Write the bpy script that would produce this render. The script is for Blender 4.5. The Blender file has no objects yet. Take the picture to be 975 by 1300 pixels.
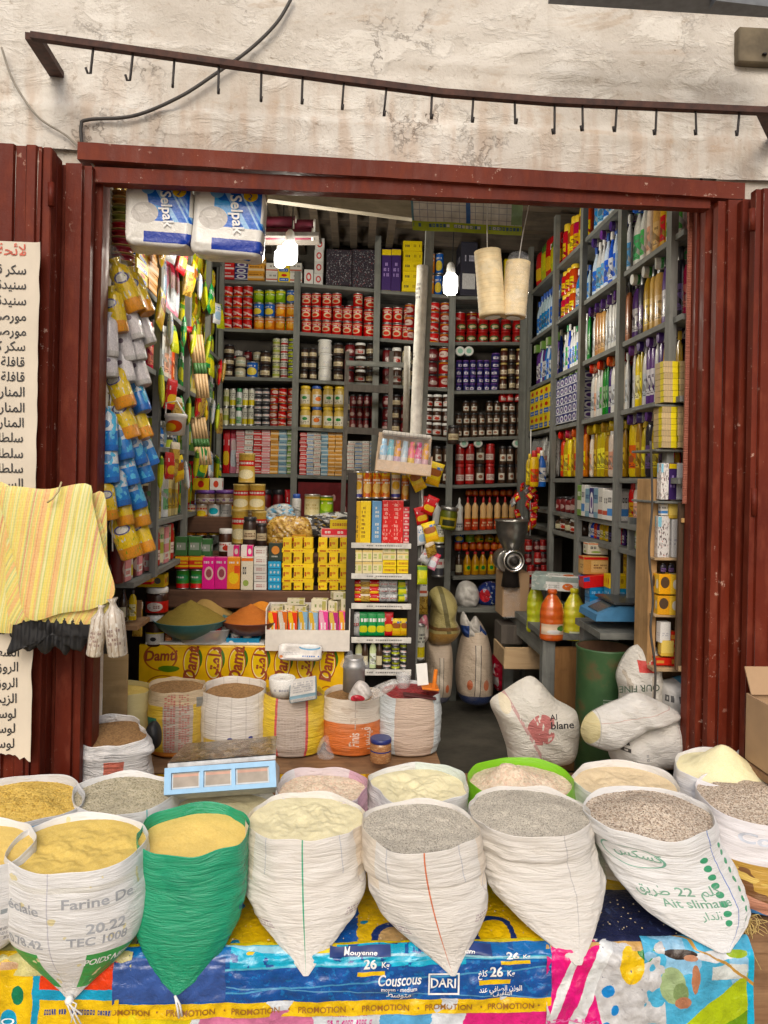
import bpy, math, random
from math import sin, cos, pi, sqrt, floor
from mathutils import Vector, Matrix, noise
S = bpy.context.scene
COL = S.collection
rd = math.radians
rnd = random.Random(11)

# ------------------------------------------------------------ camera, sky, sun, exposure
F, HX, HY, ZC = 940.0, 487.5, 605.0, 1.6
YAW, ROL = rd(3.2), rd(1.2)
_fw = Vector((sin(YAW), cos(YAW), 0)); _rt = Vector((cos(YAW), -sin(YAW), 0)); _up = Vector((0, 0, 1))
_ir = _rt * cos(ROL) + _up * sin(ROL); _iu = -_rt * sin(ROL) + _up * cos(ROL)
CAM = Vector((0, 0, ZC))
cd = bpy.data.cameras.new('camera'); cam = bpy.data.objects.new('camera', cd); COL.objects.link(cam)
cd.sensor_fit = 'VERTICAL'; cd.sensor_height = 36; cd.sensor_width = 27
cd.lens = F / 1300 * 36
cd.shift_y = -(650 - HY) / 1300
cd.clip_start = 0.02; cd.clip_end = 500
cam.matrix_world = Matrix(((_ir.x, _iu.x, -_fw.x, 0), (_ir.y, _iu.y, -_fw.y, 0), (_ir.z, _iu.z, -_fw.z, ZC), (0, 0, 0, 1)))
S.camera = cam
W = bpy.data.worlds.new('World'); S.world = W; W.use_nodes = True
SUN_EL, SUN_AZ = rd(38), rd(186)      # azimuth measured from +Y towards +X: behind the photographer
sk = W.node_tree.nodes.new('ShaderNodeTexSky'); sk.sky_type = 'NISHITA'; sk.sun_disc = False
sk.sun_elevation = SUN_EL; sk.sun_rotation = SUN_AZ; sk.air_density = 1.0; sk.dust_density = 4.0; sk.ozone_density = 0.6
bgn = W.node_tree.nodes['Background']; bgn.inputs[1].default_value = 0.13
W.node_tree.links.new(sk.outputs[0], bgn.inputs[0])
sd = bpy.data.lights.new('sun', 'SUN'); sd.energy = 1.0; sd.angle = rd(36); sd.color = (1, .95, .88)
sun = bpy.data.objects.new('sun', sd); COL.objects.link(sun)
sv = Vector((sin(SUN_AZ) * cos(SUN_EL), cos(SUN_AZ) * cos(SUN_EL), sin(SUN_EL)))
sun.rotation_euler = (-sv).to_track_quat('-Z', 'Y').to_euler(); sun.location = sv * 20
S.view_settings.view_transform = 'Standard'; S.view_settings.look = 'None'
S.view_settings.gamma = 1; S.view_settings.use_curve_mapping = False
S.view_settings.exposure = 0.15
S.cycles.max_bounces = 7; S.cycles.diffuse_bounces = 3; S.cycles.glossy_bounces = 3
S.cycles.transmission_bounces = 5; S.cycles.transparent_max_bounces = 10
S.cycles.use_denoising = True
S.cycles.sample_clamp_indirect = 4

def ray(px, py): return _fw + _ir * ((px - HX) / F) - _iu * ((py - HY) / F)
def P(px, py, Y):
    d = ray(px, py); return CAM + d * (Y / d.y)
def PXp(px, py, X):
    d = ray(px, py); return CAM + d * (X / d.x)
def PZ(px, py, z):
    d = ray(px, py); return CAM + d * ((z - ZC) / d.z)

# ------------------------------------------------------------ mesh builder
def ns(x, y=0., z=0.): return noise.noise(Vector((x, y, z)))
def fbm(x, y, z=0., o=4):
    s, a = 0, 1
    for i in range(o):
        s += a * noise.noise(Vector((x, y, z))); x *= 2.03; y *= 2.03; z *= 2.03; a *= .5
    return s
def lerp(a, b, t): return a + (b - a) * t
def clampf(x, a=0., b=1.): return max(a, min(b, x))
def interp(tab, t):
    for (t0, v0), (t1, v1) in zip(tab, tab[1:]):
        if t <= t1:
            k = clampf((t - t0) / (t1 - t0)); return lerp(v0, v1, k)
    return tab[-1][1]
def sinterp(tab, t):
    for (t0, v0), (t1, v1) in zip(tab, tab[1:]):
        if t <= t1:
            k = clampf((t - t0) / (t1 - t0)); return lerp(v0, v1, k * k * (3 - 2 * k))
    return tab[-1][1]

class MB:
    def __init__(s): s.v = []; s.f = []; s.uv = []; s.m = []; s.sm = []; s.M = Matrix.Identity(4)
    def vert(s, p): s.v.append(s.M @ Vector(p)); return len(s.v) - 1
    def face(s, idx, uv=None, m=0, sm=False):
        s.f.append(tuple(idx)); s.uv.append(uv or [(0, 0)] * len(idx)); s.m.append(m); s.sm.append(sm)
    def quad(s, a, b, c, d, m=0, uv=((0, 0), (1, 0), (1, 1), (0, 1))):
        s.face([s.vert(a), s.vert(b), s.vert(c), s.vert(d)], list(uv), m)
    def box(s, c, size, m=0, bev=0.0, ms=None):
        """box centred at c; front is -Y; ms = {side: material}; bev rounds the upright and horizontal edges"""
        x, y, z = c; a, b, h = size[0] / 2, size[1] / 2, size[2] / 2
        q = [(0, 0), (1, 0), (1, 1), (0, 1)]
        ms = ms or {}
        if bev <= 0:
            k = [s.vert((x + i * a, y + j * b, z + l * h)) for l in (-1, 1) for j in (-1, 1) for i in (-1, 1)]
            for nm, f in (('f', (0, 1, 5, 4)), ('r', (1, 3, 7, 5)), ('b', (3, 2, 6, 7)), ('l', (2, 0, 4, 6)), ('t', (4, 5, 7, 6)), ('u', (2, 3, 1, 0))):
                s.face([k[i] for i in f], q, ms.get(nm, m))
            return
        e = min(bev, a * .9, b * .9, h * .9)
        V = {}
        for i in (-1, 1):
            for j in (-1, 1):
                for l in (-1, 1):
                    V[i, j, l, 'x'] = s.vert((x + i * a, y + j * (b - e), z + l * (h - e)))
                    V[i, j, l, 'y'] = s.vert((x + i * (a - e), y + j * b, z + l * (h - e)))
                    V[i, j, l, 'z'] = s.vert((x + i * (a - e), y + j * (b - e), z + l * h))
        def fc(ids, nm=None, uv=q): s.face([V[i] for i in ids], uv, ms.get(nm, m))
        fc([(-1, -1, -1, 'y'), (1, -1, -1, 'y'), (1, -1, 1, 'y'), (-1, -1, 1, 'y')], 'f')
        fc([(1, 1, -1, 'y'), (-1, 1, -1, 'y'), (-1, 1, 1, 'y'), (1, 1, 1, 'y')], 'b')
        fc([(1, -1, -1, 'x'), (1, 1, -1, 'x'), (1, 1, 1, 'x'), (1, -1, 1, 'x')], 'r')
        fc([(-1, 1, -1, 'x'), (-1, -1, -1, 'x'), (-1, -1, 1, 'x'), (-1, 1, 1, 'x')], 'l')
        fc([(-1, -1, 1, 'z'), (1, -1, 1, 'z'), (1, 1, 1, 'z'), (-1, 1, 1, 'z')], 't')
        fc([(-1, 1, -1, 'z'), (1, 1, -1, 'z'), (1, -1, -1, 'z'), (-1, -1, -1, 'z')], 'u')
        ed = [(0, .02), (1, .02), (1, 0), (0, 0)]
        for i in (-1, 1):
            for j in (-1, 1):
                o = [(i, j, -1, 'x'), (i, j, -1, 'y'), (i, j, 1, 'y'), (i, j, 1, 'x')]
                fc(o if i * j < 0 else o[::-1], None, ed)
                o = [(-1, i, j, 'y'), (1, i, j, 'y'), (1, i, j, 'z'), (-1, i, j, 'z')]
                fc(o if i * j < 0 else o[::-1], None, ed)
                o = [(i, -1, j, 'x'), (i, 1, j, 'x'), (i, 1, j, 'z'), (i, -1, j, 'z')]
                fc(o if i * j > 0 else o[::-1], None, ed)
                for l in (-1, 1):
                    o = [(i, j, l, 'x'), (i, j, l, 'y'), (i, j, l, 'z')]
                    fc(o if i * j * l > 0 else o[::-1], None, ed[:3])
    def lathe(s, prof, seg=20, m=0, c=(0, 0, 0), sm=True, capb=True, capt=True, sy=1.0, uvz=None):
        """prof: (r, z[, material]) from bottom to top"""
        z0, z1 = uvz or (prof[0][1], prof[-1][1])
        rings = []
        for p in prof:
            r, z = p[0], p[1]
            rings.append([s.vert((c[0] + r * sin(2 * pi * (k / seg - .5)), c[1] - r * sy * cos(2 * pi * (k / seg - .5)), c[2] + z)) for k in range(seg)])
        for a in range(len(prof) - 1):
            mm = prof[a + 1][2] if len(prof[a + 1]) > 2 else m
            va, vb = [(prof[q][1] - z0) / max(1e-6, z1 - z0) for q in (a, a + 1)]
            for k in range(seg):
                k2 = (k + 1) % seg
                s.face([rings[a][k], rings[a][k2], rings[a + 1][k2], rings[a + 1][k]],
                       [(k / seg, va), ((k + 1) / seg, va), ((k + 1) / seg, vb), (k / seg, vb)], mm, sm)
        if capb: s.face(rings[0][::-1], [(.5, 0)] * seg, prof[1][2] if len(prof[1]) > 2 else m)
        if capt: s.face(rings[-1], [(.5 + .5 * sin(2 * pi * k / seg), .5 + .5 * cos(2 * pi * k / seg)) for k in range(seg)], prof[-1][2] if len(prof[-1]) > 2 else m)
    def tube(s, path, r, seg=8, m=0, caps=True):
        path = [Vector(p) for p in path]; n = len(path); rings = []; u = None
        rr = r if isinstance(r, (list, tuple)) else [r] * n
        for i, p in enumerate(path):
            t = (path[min(i + 1, n - 1)] - path[max(i - 1, 0)]).normalized()
            if u is None:
                u = t.cross(Vector((0, 0, 1)));
                if u.length < .05: u = t.cross(Vector((0, 1, 0)))
            u = (u - t * u.dot(t)).normalized(); w = t.cross(u)
            rings.append([s.vert(p + (u * cos(2 * pi * k / seg) + w * sin(2 * pi * k / seg)) * rr[i]) for k in range(seg)])
        for i in range(n - 1):
            for k in range(seg):
                k2 = (k + 1) % seg
                s.face([rings[i][k], rings[i][k2], rings[i + 1][k2], rings[i + 1][k]],
                       [(k / seg, i / (n - 1)), ((k + 1) / seg, i / (n - 1)), ((k + 1) / seg, (i + 1) / (n - 1)), (k / seg, (i + 1) / (n - 1))], m, True)
        if caps: s.face(rings[0][::-1], None, m); s.face(rings[-1], None, m)
    def grid(s, fn, nu, nv, m=0, cu=False, sm=True, flip=False, uvf=None):
        """fn(u, v) -> point, u and v in 0..1"""
        nc = nu if cu else nu + 1
        id_ = [[s.vert(fn(i / nu, j / nv)) for i in range(nc)] for j in range(nv + 1)]
        for j in range(nv):
            for i in range(nu):
                i2 = (i + 1) % nc
                f = [id_[j][i], id_[j][i2], id_[j + 1][i2], id_[j + 1][i]]
                uv = [(i / nu, j / nv), ((i + 1) / nu, j / nv), ((i + 1) / nu, (j + 1) / nv), (i / nu, (j + 1) / nv)]
                if uvf: uv = [uvf(*t) for t in uv]
                if flip: f.reverse(); uv.reverse()
                s.face(f, uv, m, sm)
    def bar(s, a, b, w, h, m=0, upv=(0, 0, 1)):
        """square bar from a to b, w across, h along upv"""
        a, b = Vector(a), Vector(b); t = (b - a).normalized(); u = t.cross(Vector(upv)).normalized(); w2 = u.cross(t)
        k = [s.vert(p + u * i * w / 2 + w2 * j * h / 2) for p in (a, b) for j in (-1, 1) for i in (-1, 1)]
        L = (b - a).length
        for f in ((0, 1, 5, 4), (1, 3, 7, 5), (3, 2, 6, 7), (2, 0, 4, 6)):
            s.face([k[i] for i in f], [(0, 0), (.08, 0), (.08, L), (0, L)], m)
        s.face([k[i] for i in (4, 5, 7, 6)], [(0, 0), (.1, 0), (.1, .1), (0, .1)], m); s.face([k[i] for i in (2, 3, 1, 0)], [(0, 0), (.1, 0), (.1, .1), (0, .1)], m)
    def text(s, geo, fn, m=0):
        """put flat text geometry on a surface: fn(x, y) -> point"""
        vs, fs = geo; b = len(s.v)
        for v in vs: s.vert(fn(v[0], v[1]))
        for f in fs: s.face([b + i for i in f], None, m)
    def mesh(s, name, mats):
        me = bpy.data.meshes.new(name); me.from_pydata([tuple(v) for v in s.v], [], s.f)
        for mt in (mats if isinstance(mats, (list, tuple)) else [mats]): me.materials.append(mt)
        me.polygons.foreach_set('material_index', s.m); me.polygons.foreach_set('use_smooth', s.sm)
        ul = me.uv_layers.new(name='UVMap'); flat = []
        for u in s.uv:
            for a in u: flat += [a[0], a[1]]
        ul.data.foreach_set('uv', flat); me.update()
        return me
    def build(s, name, mats, parent=None, link=True):
        o = bpy.data.objects.new(name, s.mesh(name, mats))
        if link: COL.objects.link(o)
        if parent: o.parent = parent
        return o

def tag(o, label, cat, group=None, kind=None):
    if label: o['label'] = label
    if cat: o['category'] = cat
    if group: o['group'] = group
    if kind: o['kind'] = kind
    return o
def thing(name, label, cat, loc=(0, 0, 0), group=None):
    o = bpy.data.objects.new(name, None); COL.objects.link(o); o.location = loc; o.empty_display_size = .05
    return tag(o, label, cat, group)
def copy_tree(o, parent=None):
    c = o.copy(); COL.objects.link(c)
    if parent: c.parent = parent
    for ch in KIDS.get(o.name, ()): copy_tree(ch, c)
    return c
KIDS = {}
def place(proto, loc, rotz=0, scale=(1, 1, 1), label=None, group=None, tilt=(0, 0), cat=None):
    """a copy of a kept-aside pattern object with copies of its parts"""
    c = copy_tree(proto); c.location = loc; c.rotation_euler = (tilt[0], tilt[1], rotz); c.scale = scale
    if label: c['label'] = label
    if group: c['group'] = group
    if cat: c['category'] = cat
    return c

# ------------------------------------------------------------ writing
_tc = {}
def txt(s, bold=0.0, shear=0.0, width=1.0):
    """(vertices, faces) of a line of text, 1 high, origin at its middle; also returns its width"""
    k = (s, bold, shear, width)
    if k not in _tc:
        c = bpy.data.curves.new('t', 'FONT'); c.body = s; c.size = 1; c.shear = shear; c.offset = bold; c.resolution_u = 3
        c.align_x = 'CENTER'
        o = bpy.data.objects.new('t', c); me = bpy.data.meshes.new_from_object(o)
        vs = [(v.co.x * width, v.co.y - .32) for v in me.vertices]; fs = [tuple(p.vertices) for p in me.polygons]
        bpy.data.objects.remove(o); bpy.data.curves.remove(c); bpy.data.meshes.remove(me)
        xs = [v[0] for v in vs] or [0]
        _tc[k] = ((vs, fs), max(xs) - min(xs))
    return _tc[k]
_AR = {}
for base, chars in ((0xFE8D, 'ا2ب4ة2ت4ث4ج4ح4خ4د2ذ2ر2ز2س4ش4ص4ض4ط4ظ4ع4غ4ف4ق4ك4ل4م4ن4ه4و2ى2ي4'), (0xFE89, 'ئ4')):
    p = base
    for i in range(0, len(chars), 2): _AR[chars[i]] = (p, int(chars[i + 1])); p += int(chars[i + 1])
def arabic(s):
    out = []; i = 0; n = len(s)
    def joins_next(c): return c in _AR and _AR[c][1] == 4 or c == 'ـ'
    while i < n:
        ch = s[i]
        if ch in _AR:
            prev = i > 0 and joins_next(s[i - 1])
            if ch == 'ل' and i + 1 < n and s[i + 1] == 'ا':
                out.append(chr(0xFEFB + (1 if prev else 0))); i += 2; continue
            nxt = i + 1 < n and (s[i + 1] in _AR or s[i + 1] == 'ـ') and _AR[ch][1] == 4
            b, k = _AR[ch]
            out.append(chr(b + ((3 if nxt else 1) if prev else (2 if nxt else 0)))); i += 1
        else: out.append(ch); i += 1
    r = ''.join(reversed(out))
    import re
    return re.sub(r'[0-9A-Za-z]+', lambda m: m.group(0)[::-1], r)

# ------------------------------------------------------------ materials
class NT:
    def __init__(s, name):
        s.mat = bpy.data.materials.new(name); s.mat.use_nodes = True; s.t = s.mat.node_tree; s.n = s.t.nodes
        s.b = s.n['Principled BSDF']; s._uv = None; s._ob = None; s._oi = None
    def L(s, a, b): s.t.links.new(a, b)
    def set(s, sock, v):
        if hasattr(v, 'links') or isinstance(v, bpy.types.NodeSocket): s.L(v, sock)
        elif isinstance(v, (tuple, list)) and sock.type == 'RGBA': sock.default_value = (*v[:3], 1)
        else: sock.default_value = v
    def uv(s):
        if not s._uv:
            s._tc = s.n.new('ShaderNodeTexCoord'); s._uv = s._tc.outputs['UV']; s._ob = s._tc.outputs['Object']
        return s._uv
    def ob(s): s.uv(); return s._ob
    def wp(s):
        g = s.n.new('ShaderNodeNewGeometry'); return g.outputs['Position']
    def rand(s):
        if not s._oi: s._oi = s.n.new('ShaderNodeObjectInfo')
        return s._oi.outputs['Random']
    def ma(s, op, a, b=None, c=None, clamp=False):
        n = s.n.new('ShaderNodeMath'); n.operation = op; n.use_clamp = clamp
        for i, x in enumerate((a, b, c)):
            if x is not None: s.set(n.inputs[i], x)
        return n.outputs[0]
    def mix(s, f, a, b, mode='MIX'):
        n = s.n.new('ShaderNodeMix'); n.data_type = 'RGBA'; n.blend_type = mode
        s.set(n.inputs[0], f); s.set(n.inputs[6], a); s.set(n.inputs[7], b); return n.outputs[2]
    def noise(s, vec, scale, detail=3, rough=.55, out=0, dist=0):
        n = s.n.new('ShaderNodeTexNoise'); s.L(vec, n.inputs['Vector']); n.inputs['Scale'].default_value = scale
        n.inputs['Detail'].default_value = detail; n.inputs['Roughness'].default_value = rough; n.inputs['Distortion'].default_value = dist
        return n.outputs[out]
    def vor(s, vec, scale, feat='F1', out=0):
        n = s.n.new('ShaderNodeTexVoronoi'); n.feature = feat; s.L(vec, n.inputs['Vector']); n.inputs['Scale'].default_value = scale
        return n.outputs[out]
    def map(s, vec, scale=(1, 1, 1), loc=(0, 0, 0), rot=(0, 0, 0)):
        n = s.n.new('ShaderNodeMapping'); s.L(vec, n.inputs[0]); n.inputs['Location'].default_value = loc
        n.inputs['Scale'].default_value = scale; n.inputs['Rotation'].default_value = rot; return n.outputs[0]
    def rng(s, x, a, b, c=0., d=1.):
        n = s.n.new('ShaderNodeMapRange'); s.set(n.inputs[0], x)
        for i, v in enumerate((a, b, c, d)): n.inputs[i + 1].default_value = v
        return n.outputs[0]
    def xyz(s, vec):
        n = s.n.new('ShaderNodeSeparateXYZ'); s.L(vec, n.inputs[0]); return n.outputs
    def comb(s, x, y, z=0.):
        n = s.n.new('ShaderNodeCombineXYZ')
        for i, v in enumerate((x, y, z)): s.set(n.inputs[i], v)
        return n.outputs[0]
    def bump(s, h, strength=.3, dist=.01, base=None):
        n = s.n.new('ShaderNodeBump'); s.L(h, n.inputs['Height']); n.inputs['Strength'].default_value = strength; n.inputs['Distance'].default_value = dist
        if base is not None: s.L(base, n.inputs['Normal'])
        s.L(n.outputs[0], s.b.inputs['Normal']); return n.outputs[0]
    def fin(s, col=None, rough=.5, metal=0., coat=0., spec=None, trans=0., ior=None, alpha=None, sheen=0):
        if col is not None: s.set(s.b.inputs['Base Color'], col)
        s.set(s.b.inputs['Roughness'], rough); s.b.inputs['Metallic'].default_value = metal
        if coat: s.b.inputs['Coat Weight'].default_value = coat; s.b.inputs['Coat Roughness'].default_value = .12
        if spec is not None: s.b.inputs['Specular IOR Level'].default_value = spec
        if trans: s.b.inputs['Transmission Weight'].default_value = trans
        if ior: s.b.inputs['IOR'].default_value = ior
        if alpha is not None: s.set(s.b.inputs['Alpha'], alpha)
        return s.mat

_flat = {}
def flat(name, col, rough=.5, metal=0., coat=0., var=.25, scale=30, bump=0.):
    """one-colour stuff with a little uneven tone"""
    if name in _flat: return _flat[name]
    k = NT(name); o = k.ob(); n = k.noise(o, scale, 4)
    f = k.rng(n, .25, .75, 1 - var, 1 + var)
    c = k.mix(1., col, k.comb(f, f, f), 'MULTIPLY')
    if bump: k.bump(k.noise(o, scale * 3, 3), bump, .005)
    _flat[name] = k.fin(c, rough, metal, coat); return _flat[name]

def masks(k, U, V, L, rnds):
    """one printed shape -> 0/1 mask socket"""
    t = L[0]
    def between(x, a, b):
        if isinstance(a, (int, float)) and a == 0: a = -.01
        if isinstance(b, (int, float)) and b == 1: b = 1.01
        return k.ma('MULTIPLY', k.ma('GREATER_THAN', x, a), k.ma('LESS_THAN', x, b))
    if t == 'band': return between(V, L[1], L[2])
    if t == 'rect': return k.ma('MULTIPLY', between(U, L[1], L[2]), between(V, L[3], L[4]))
    if t in ('disc', 'ring'):
        du = k.ma('DIVIDE', k.ma('SUBTRACT', U, L[1]), L[3]); dv = k.ma('DIVIDE', k.ma('SUBTRACT', V, L[2]), L[4])
        d = k.ma('ADD', k.ma('MULTIPLY', du, du), k.ma('MULTIPLY', dv, dv))
        if t == 'disc': return k.ma('LESS_THAN', d, 1.)
        return between(d, L[6], 1.)
    if t == 'text':        # ('text', u0, u1, v0, v1, rows, cols, colour)
        uu = k.ma('DIVIDE', k.ma('SUBTRACT', U, L[1]), L[2] - L[1]); vv = k.ma('DIVIDE', k.ma('SUBTRACT', V, L[3]), L[4] - L[3])
        a = k.ma('MULTIPLY', uu, float(L[6])); b = k.ma('MULTIPLY', vv, float(L[5]))
        w = k.n.new('ShaderNodeTexWhiteNoise'); w.noise_dimensions = '3D'
        k.L(k.comb(k.ma('FLOOR', a), k.ma('FLOOR', b), L[1] * 9 + L[3] * 5), w.inputs[0])
        on = k.ma('GREATER_THAN', w.outputs[0], .22)
        fa = k.ma('FRACT', a); fb = k.ma('FRACT', b)
        g = k.ma('MULTIPLY', between(fa, .12, .86), between(fb, .2, .78))
        hole = k.ma('MULTIPLY', between(fa, .38, .62), between(fb, .36, .62))
        g = k.ma('MULTIPLY', g, k.ma('SUBTRACT', 1., k.ma('MULTIPLY', hole, k.ma('GREATER_THAN', w.outputs[0], .55))))
        box = k.ma('MULTIPLY', between(uu, 0., 1.), between(vv, 0., 1.))
        return k.ma('MULTIPLY', k.ma('MULTIPLY', on, g), box)
    if t == 'blob':        # ('blob', scale, threshold, colour, stretch)
        vec = k.comb(k.ma('MULTIPLY', U, float(L[4] if len(L) > 4 else 1)), V, rnds)
        return k.ma('GREATER_THAN', k.noise(vec, L[1], 2, .5), L[2])
    if t == 'diag':        # ('diag', a, b, c0, c1, colour): stripe a*u + b*v between c0 and c1
        return between(k.ma('ADD', k.ma('MULTIPLY', U, L[1]), k.ma('MULTIPLY', V, L[2])), L[3], L[4])
    if t == 'lines':       # ('lines', axis, count, duty, colour)
        return k.ma('LESS_THAN', k.ma('FRACT', k.ma('MULTIPLY', U if L[1] == 'u' else V, float(L[2]))), L[3])
COLPOS = {'band': 3, 'rect': 5, 'disc': 5, 'ring': 5, 'text': 7, 'blob': 3, 'diag': 5, 'lines': 4}
_art = {}
def sat(c, f=1.22):
    l = .3 * c[0] + .55 * c[1] + .15 * c[2]; return tuple(clampf(l + (x - l) * f, .004, .95) for x in c[:3])
def art(name, base, layers=(), rough=.4, rep=1, coat=.0, metal=0., var=.16, hue=0., bump=0., alpha=None, wrap=0., grime=.3, warp=0.):
    """a printed pack: bands, discs, small print and pictures laid over a base colour in the UV of the thing's own surface"""
    if name in _art: return _art[name]
    k = NT(name); uvs = k.xyz(k.uv()); U, V = uvs[0], uvs[1]
    if rep != 1: U = k.ma('FRACT', k.ma('ADD', k.ma('MULTIPLY', U, float(rep)), .5 - .5 * rep + 8))
    if warp:
        q = k.xyz(k.noise(k.uv(), 4.5, 4, .6, out=1)); U = k.ma('ADD', U, k.ma('MULTIPLY', k.ma('SUBTRACT', q[0], .5), warp)); V = k.ma('ADD', V, k.ma('MULTIPLY', k.ma('SUBTRACT', q[1], .5), warp))
    r = k.rand(); rz = k.ma('MULTIPLY', r, 7.)
    c = sat(base)
    for L in layers: c = k.mix(masks(k, U, V, L, rz), c, sat(L[COLPOS[L[0]]]))
    f = k.ma('ADD', k.ma('MULTIPLY', r, var * 2), 1 - var)
    if grime:
        g = k.noise(k.ob(), 22, 4); f = k.ma('MULTIPLY', f, k.rng(g, .3, .75, 1. - grime, 1 + grime * .3))
    c = k.mix(1., c, k.comb(f, f, f), 'MULTIPLY')
    if hue:
        h = k.n.new('ShaderNodeHueSaturation'); k.L(k.ma('ADD', .5 - hue, k.ma('MULTIPLY', r, 2 * hue)), h.inputs['Hue']); k.L(c, h.inputs['Color']); c = h.outputs[0]
    if wrap: k.bump(k.noise(k.ob(), 45, 3, .6, dist=.6), wrap, .006)
    elif bump: k.bump(k.noise(k.ob(), 60, 2), bump, .003)
    _art[name] = k.fin(c, rough, metal, coat * .5, spec=.35, alpha=alpha); return _art[name]
# ------------------------------------------------------------ shared surfaces
def mk_plaster():
    k = NT('plaster'); p = k.wp()
    a = k.noise(p, 1.7, 6, .62); b = k.noise(p, 11, 6, .65); c2 = k.noise(k.map(p, (4, 4, .5)), 1.9, 5, .65); d = k.noise(k.map(p, (1, 1, 2.4)), 3.4, 6, .7, dist=.6)
    c = k.mix(k.rng(a, .35, .65), (.55, .505, .44), (.70, .665, .60))
    c = k.mix(k.rng(d, .52, .6, 0, .55), c, (.80, .77, .70))            # patched, whiter coat
    c = k.mix(k.rng(d, .40, .33, 0, .55), c, (.50, .40, .30))
    c = k.mix(k.rng(c2, .57, .75, 0, .38), c, (.42, .36, .28))          # runs
    c = k.mix(k.rng(k.noise(p, 26, 5, .7), .60, .68, 0, .6), c, (.36, .3, .23))
    z = k.xyz(p)[2]; c = k.mix(k.ma('MULTIPLY', k.rng(k.noise(k.map(p, (5, 5, .8)), 3, 4), .45, .62), k.rng(z, 3.16, 2.98, 0, .4)), c, (.42, .26, .15))
    w = k.n.new('ShaderNodeVectorMath'); w.operation = 'ADD'
    wn = k.n.new('ShaderNodeTexNoise'); k.L(p, wn.inputs['Vector']); wn.inputs['Scale'].default_value = 9; wn.inputs['Detail'].default_value = 6; wn.inputs['Roughness'].default_value = .7
    sc = k.n.new('ShaderNodeVectorMath'); sc.operation = 'SCALE'; k.L(wn.outputs[1], sc.inputs[0]); sc.inputs['Scale'].default_value = .3
    k.L(p, w.inputs[0]); k.L(sc.outputs[0], w.inputs[1])
    cr = k.vor(w.outputs[0], 3.6, 'DISTANCE_TO_EDGE'); cm = k.rng(cr, .002, .02, 1, 0)
    gate = k.rng(k.noise(p, 2.3, 3), .53, .66); crack = k.ma('MULTIPLY', cm, gate)
    c = k.mix(k.ma('MULTIPLY', crack, k.rng(b, .35, .65, .35, .95)), c, (.18, .13, .09))
    h = k.ma('ADD', k.ma('MULTIPLY', b, .9), k.ma('ADD', k.ma('MULTIPLY', k.noise(p, 55, 4, .65), .3), k.ma('ADD', k.ma('MULTIPLY', crack, -.9), k.rng(d, .5, .58, 0, .3))))
    k.bump(h, .55, .02)
    return k.fin(c, .95, spec=.15)
PLASTER = mk_plaster()
def mk_red(name, a=(.095, .011, .004), b=(.155, .021, .007)):
    k = NT(name); p = k.wp()
    n1 = k.noise(k.map(p, (2.2, 2.2, .7)), 2.2, 5, .6); n2 = k.noise(p, 34, 5, .7); n3 = k.noise(k.map(p, (3, 3, 1)), 9, 4)
    c = k.mix(k.rng(n1, .3, .7), a, b)
    c = k.mix(k.ma('MULTIPLY', k.rng(n3, .5, .75), .5), c, (.25, .06, .03))
    chip = k.ma('MULTIPLY', k.rng(n2, .635, .66), k.rng(n1, .45, .55))
    c = k.mix(chip, c, (.42, .26, .2))
    c = k.mix(k.rng(k.noise(k.map(p, (4, 4, .5)), 2, 4), .6, .8, 0, .6), c, (.07, .012, .01))
    k.bump(k.ma('ADD', n2, k.ma('MULTIPLY', n3, .8)), .25, .008)
    return k.fin(c, k.rng(n3, .3, .7, .42, .7), spec=.22)
RED = mk_red('red_painted_steel'); RED2 = mk_red('red_painted_lintel', (.11, .015, .006), (.19, .035, .016))
def mk_wood(name, a, b, scale=1., rough=.75, axis='z', paint=None):
    k = NT(name); p = k.wp(); st = {'z': (14, 14, 1.2), 'y': (14, 1.2, 14), 'x': (1.2, 14, 14)}[axis]
    n1 = k.noise(k.map(p, tuple(x * scale for x in st)), 2.2, 5, .65, dist=.4); n2 = k.noise(p, 9, 4)
    c = k.mix(k.rng(n1, .3, .7), a, b)
    c = k.mix(k.rng(n2, .52, .75, 0, .6), c, tuple(x * .5 for x in a))
    if paint: c = k.mix(k.rng(k.noise(p, 18, 5, .7), .45, .52, 1, 0), c, paint)
    k.bump(k.ma('ADD', n1, k.ma('MULTIPLY', n2, .3)), .35, .006)
    return k.fin(c, rough)
GREYW = mk_wood('grey_painted_wood', (.12, .125, .115), (.22, .225, .205))
GREYY = mk_wood('grey_painted_wood_along', (.1, .105, .095), (.2, .205, .19), axis='y')
GREYX = mk_wood('grey_painted_wood_across', (.1, .105, .095), (.2, .205, .185), axis='x')
BROWN = mk_wood('brown_wood', (.17, .085, .035), (.3, .17, .08)); BROWNX = mk_wood('brown_wood_across', (.2, .1, .045), (.34, .2, .1), axis='x')
PALEW = mk_wood('pale_wood', (.38, .25, .13), (.5, .36, .2), axis='x')
DARKW = mk_wood('dark_wood', (.05, .042, .036), (.1, .085, .07)); DARKWY = mk_wood('dark_ceiling_wood', (.07, .055, .042), (.15, .115, .08), axis='x')
CARD = flat('corrugated_cardboard', (.42, .27, .15), .85, var=.12, scale=8)
STEEL = flat('worn_steel', (.5, .5, .5), .35, .9, var=.15); CHROME = flat('bright_steel', (.75, .75, .75), .16, 1., var=.05)
BLACKM = flat('black_iron', (.025, .02, .018), .5, .3); DARKIRON = flat('dark_brown_iron', (.055, .02, .012), .75, .0, var=.6, scale=40)
WHITEPAP = flat('white_paper', (.8, .79, .75), .7, var=.06); BLACK = flat('black_ink', (.02, .02, .022), .6, var=.05); CREAMPAP = flat('cream_paper', (.64, .57, .46), .75, var=.1, scale=5)
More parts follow.
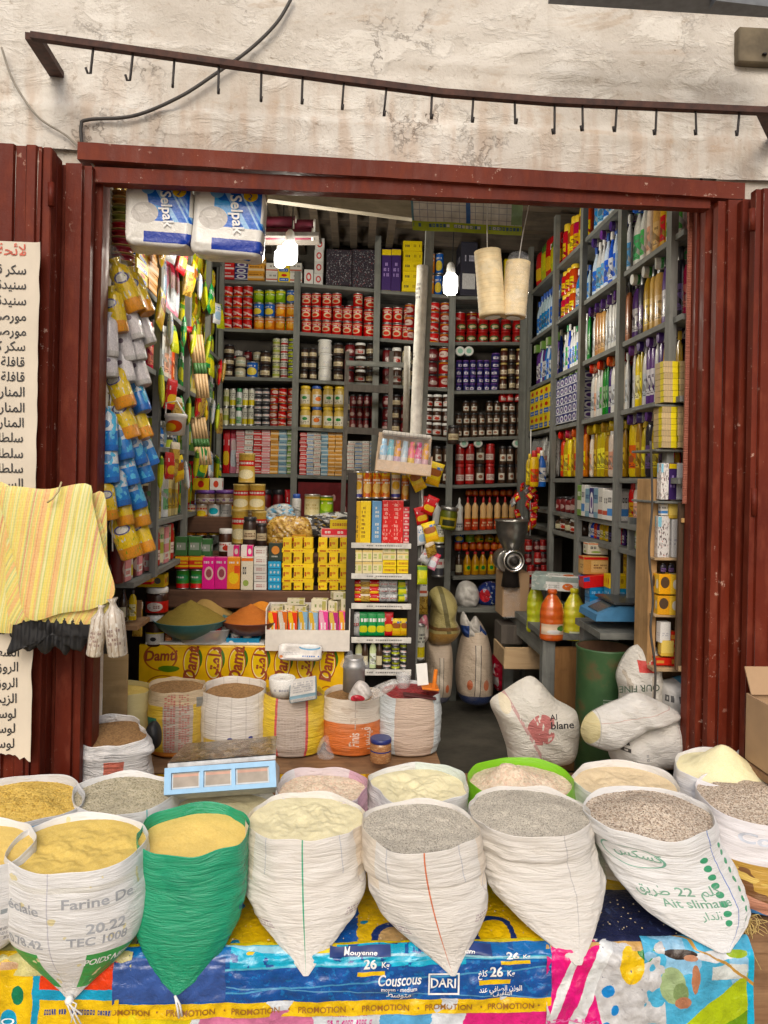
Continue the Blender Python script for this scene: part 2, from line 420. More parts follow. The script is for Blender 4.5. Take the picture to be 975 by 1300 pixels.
def mk_film(name, tint=(.9, .92, .95), a=.13):
    k = NT(name); n = k.noise(k.ob(), 28, 4, .6, dist=.8); k.bump(n, .9, .02)
    return k.fin(tint, .12, alpha=k.rng(n, .4, .75, a * .5, a * 1.8))
FILM = mk_film('clear_film')

# ------------------------------------------------------------ setting: ground, shop building
m = MB(); m.quad((-90, -90, -.06), (90, -90, -.06), (90, 90, -.06), (-90, 90, -.06))
tag(m.build('ground', flat('dusty_ground', (.26, .21, .16), .95, var=.3, scale=3)), None, None, None, 'structure')
m = MB(); m.grid(lambda u, v: (lerp(-1.3, 1.75, u), lerp(2.6, 6, v), .004 * ns(u * 9, v * 9)), 12, 12)
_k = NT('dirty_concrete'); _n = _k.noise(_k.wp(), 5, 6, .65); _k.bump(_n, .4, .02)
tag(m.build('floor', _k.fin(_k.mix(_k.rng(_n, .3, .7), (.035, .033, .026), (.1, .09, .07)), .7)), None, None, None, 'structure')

shop = thing('shop_building', 'cream plastered old shopfront with red steel folding doors open round a crowded grocery', 'building', (0, 3, 0))
def add(mb, name, mat, parent=None, label=None):
    """a part: mesh in world coordinates, hung on its thing"""
    o = mb.build(name, mat, parent or shop)
    q = o.parent; t = Vector((0, 0, 0))
    while q: t -= q.location; q = q.parent
    o.location = t
    if label: o['label'] = label
    return o
XL, XR, YB, YF = -.88, 1.335, 5.4, 2.8
m = MB()
def facade(u, v):
    x = lerp(-3.2, 4.2, u); z = lerp(2.78, 4.7, v)
    y = YF + .012 * fbm(x * 2.3, z * 2.3, 3) + .0055 * fbm(x * 8, z * 11, 8, 5)
    for zz, amp, ph in ((3.17, .012, 0), (3.1, .008, 2), (2.93, .006, 5)):
        d = z - (zz - .012 * x + .012 * ns(x * 1.5, ph)); y -= amp * math.exp(-(d / .016) ** 2) * (.55 + .7 * ns(x * 3, ph + 9))
    if z < 2.95: y -= .012
    return (x, y, z)
m.grid(facade, 300, 110, flip=False)
m.box((-2.0, 2.93, 1.38), (2.1, .24, 2.84)); m.box((2.75, 2.93, 1.38), (2.6, .24, 2.84))
m.box((.3, 2.96, 3.78), (6, .2, 1.9))
add(m, 'facade_wall', PLASTER)
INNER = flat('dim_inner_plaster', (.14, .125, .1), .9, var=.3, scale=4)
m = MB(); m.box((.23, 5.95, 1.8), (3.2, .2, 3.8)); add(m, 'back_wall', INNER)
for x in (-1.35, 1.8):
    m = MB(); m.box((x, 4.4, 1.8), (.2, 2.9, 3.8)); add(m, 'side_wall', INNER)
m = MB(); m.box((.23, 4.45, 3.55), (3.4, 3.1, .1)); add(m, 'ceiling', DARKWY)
for y in (3.35, 3.8, 4.25, 4.7, 5.15, 5.6):
    m = MB(); m.bar((-1.25, y, 3.43 + .02 * ns(y)), (1.7, y + .03, 3.41), .09, .13); add(m, 'ceiling_beam', DARKWY)
m = MB(); m.bar(P(340, 243, 3.6), P(525, 268, 3.75), .05, .09); add(m, 'ceiling_pole', mk_wood('weathered_beam', (.2, .17, .12), (.34, .3, .22), axis='x'))
for i in range(9):
    x = -.75 + i * .13; m = MB(); m.bar((x, 4.6, 3.32), (x + .02, 5.7, 3.3), .05, .03); add(m, 'ceiling_slat', DARKWY)

# lintel: two red beams with a dark gap, chipped
def beam(a, b, h, d, Y, name, mat):
    A, B = P(*a, Y), P(*b, Y); m = MB(); n = 40
    def fn(u, v):
        p = A.lerp(B, u); j = v * 4; k = min(3, int(j)); f = j - k
        c = [(-.5, 0), (.5, 0), (.5, 1), (-.5, 1), (-.5, 0)]
        yy, zz = lerp(c[k][0], c[k + 1][0], f), lerp(c[k][1], c[k + 1][1], f)
        return (p.x, p.y + yy * d, p.z - zz * h + .0025 * ns(u * 25, v * 3))
    m.grid(fn, n, 4, sm=False, uvf=lambda u, v: (u * 3, v * .2)); return add(m, name, mat)
beam((104, 187), (938, 238), .062, .09, 2.775, 'lintel', RED2)
beam((122, 215), (898, 249), .056, .05, 2.775, 'lintel', RED)
beam((122, 204), (910, 246), .045, .05, 2.84, 'lintel', flat('lintel_gap_shade', (.03, .015, .012), .9))  # filler bar behind the two beams, near black to paint the gap's shade
# jambs and the reveal
def upright(x0, x1, yt, Y, d, name='door_jamb', mat=RED, zb=0.0):
    a, b = P(x0, yt, Y), P(x1, yt, Y); m = MB()
    m.box(((a.x + b.x) / 2, Y + d / 2, (a.z + zb) / 2), (b.x - a.x, d, a.z - zb), bev=.004); return add(m, name, mat)
upright(117, 131, 214, 2.78, .09); upright(129, 134, 222, 2.83, .05)
upright(897, 912, 248, 2.78, .1); upright(886, 899, 252, 2.83, .06)
# folding leaves with pressed ribs
def leaf(x0, x1, yt, Y, ribs, zb=.05, d=.035, ang=0.):
    a = P(x0, yt, Y); b = P(x1, yt, Y); w = b.x - a.x; zt = a.z; m = MB()
    prof = []                                   # (fraction across, how far it stands out)
    for r in ribs: prof += [(r[0] - r[1] / 2 - .012, 0), (r[0] - r[1] / 2, r[2]), (r[0] + r[1] / 2, r[2]), (r[0] + r[1] / 2 + .012, 0)]
    prof = [(0, d), (0, 0)] + prof + [(1, 0), (1, d)]
    nz = 30
    for i in range(len(prof) - 1):
        (f0, o0), (f1, o1) = prof[i], prof[i + 1]
        for j in range(nz):
            z0, z1 = lerp(zb, zt, j / nz), lerp(zb, zt, (j + 1) / nz)
            q = [(a.x + w * f0, Y - o0 if i else Y + d, z0), (a.x + w * f1, Y - o1 if i < len(prof) - 2 else Y + d, z0),
                 (a.x + w * f1, Y - o1 if i < len(prof) - 2 else Y + d, z1), (a.x + w * f0, Y - o0 if i else Y + d, z1)]
            q = [(x + .002 * ns(z * 2, i * .7), y + .0035 * ns(x * 6, z * 1.5, i), z) for x, y, z in q]
            m.face([m.vert(p) for p in q])
    m.quad((a.x, Y, zt), (b.x, Y, zt), (b.x, Y + d, zt), (a.x, Y + d, zt))
    return add(m, 'door_leaf', RED)
leaf(-60, 53, 181, 2.60, [(.3, .2, .012), (.62, .16, .014), (.9, .1, .012)])
upright(54, 66, 186, 2.61, .05, 'door_edge_bar'); upright(67, 73, 196, 2.66, .05, 'door_edge_bar')
leaf(76, 117, 209, 2.72, [(.5, .5, .018)])
leaf(912, 955, 255, 2.72, [(.48, .48, .018)])
upright(944, 958, 252, 2.66, .05, 'door_edge_bar')
leaf(960, 1060, 240, 2.60, [(.16, .16, .012), (.5, .2, .014)])
LEAVES = [o for o in shop.children if o.name.startswith('door_leaf')]
for (x, y0, y1, Y) in ((65, 232, 262, 2.60), (66, 640, 668, 2.60), (955, 265, 293, 2.60), (957, 620, 655, 2.60)):
    m = MB(); m.tube([P(x, y0, Y), P(x, y1, Y)], .011, 10); add(m, 'hinge', RED, LEAVES[0] if x < 100 else LEAVES[-1])

# ------------------------------------------------------------ what hangs on the wall above
rail = thing('hook_rail', 'dark brown iron rail with hooks, bracketed across the plaster above the shop opening', 'rail', tuple(P(487, 100, 2.6)))
pts = [(40, 46), (160, 63), (300, 83), (430, 101), (560, 118), (700, 129), (830, 135), (990, 142)]
m = MB()
for a, b in zip(pts, pts[1:]): m.bar(P(*a, 2.5), P(*b, 2.5), .026, .021)
add(m, 'bar', DARKIRON, rail)
m = MB(); m.bar(P(42, 46, 2.5), P(72, 94, 2.8), .05, .022); add(m, 'bracket', DARKIRON, rail)
m = MB(); m.bar(P(968, 140, 2.5), P(985, 178, 2.8), .04, .022); add(m, 'bracket', DARKIRON, rail)
HK = [(118, 93), (168, 102), (219, 111), (277, 119), (331, 129), (383, 132), (437, 139), (490, 147), (547, 151), (599, 155), (654, 157), (704, 170), (740, 166), (781, 167), (832, 171), (884, 171), (936, 172)]
def rail_y(x):
    return interp([(a, b) for a, b in pts], x)
for i, (x, y) in enumerate(HK):
    T = P(x + rnd.uniform(-1, 3), rail_y(x), 2.5); B = P(x - (3 if i in (0, 1, 6, 7) else 0), y, 2.5); m = MB()
    e = Vector((-.012 if i < 2 or i > 10 else .004, -.012, .0)); c = [T, T.lerp(B, .5), B, B + e * .6 + Vector((0, 0, -.004)), B + e + Vector((0, 0, .012))]
    m.tube(c, .0042, 6); add(m, 'hook', BLACKM, rail)
def cable(px, Y, r, name, label, mat):
    m = MB(); pp = [P(x, y, Y if not isinstance(Y, list) else Y[i]) for i, (x, y) in enumerate(px)]
    out = []
    for i in range(len(pp) - 1):
        p0, p1, p2, p3 = pp[max(0, i - 1)], pp[i], pp[i + 1], pp[min(len(pp) - 1, i + 2)]
        for k in range(8):
            t = k / 8; out.append(.5 * ((2 * p1) + (-p0 + p2) * t + (2 * p0 - 5 * p1 + 4 * p2 - p3) * t * t + (-p0 + 3 * p1 - 3 * p2 + p3) * t ** 3))
    m.tube(out + [pp[-1]], r, 8); return tag(m.build(name, mat), label, 'cable')
cable([(372, -6), (352, 28), (318, 62), (276, 92), (228, 123), (170, 147), (112, 152), (103, 160), (104, 184)], 2.77, .0065, 'cable', 'dark sagging cable looping down the plaster from the top edge', flat('cable_black', (.05, .045, .04), .6))
cable([(2, 60), (18, 105), (48, 148), (84, 172), (106, 194), (121, 214)], 2.765, .004, 'cable', 'thin pale wire running down the plaster to the top corner of the doorway', flat('cable_grey', (.3, .27, .22), .7))
mb = thing('meter_box', 'grimy olive grey metal meter box sunk in the plaster at the upper corner', 'meter box', tuple(P(958, 85, 2.79)))
m = MB(); a, b = P(936, 36, 2.78), P(1000, 84, 2.78); cx, cz = (a.x + b.x) / 2, (a.z + b.z) / 2
m.box((cx, 2.79, cz), (b.x - a.x, .05, a.z - b.z), bev=.004); mcase = add(m, 'case', flat('meter_grey', (.15, .12, .075), .85, var=.6, scale=9), mb)
m = MB()
m.lathe([(.009, -.003), (.009, .003)], 12, c=(a.x + .1, 2.762, b.z + .03)); add(m, 'lock', BLACKM, mcase)
m = MB(); m.bar(P(700, -8, 2.55), P(1010, 12, 2.55), .08, .02); m.bar(P(905, 2, 2.5), P(1010, 14, 2.5), .05, .025)
tag(m.build('awning_edge', flat('dull_grey_metal', (.13, .14, .15), .5, .3)), 'grey metal edge of an awning at the very top of the facade', 'awning')

# ------------------------------------------------------------ sacks
def mk_woven(name, base, layers=(), fold=.5, rough=.36, trans=0., dirt=.3, dcol=(.55, .46, .34)):
    k = NT(name); uvs = k.xyz(k.uv()); U, V = uvs[0], uvs[1]; o = k.ob()
    c = base
    for L in layers: c = k.mix(k.ma('MULTIPLY', masks(k, U, V, L, 1.3), L[-1] if len(L) > COLPOS[L[0]] + 1 else 1.), c, L[COLPOS[L[0]]])
    n = k.noise(o, 7, 5, .6); c = k.mix(k.rng(n, .5, .8, 0, dirt), c, dcol)
    n2 = k.ma('ADD', k.noise(k.map(k.uv(), (5, 10, 1)), 1.6, 5, .6, dist=1.2), k.ma('MULTIPLY', k.noise(k.map(k.uv(), (6, 34, 1)), 2.2, 4, .6, dist=.5), .35))
    w = k.noise(k.map(k.uv(), (60, 60, 1)), 6, 2)
    k.bump(k.ma('ADD', n2, k.ma('MULTIPLY', w, .06)), fold * .7, .02)
    if trans:
        k.b.inputs['Subsurface Weight'].default_value = trans; k.b.inputs['Subsurface Radius'].default_value = (.02, .02, .02)
    return k.fin(c, rough, coat=.08)
def mk_grain(name, cols, scale=230, rough=.85, fine=False):
    k = NT(name); o = k.ob(); v = k.n.new('ShaderNodeTexVoronoi'); k.L(o, v.inputs['Vector']); v.inputs['Scale'].default_value = scale
    s = k.xyz(v.outputs['Color'])[0]
    cr = k.n.new('ShaderNodeValToRGB'); k.L(s, cr.inputs[0]); e = cr.color_ramp.elements
    e[0].position = 0; e[0].color = (*cols[0], 1); e[1].position = 1; e[1].color = (*cols[-1], 1)
    for i, c in enumerate(cols[1:-1]):
        q = e.new((i + 1) / (len(cols) - 1)); q.color = (*c, 1)
    f = k.rng(k.noise(o, 9, 4), .3, .7, .9, 1.08); c = k.mix(1., cr.outputs[0], k.comb(f, f, f), 'MULTIPLY')
    if fine: k.bump(k.noise(o, 120, 5), .35, .004)
    else: k.bump(k.ma('MULTIPLY', v.outputs['Distance'], -1.), .7, .004)
    return k.fin(c, rough, spec=.25)
G_SEM = mk_grain('yellow_semolina', [(.66, .46, .1), (.74, .56, .17)], 500, fine=True)
G_SEM2 = mk_grain('pale_yellow_semolina', [(.76, .53, .13), (.82, .61, .2)], 500, fine=True)
G_FLOUR = mk_grain('pale_flour', [(.74, .66, .38), (.8, .74, .5)], 500, fine=True)
G_FLOUR2 = mk_grain('cream_yellow_flour', [(.82, .75, .42), (.88, .82, .55)], 500, fine=True)
G_BEIGE = mk_grain('beige_flour', [(.72, .56, .33), (.8, .66, .44)], 500, fine=True)
G_BARL = mk_grain('cracked_barley', [(.3, .27, .22), (.56, .51, .42), (.68, .63, .53), (.46, .42, .34)], 330)
G_BARL2 = mk_grain('speckled_barley', [(.2, .15, .11), (.55, .43, .32), (.75, .66, .54), (.36, .28, .21)], 240)
G_OAT = mk_grain('rolled_oats', [(.6, .46, .32), (.78, .66, .5), (.72, .5, .36)], 130)
G_CORN = mk_grain('corn_grits', [(.48, .29, .05), (.74, .52, .13), (.62, .4, .07)], 150)
G_GREEN = mk_grain('green_grey_grain', [(.3, .27, .17), (.56, .5, .36), (.48, .42, .28)], 200)
G_BEAN = mk_grain('dark_red_beans', [(.16, .012, .016), (.3, .03, .035), (.22, .02, .025)], 75, .45)
G_BROWN = mk_grain('brown_grain', [(.22, .12, .05), (.36, .21, .09)], 170)
G_SPICE1 = mk_grain('olive_green_spice', [(.2, .14, .02), (.26, .19, .035)], 500, fine=True)
G_SPICE2 = mk_grain('dark_mustard_spice', [(.32, .2, .055), (.38, .25, .075)], 500, fine=True)
G_SPICE3 = mk_grain('orange_red_spice', [(.38, .1, .01), (.44, .14, .02)], 500, fine=True)
G_SPICE4 = mk_grain('bright_orange_spice', [(.52, .17, .01), (.58, .22, .02)], 500, fine=True)

GRAINY = (G_BARL, G_BARL2, G_OAT, G_CORN, G_GREEN, G_BEAN, G_BROWN)
WT = [(0, .98), (.2, 1.03), (.4, 1.03), (.53, .98), (.64, .84), (.78, .54), (.91, .22), (1, .04)]
WS = [(0, 1), (.4, 1.05), (.8, 1.03), (.95, .93), (1, .8)]
EDGE_Y, TOP_Z = 2.08, .275
def sack(name, label, cxp, cyp, wpx, mat, fillm, zr=.58, tip=None, zb=TOP_Z, ratio=.78, fz=-.02, dome=.0, ramp=.004, seed=1, wt=None, cuff=0., lift=.02,
         group='open sacks of grain and flour', rim=.05, ftilt=0., famp=.006, nfold=13, zc_list=None, fillname='grain_fill', fmound=None, tw=1.5):
    C = PZ(cxp, cyp, zr); Rx = wpx / F * (C.y * cos(YAW)) / 2; Ry = Rx * ratio
    stand = tip is None
    T = Vector((C.x, C.y, zb)) if stand else P(tip[0], tip[1], EDGE_Y - .055)
    wt = wt or (WS if stand else WT)
    def surf(th, t, k=1.0):
        w = sinterp(wt, t) if stand else sum(interp(wt, clampf(t + q)) for q in (-.06, -.03, 0, .03, .06)) / 5 if t < .93 else interp(wt, t); tt = t ** tw
        cx = lerp(C.x, T.x, tt)
        cf, sf = cos(th), sin(th)
        r = 1 + rim * (1 - .75 * t) * ns(sf * 1.3 + seed * 7, cf * 1.3, t * 1.2) * 1.6
        rip = ns(t * nfold + .35 * ns(sf * 2, cf * 2, seed), sf * 1.1 + seed, cf * 1.1)
        r += ramp * .42 * (.25 + 1.2 * clampf(.5 + ns(sf * 1.5 + seed, t * 3, cf))) / Rx * (abs(rip) * 2.4 - .5) * clampf(t * 8) + ramp * .9 / Rx * ns(sf * 3.3, cf * 3.3, t * 9 + seed)
        if not stand and t > .62: r += .1 * (t - .62) * abs(sin(th * 9 + seed)) * 1.6 - .04 * (t - .62)
        if cuff and t < cuff: r += .007 / Rx
        r *= k
        x = cx + Rx * w * r * sf
        if stand: y = C.y - Ry * w * r * cf
        else:
            fy = lerp(C.y - Ry, T.y, t ** 2.2); by = C.y + Ry * (1 - .2 * t); mid = (fy + by) / 2; hd = (by - fy) / 2
            if cf >= 0: y = lerp(C.y, lerp(C.y, T.y + .01, clampf((t - .3) / .7)), 1) - (lerp(C.y, lerp(C.y, T.y + .01, clampf((t - .3) / .7)), 1) - fy) * r * cf * (1 if t < .5 else lerp(1, w + .1, (t - .5) * 2) if w < .9 else 1)
            else: y = C.y - Ry * r * cf * (1 - .15 * t)
        z = lerp(C.z, T.z, t)
        z += ((-lift * .6 * cf) + .012 * ns(sf * 1.7 + seed * 3, cf * 1.7)) * (1 - t) ** 3
        if y > EDGE_Y and z < zb + .004: z = zb + .004
        return Vector((x, y, z))
    m = MB(); nu, nv = (88, 72) if wpx > 110 else (56, 44)
    m.grid(lambda u, v: surf((u - .5) * 2 * pi, v), nu, nv, cu=True, flip=True, uvf=lambda u, v: (u, 1 - v))
    fz *= .6; dz = -fz + .03; hh = max(.05, C.z - T.z); td = min(.5, dz / hh)
    m.grid(lambda u, v: surf((u - .5) * 2 * pi, v * td, lerp(.993, .96, min(1, v * 3))) + Vector((0, 0, .001 * (1 - v))), nu, 6, cu=True, uvf=lambda u, v: (u, 1 - v * td))
    # the rolled edge joins both walls
    m.grid(lambda u, v: surf((u - .5) * 2 * pi, 0, lerp(1, .993, v)) + Vector((0, 0, .0025 * sin(pi * v) + .001 * v)), nu, 3, cu=True, flip=True, uvf=lambda u, v: (u, 1))
    root = m.build(name, mat); tag(root, label, 'sack', group)
    tf = max(.002, -fz / hh); m = MB()
    def fill(u, v):
        th = (u - .5) * 2 * pi; e = surf(th, tf, .975); rr = v
        c = Vector((C.x, C.y, C.z + fz)); p = c.lerp(Vector((e.x, e.y, C.z + fz + lift * -cos(th) * .5)), rr)
        d = dome * (cos(rr * pi) * .5 + .5)
        if fmound:
            mx, my, mh, ms = fmound; d += mh * math.exp(-(((p.x - C.x) / Rx - mx) ** 2 + ((p.y - C.y) / Ry - my) ** 2) / ms)
        p.z += d + ftilt * (p.y - C.y) + famp * fbm(p.x * 16, p.y * 16, seed, 3) * (1 - rr ** 4) + (.0022 if fillm in GRAINY else .0006) * ns(p.x * 170, p.y * 170) - .006 * clampf(ns(p.x * 9 + seed, p.y * 9) * 2 - .9) * (1 - rr)
        return p
    m.grid(fill, 150 if wpx > 110 else 40, 80 if wpx > 110 else 20, cu=True, uvf=lambda u, v: (u, v)); m.build(fillname, fillm, root)
    root['_c'] = 0; del root['_c']
    return root, surf
def on_sack(surf, u, v, size, s, bold=0., width=1., shear=0., k=1.006, hmul=None):
    """writing on a sack: u round it (0 is the front), v down it; size in those units of height"""
    geo, w = txt(s, bold, shear, width)
    return geo, (lambda x, y: surf((u + x * size * .42) * 2 * pi, clampf(v - y * size, 0, .99), k))
# ------------------------------------------------------------ display platform and its plastic covers
plat = thing('display_table', 'low wooden display platform under the sacks, draped in printed plastic bags', 'table', (.2, 2.5, 0))
m = MB(); m.box((.02, 2.72, TOP_Z - .03), (2.7, 1.24, .03)); add(m, 'table_top', BROWNX, plat)
m = MB(); m.box((.02, 2.13, .1), (2.66, .03, .3)); add(m, 'front_board', BROWNX, plat)
for x in (-1.2, 1.25): 
    m = MB(); m.box((x, 2.3, .09), (.07, .07, .3)); add(m, 'leg', BROWN, plat)
side = thing('side_table', 'rough wooden plank table under the barley sack at the end of the display', 'table', tuple(P(985, 1190, 2.3)))
m = MB(); A = P(936, 1165, 2.33); m.box((A.x + .42, 2.62, .245), (.8, .75, .05), bev=.006); add(m, 'table_top', BROWNX, side)
m = MB(); A = P(928, 1200, 2.2); m.bar(P(922, 1170, 2.19), P(945, 1340, 2.12), .055, .05); add(m, 'leg', PALEW, side)
m = MB(); m.box((A.x + .36, 2.35, .1), (.68, .03, .3)); add(m, 'apron_board', DARKW, side)

def drape(s, x):
    """profile of the covers: s < 0 on top (towards the back), s > 0 down the front, metres"""
    wob = .006 * ns(x * 3, 4.4) + .01 * ns(x * 1.1, 7)
    if s < -.03: return Vector((x, EDGE_Y - s - .03 + .02, TOP_Z + .006 + wob * .3))
    if s < .05:
        a = (s + .03) / .08 * pi / 2; return Vector((x, EDGE_Y + .02 - .03 * sin(a) - .012, TOP_Z + .006 - .03 * (1 - cos(a)) + wob * .3))
    return Vector((x, EDGE_Y - .024 - .03 * (s - .05), TOP_Z - .024 - (s - .05)))
def sheet_fn(x0, x1, s0, s1, lay, amp, seed, f=1.):
    def fn(u, v):
        x = lerp(x0, x1, u); s = lerp(s1, s0, v); p = drape(s, x)
        q = amp * (fbm(x * 7 * f + seed, s * 9 * f, seed, 3) + .5 * abs(fbm(x * 16 * f, s * 13 * f + x * 8, seed + 5, 2)))
        if s < .0: p.z += lay + q * .5
        else: p.y -= lay + q; p.z += .2 * q
        return p
    return fn
def sheet(name, label, xpx, s0, s1, lay, layers, base, amp=.008, seed=1, rough=.3, f=1., coat=.3, cat='plastic sheet', metal=0., nu=120, nv=50, warp=.05):
    x0 = P(xpx[0], 1230, EDGE_Y).x; x1 = P(xpx[1], 1230, EDGE_Y).x
    fn = sheet_fn(x0, x1, s0, s1, lay, amp, seed, f); m = MB(); m.grid(fn, nu, nv)
    mt = art('print_' + name + str(seed), base, layers, rough, coat=coat * 2, wrap=.9, var=0, grime=.35, metal=metal, warp=warp)
    o = m.build(name, mt); tag(o, label, cat); return o, fn
def letter(root, geo_list, mat, name='lettering'):
    for geo, fn in geo_list:
        m = MB(); m.text(geo, fn); o = m.build(name, mat, root)
    return o
def onsheet(fn, u, v, h, s, asp, bold=.0, width=1., shear=0., off=.004):
    """asp: sheet width / sheet height in metres"""
    geo, w = txt(s, bold, shear, width)
    return geo, (lambda x, y: fn(clampf(u + x * h / asp), clampf(v + y * h)) + Vector((0, -off, off)))
NAVY, BLUE, CYAN, YEL, WHITE = (.012, .035, .16), (.02, .12, .42), (.03, .35, .55), (.8, .55, .02), (.8, .8, .78)
YELM, WHITEM, NAVYM = flat('print_yellow', YEL, .4), flat('print_white', WHITE, .4), flat('print_navy', NAVY, .4)
REDM, GREENM, BLUEM = flat('print_red', (.55, .02, .03), .4), flat('print_green', (.02, .3, .1), .4), flat('print_blue', (.03, .13, .5), .4)
GREYPR = flat('faded_grey_print', (.36, .38, .41), .6)
# the top covering (seen between the sacks)
sheet('printed_plastic_bag', 'flattened yellow and navy couscous bag lying on the table top between the sacks', (100, 700), -.45, .02, .002,
      [('blob', 3.2, .6, (.02, .25, .45), 2), ('rect', .0, .16, 0, 1, NAVY), ('rect', .52, .58, 0, 1, BLUE), ('disc', .66, .12, .05, .16, NAVY), ('disc', .66, .12, .035, .11, (.55, .38, .2)), ('text', .2, .3, .42, .62, 1, 22, (.25, .2, .1)), ('disc', .88, .16, .05, .18, NAVY), ('disc', .88, .16, .038, .13, YEL)], YEL, .006, 3)
sheet('printed_plastic_bag', 'crumpled faded navy bag under the white flour sacks at the edge of the display', (-40, 170), -.5, .07, .004,
      [('blob', 5, .56, (.35, .36, .33), 2), ('band', 0, .22, (.62, .58, .3)), ('blob', 9, .66, (.6, .55, .3), 1)], (.03, .05, .16), .01, 8)
sheet('printed_plastic_bag', 'dark navy bag spread on the table top beneath the tilted sack with green marks', (690, 935), -.5, .02, .005,
      [('blob', 5, .6, (.05, .07, .16), 3), ('band', .55, .7, YEL), ('rect', .0, .2, .4, 1, YEL), ('band', 0, .06, (.55, .35, .15))], (.02, .025, .07), .006, 12)
# front covers
o, fn = sheet('printed_plastic_bag', 'yellow and orange printed bag hanging over the front edge beneath the white flour sack', (-60, 156), -.01, .34, .004,
      [('rect', .53, 1., .66, 1, (.72, .09, .01)), ('rect', .49, .53, .0, 1, CYAN), ('rect', .49, 1, .58, .66, CYAN), ('disc', .36, .42, .05, .1, CYAN), ('disc', .41, .62, .035, .07, (.02, .2, .1)), ('text', .56, .95, .45, .52, 1, 26, (.05, .08, .25)), ('rect', .3, .42, .82, .9, (.6, .4, .25))], YEL, .006, 4, f=.8)
letter(o, [onsheet(fn, .36, .42, .07, 'Q', .68, .01)], WHITEM)
o, fn = sheet('printed_plastic_bag', 'shiny blue and navy couscous bag with white 26Kg marks draped along the front', (148, 696), -.03, .19, .008,
      [('blob', 14, .6, (.03, .16, .42), 5), ('band', .62, .93, (.02, .16, .42)), ('rect', .26, .8, .6, .93, (.03, .42, .6)), ('blob', 7, .6, (.02, .1, .32), 7), ('diag', .3, 1, .96, 1.0, (.35, .6, .7)), ('diag', -.2, 1, .52, .545, (.15, .5, .65)), ('diag', -.35, 1, .2, .22, (.1, .3, .5)), ('diag', .25, 1, .42, .435, (.12, .3, .5)), ('rect', 0, .25, .2, .8, (.05, .1, .3)),  # stretched blobs and pale diagonals paint wrinkle shading and shine into the colour
       ('band', 0, .18, YEL), ('rect', .548, .612, .485, .535, YEL), ('rect', .83, .905, .35, .41, YEL), ('rect', .88, .95, .6, .645, YEL), ('band', .93, 1, (.6, .5, .08)), ('rect', .42, .5, .86, 1, (.78, .6, .1))], (.016, .085, .3), .010, 5, rough=.2, coat=.6, f=1.6, warp=.012)
A = 1.26 / .22
geo = [onsheet(fn, .578, .62, .17, '26', A, .03), onsheet(fn, .613, .605, .095, 'Kg', A, .02), onsheet(fn, .645, .42, .18, 'Couscous', A, .015, .8, .2), onsheet(fn, .645, .31, .07, 'moyen · medium', A, .01), onsheet(fn, .645, .245, .11, arabic('متوسط'), A, .01), onsheet(fn, .747, .37, .17, 'DARI', A, .02, .9),
       onsheet(fn, .908, .73, .17, '26', A, .03), onsheet(fn, .94, .715, .095, 'Kg', A, .02), onsheet(fn, .87, .5, .17, '26', A, .03), onsheet(fn, .903, .485, .095, 'Kg', A, .02), onsheet(fn, .838, .485, .1, arabic('كلغ'), A, .01), onsheet(fn, .88, .29, .085, arabic('الوزن الصافي عند'), A, .008), onsheet(fn, .885, .225, .085, arabic('التلفيف'), A, .008)]
letter(o, geo, WHITEM)
m = MB()
for (u0, u1, v0, v1) in ((.712, .716, .27, .5), (.78, .784, .27, .5), (.712, .784, .5, .52), (.712, .784, .25, .27)):
    m.quad(*[fn(u, v) + Vector((0, -.005, .0)) for u, v in ((u0, v0), (u1, v0), (u1, v1), (u0, v1))])
m.build('logo_frame', WHITEM, o)
geo = [onsheet(fn, x, .07, .1, 'PROMOTION', A, .01, 1.05) for x in (.03, .175, .32, .47, .615, .76, .905)] + [onsheet(fn, x, .075, .1, '•', A) for x in (.1, .25, .395, .54, .69, .835, .97)]
letter(o, geo, flat('print_brown', (.3, .12, .01), .5), 'promotion_strip_lettering')
for u, s_, h in ((.555, 'Mouyenne', .13), (.79, 'medium', .13)):
    m = MB(); m.grid(lambda a, b, u=u: fn(clampf(u - .07 + .14 * a), .76 + .12 * b) + Vector((0, -.004, .003)), 16, 4)
    pq = m.build('name_plaque', NAVYM, o); letter(pq, [onsheet(fn, u, .815, h, s_, A, .015, .8, .15, .007)], WHITEM, 'plaque_lettering')
o, fn = sheet('printed_plastic_bag', 'pink, white and sky blue bag low on the front, below the shiny navy one', (140, 700), .15, .4, .002,
      [('rect', .2, .45, .3, .9, (.62, .22, .36)), ('rect', .6, .72, .1, .95, (.15, .4, .65)), ('rect', .0, .18, .2, .9, (.7, .6, .1)), ('text', .48, .58, .3, .9, 6, 16, (.6, .1, .3)), ('rect', .8, 1, .2, .95, (.65, .06, .22))], (.7, .74, .78), .006, 9)
pic = [('blob', 2.2, .6, (.3, .52, .7), 1), ('diag', -.55, 1, -.6, .22, (.42, .52, .05)), ('diag', -.5, 1, -.6, .04, (.16, .3, .04)), ('rect', .6, .93, .7, .79, (.68, .72, .7)), ('disc', .26, .66, .12, .11, (.36, .46, .26)), ('disc', .33, .62, .07, .06, (.22, .3, .14)), ('disc', .46, .70, .035, .09, (.42, .2, .12)), ('disc', .35, .56, .07, .035, (.45, .22, .14)),
       ('disc', .64, .86, .2, .045, (.72, .74, .76)), ('disc', .33, .87, .15, .05, (.03, .018, .014)), ('disc', .42, .835, .06, .03, (.5, .27, .18)), ('disc', .85, .87, .1, .04, (.3, .42, .06)), ('rect', .94, 1, 0, .9, (.04, .4, .6)), ('diag', .5, 1, 1.15, 1.17, (.5, .3, .1))]
o, fn = sheet('printed_plastic_poster', 'sky blue poster sheet with a figure on grass, draped at the front corner', (812, 948), -.03, .42, .012, pic, (.12, .42, .62), .009, 6, cat='poster', f=1., warp=.05)
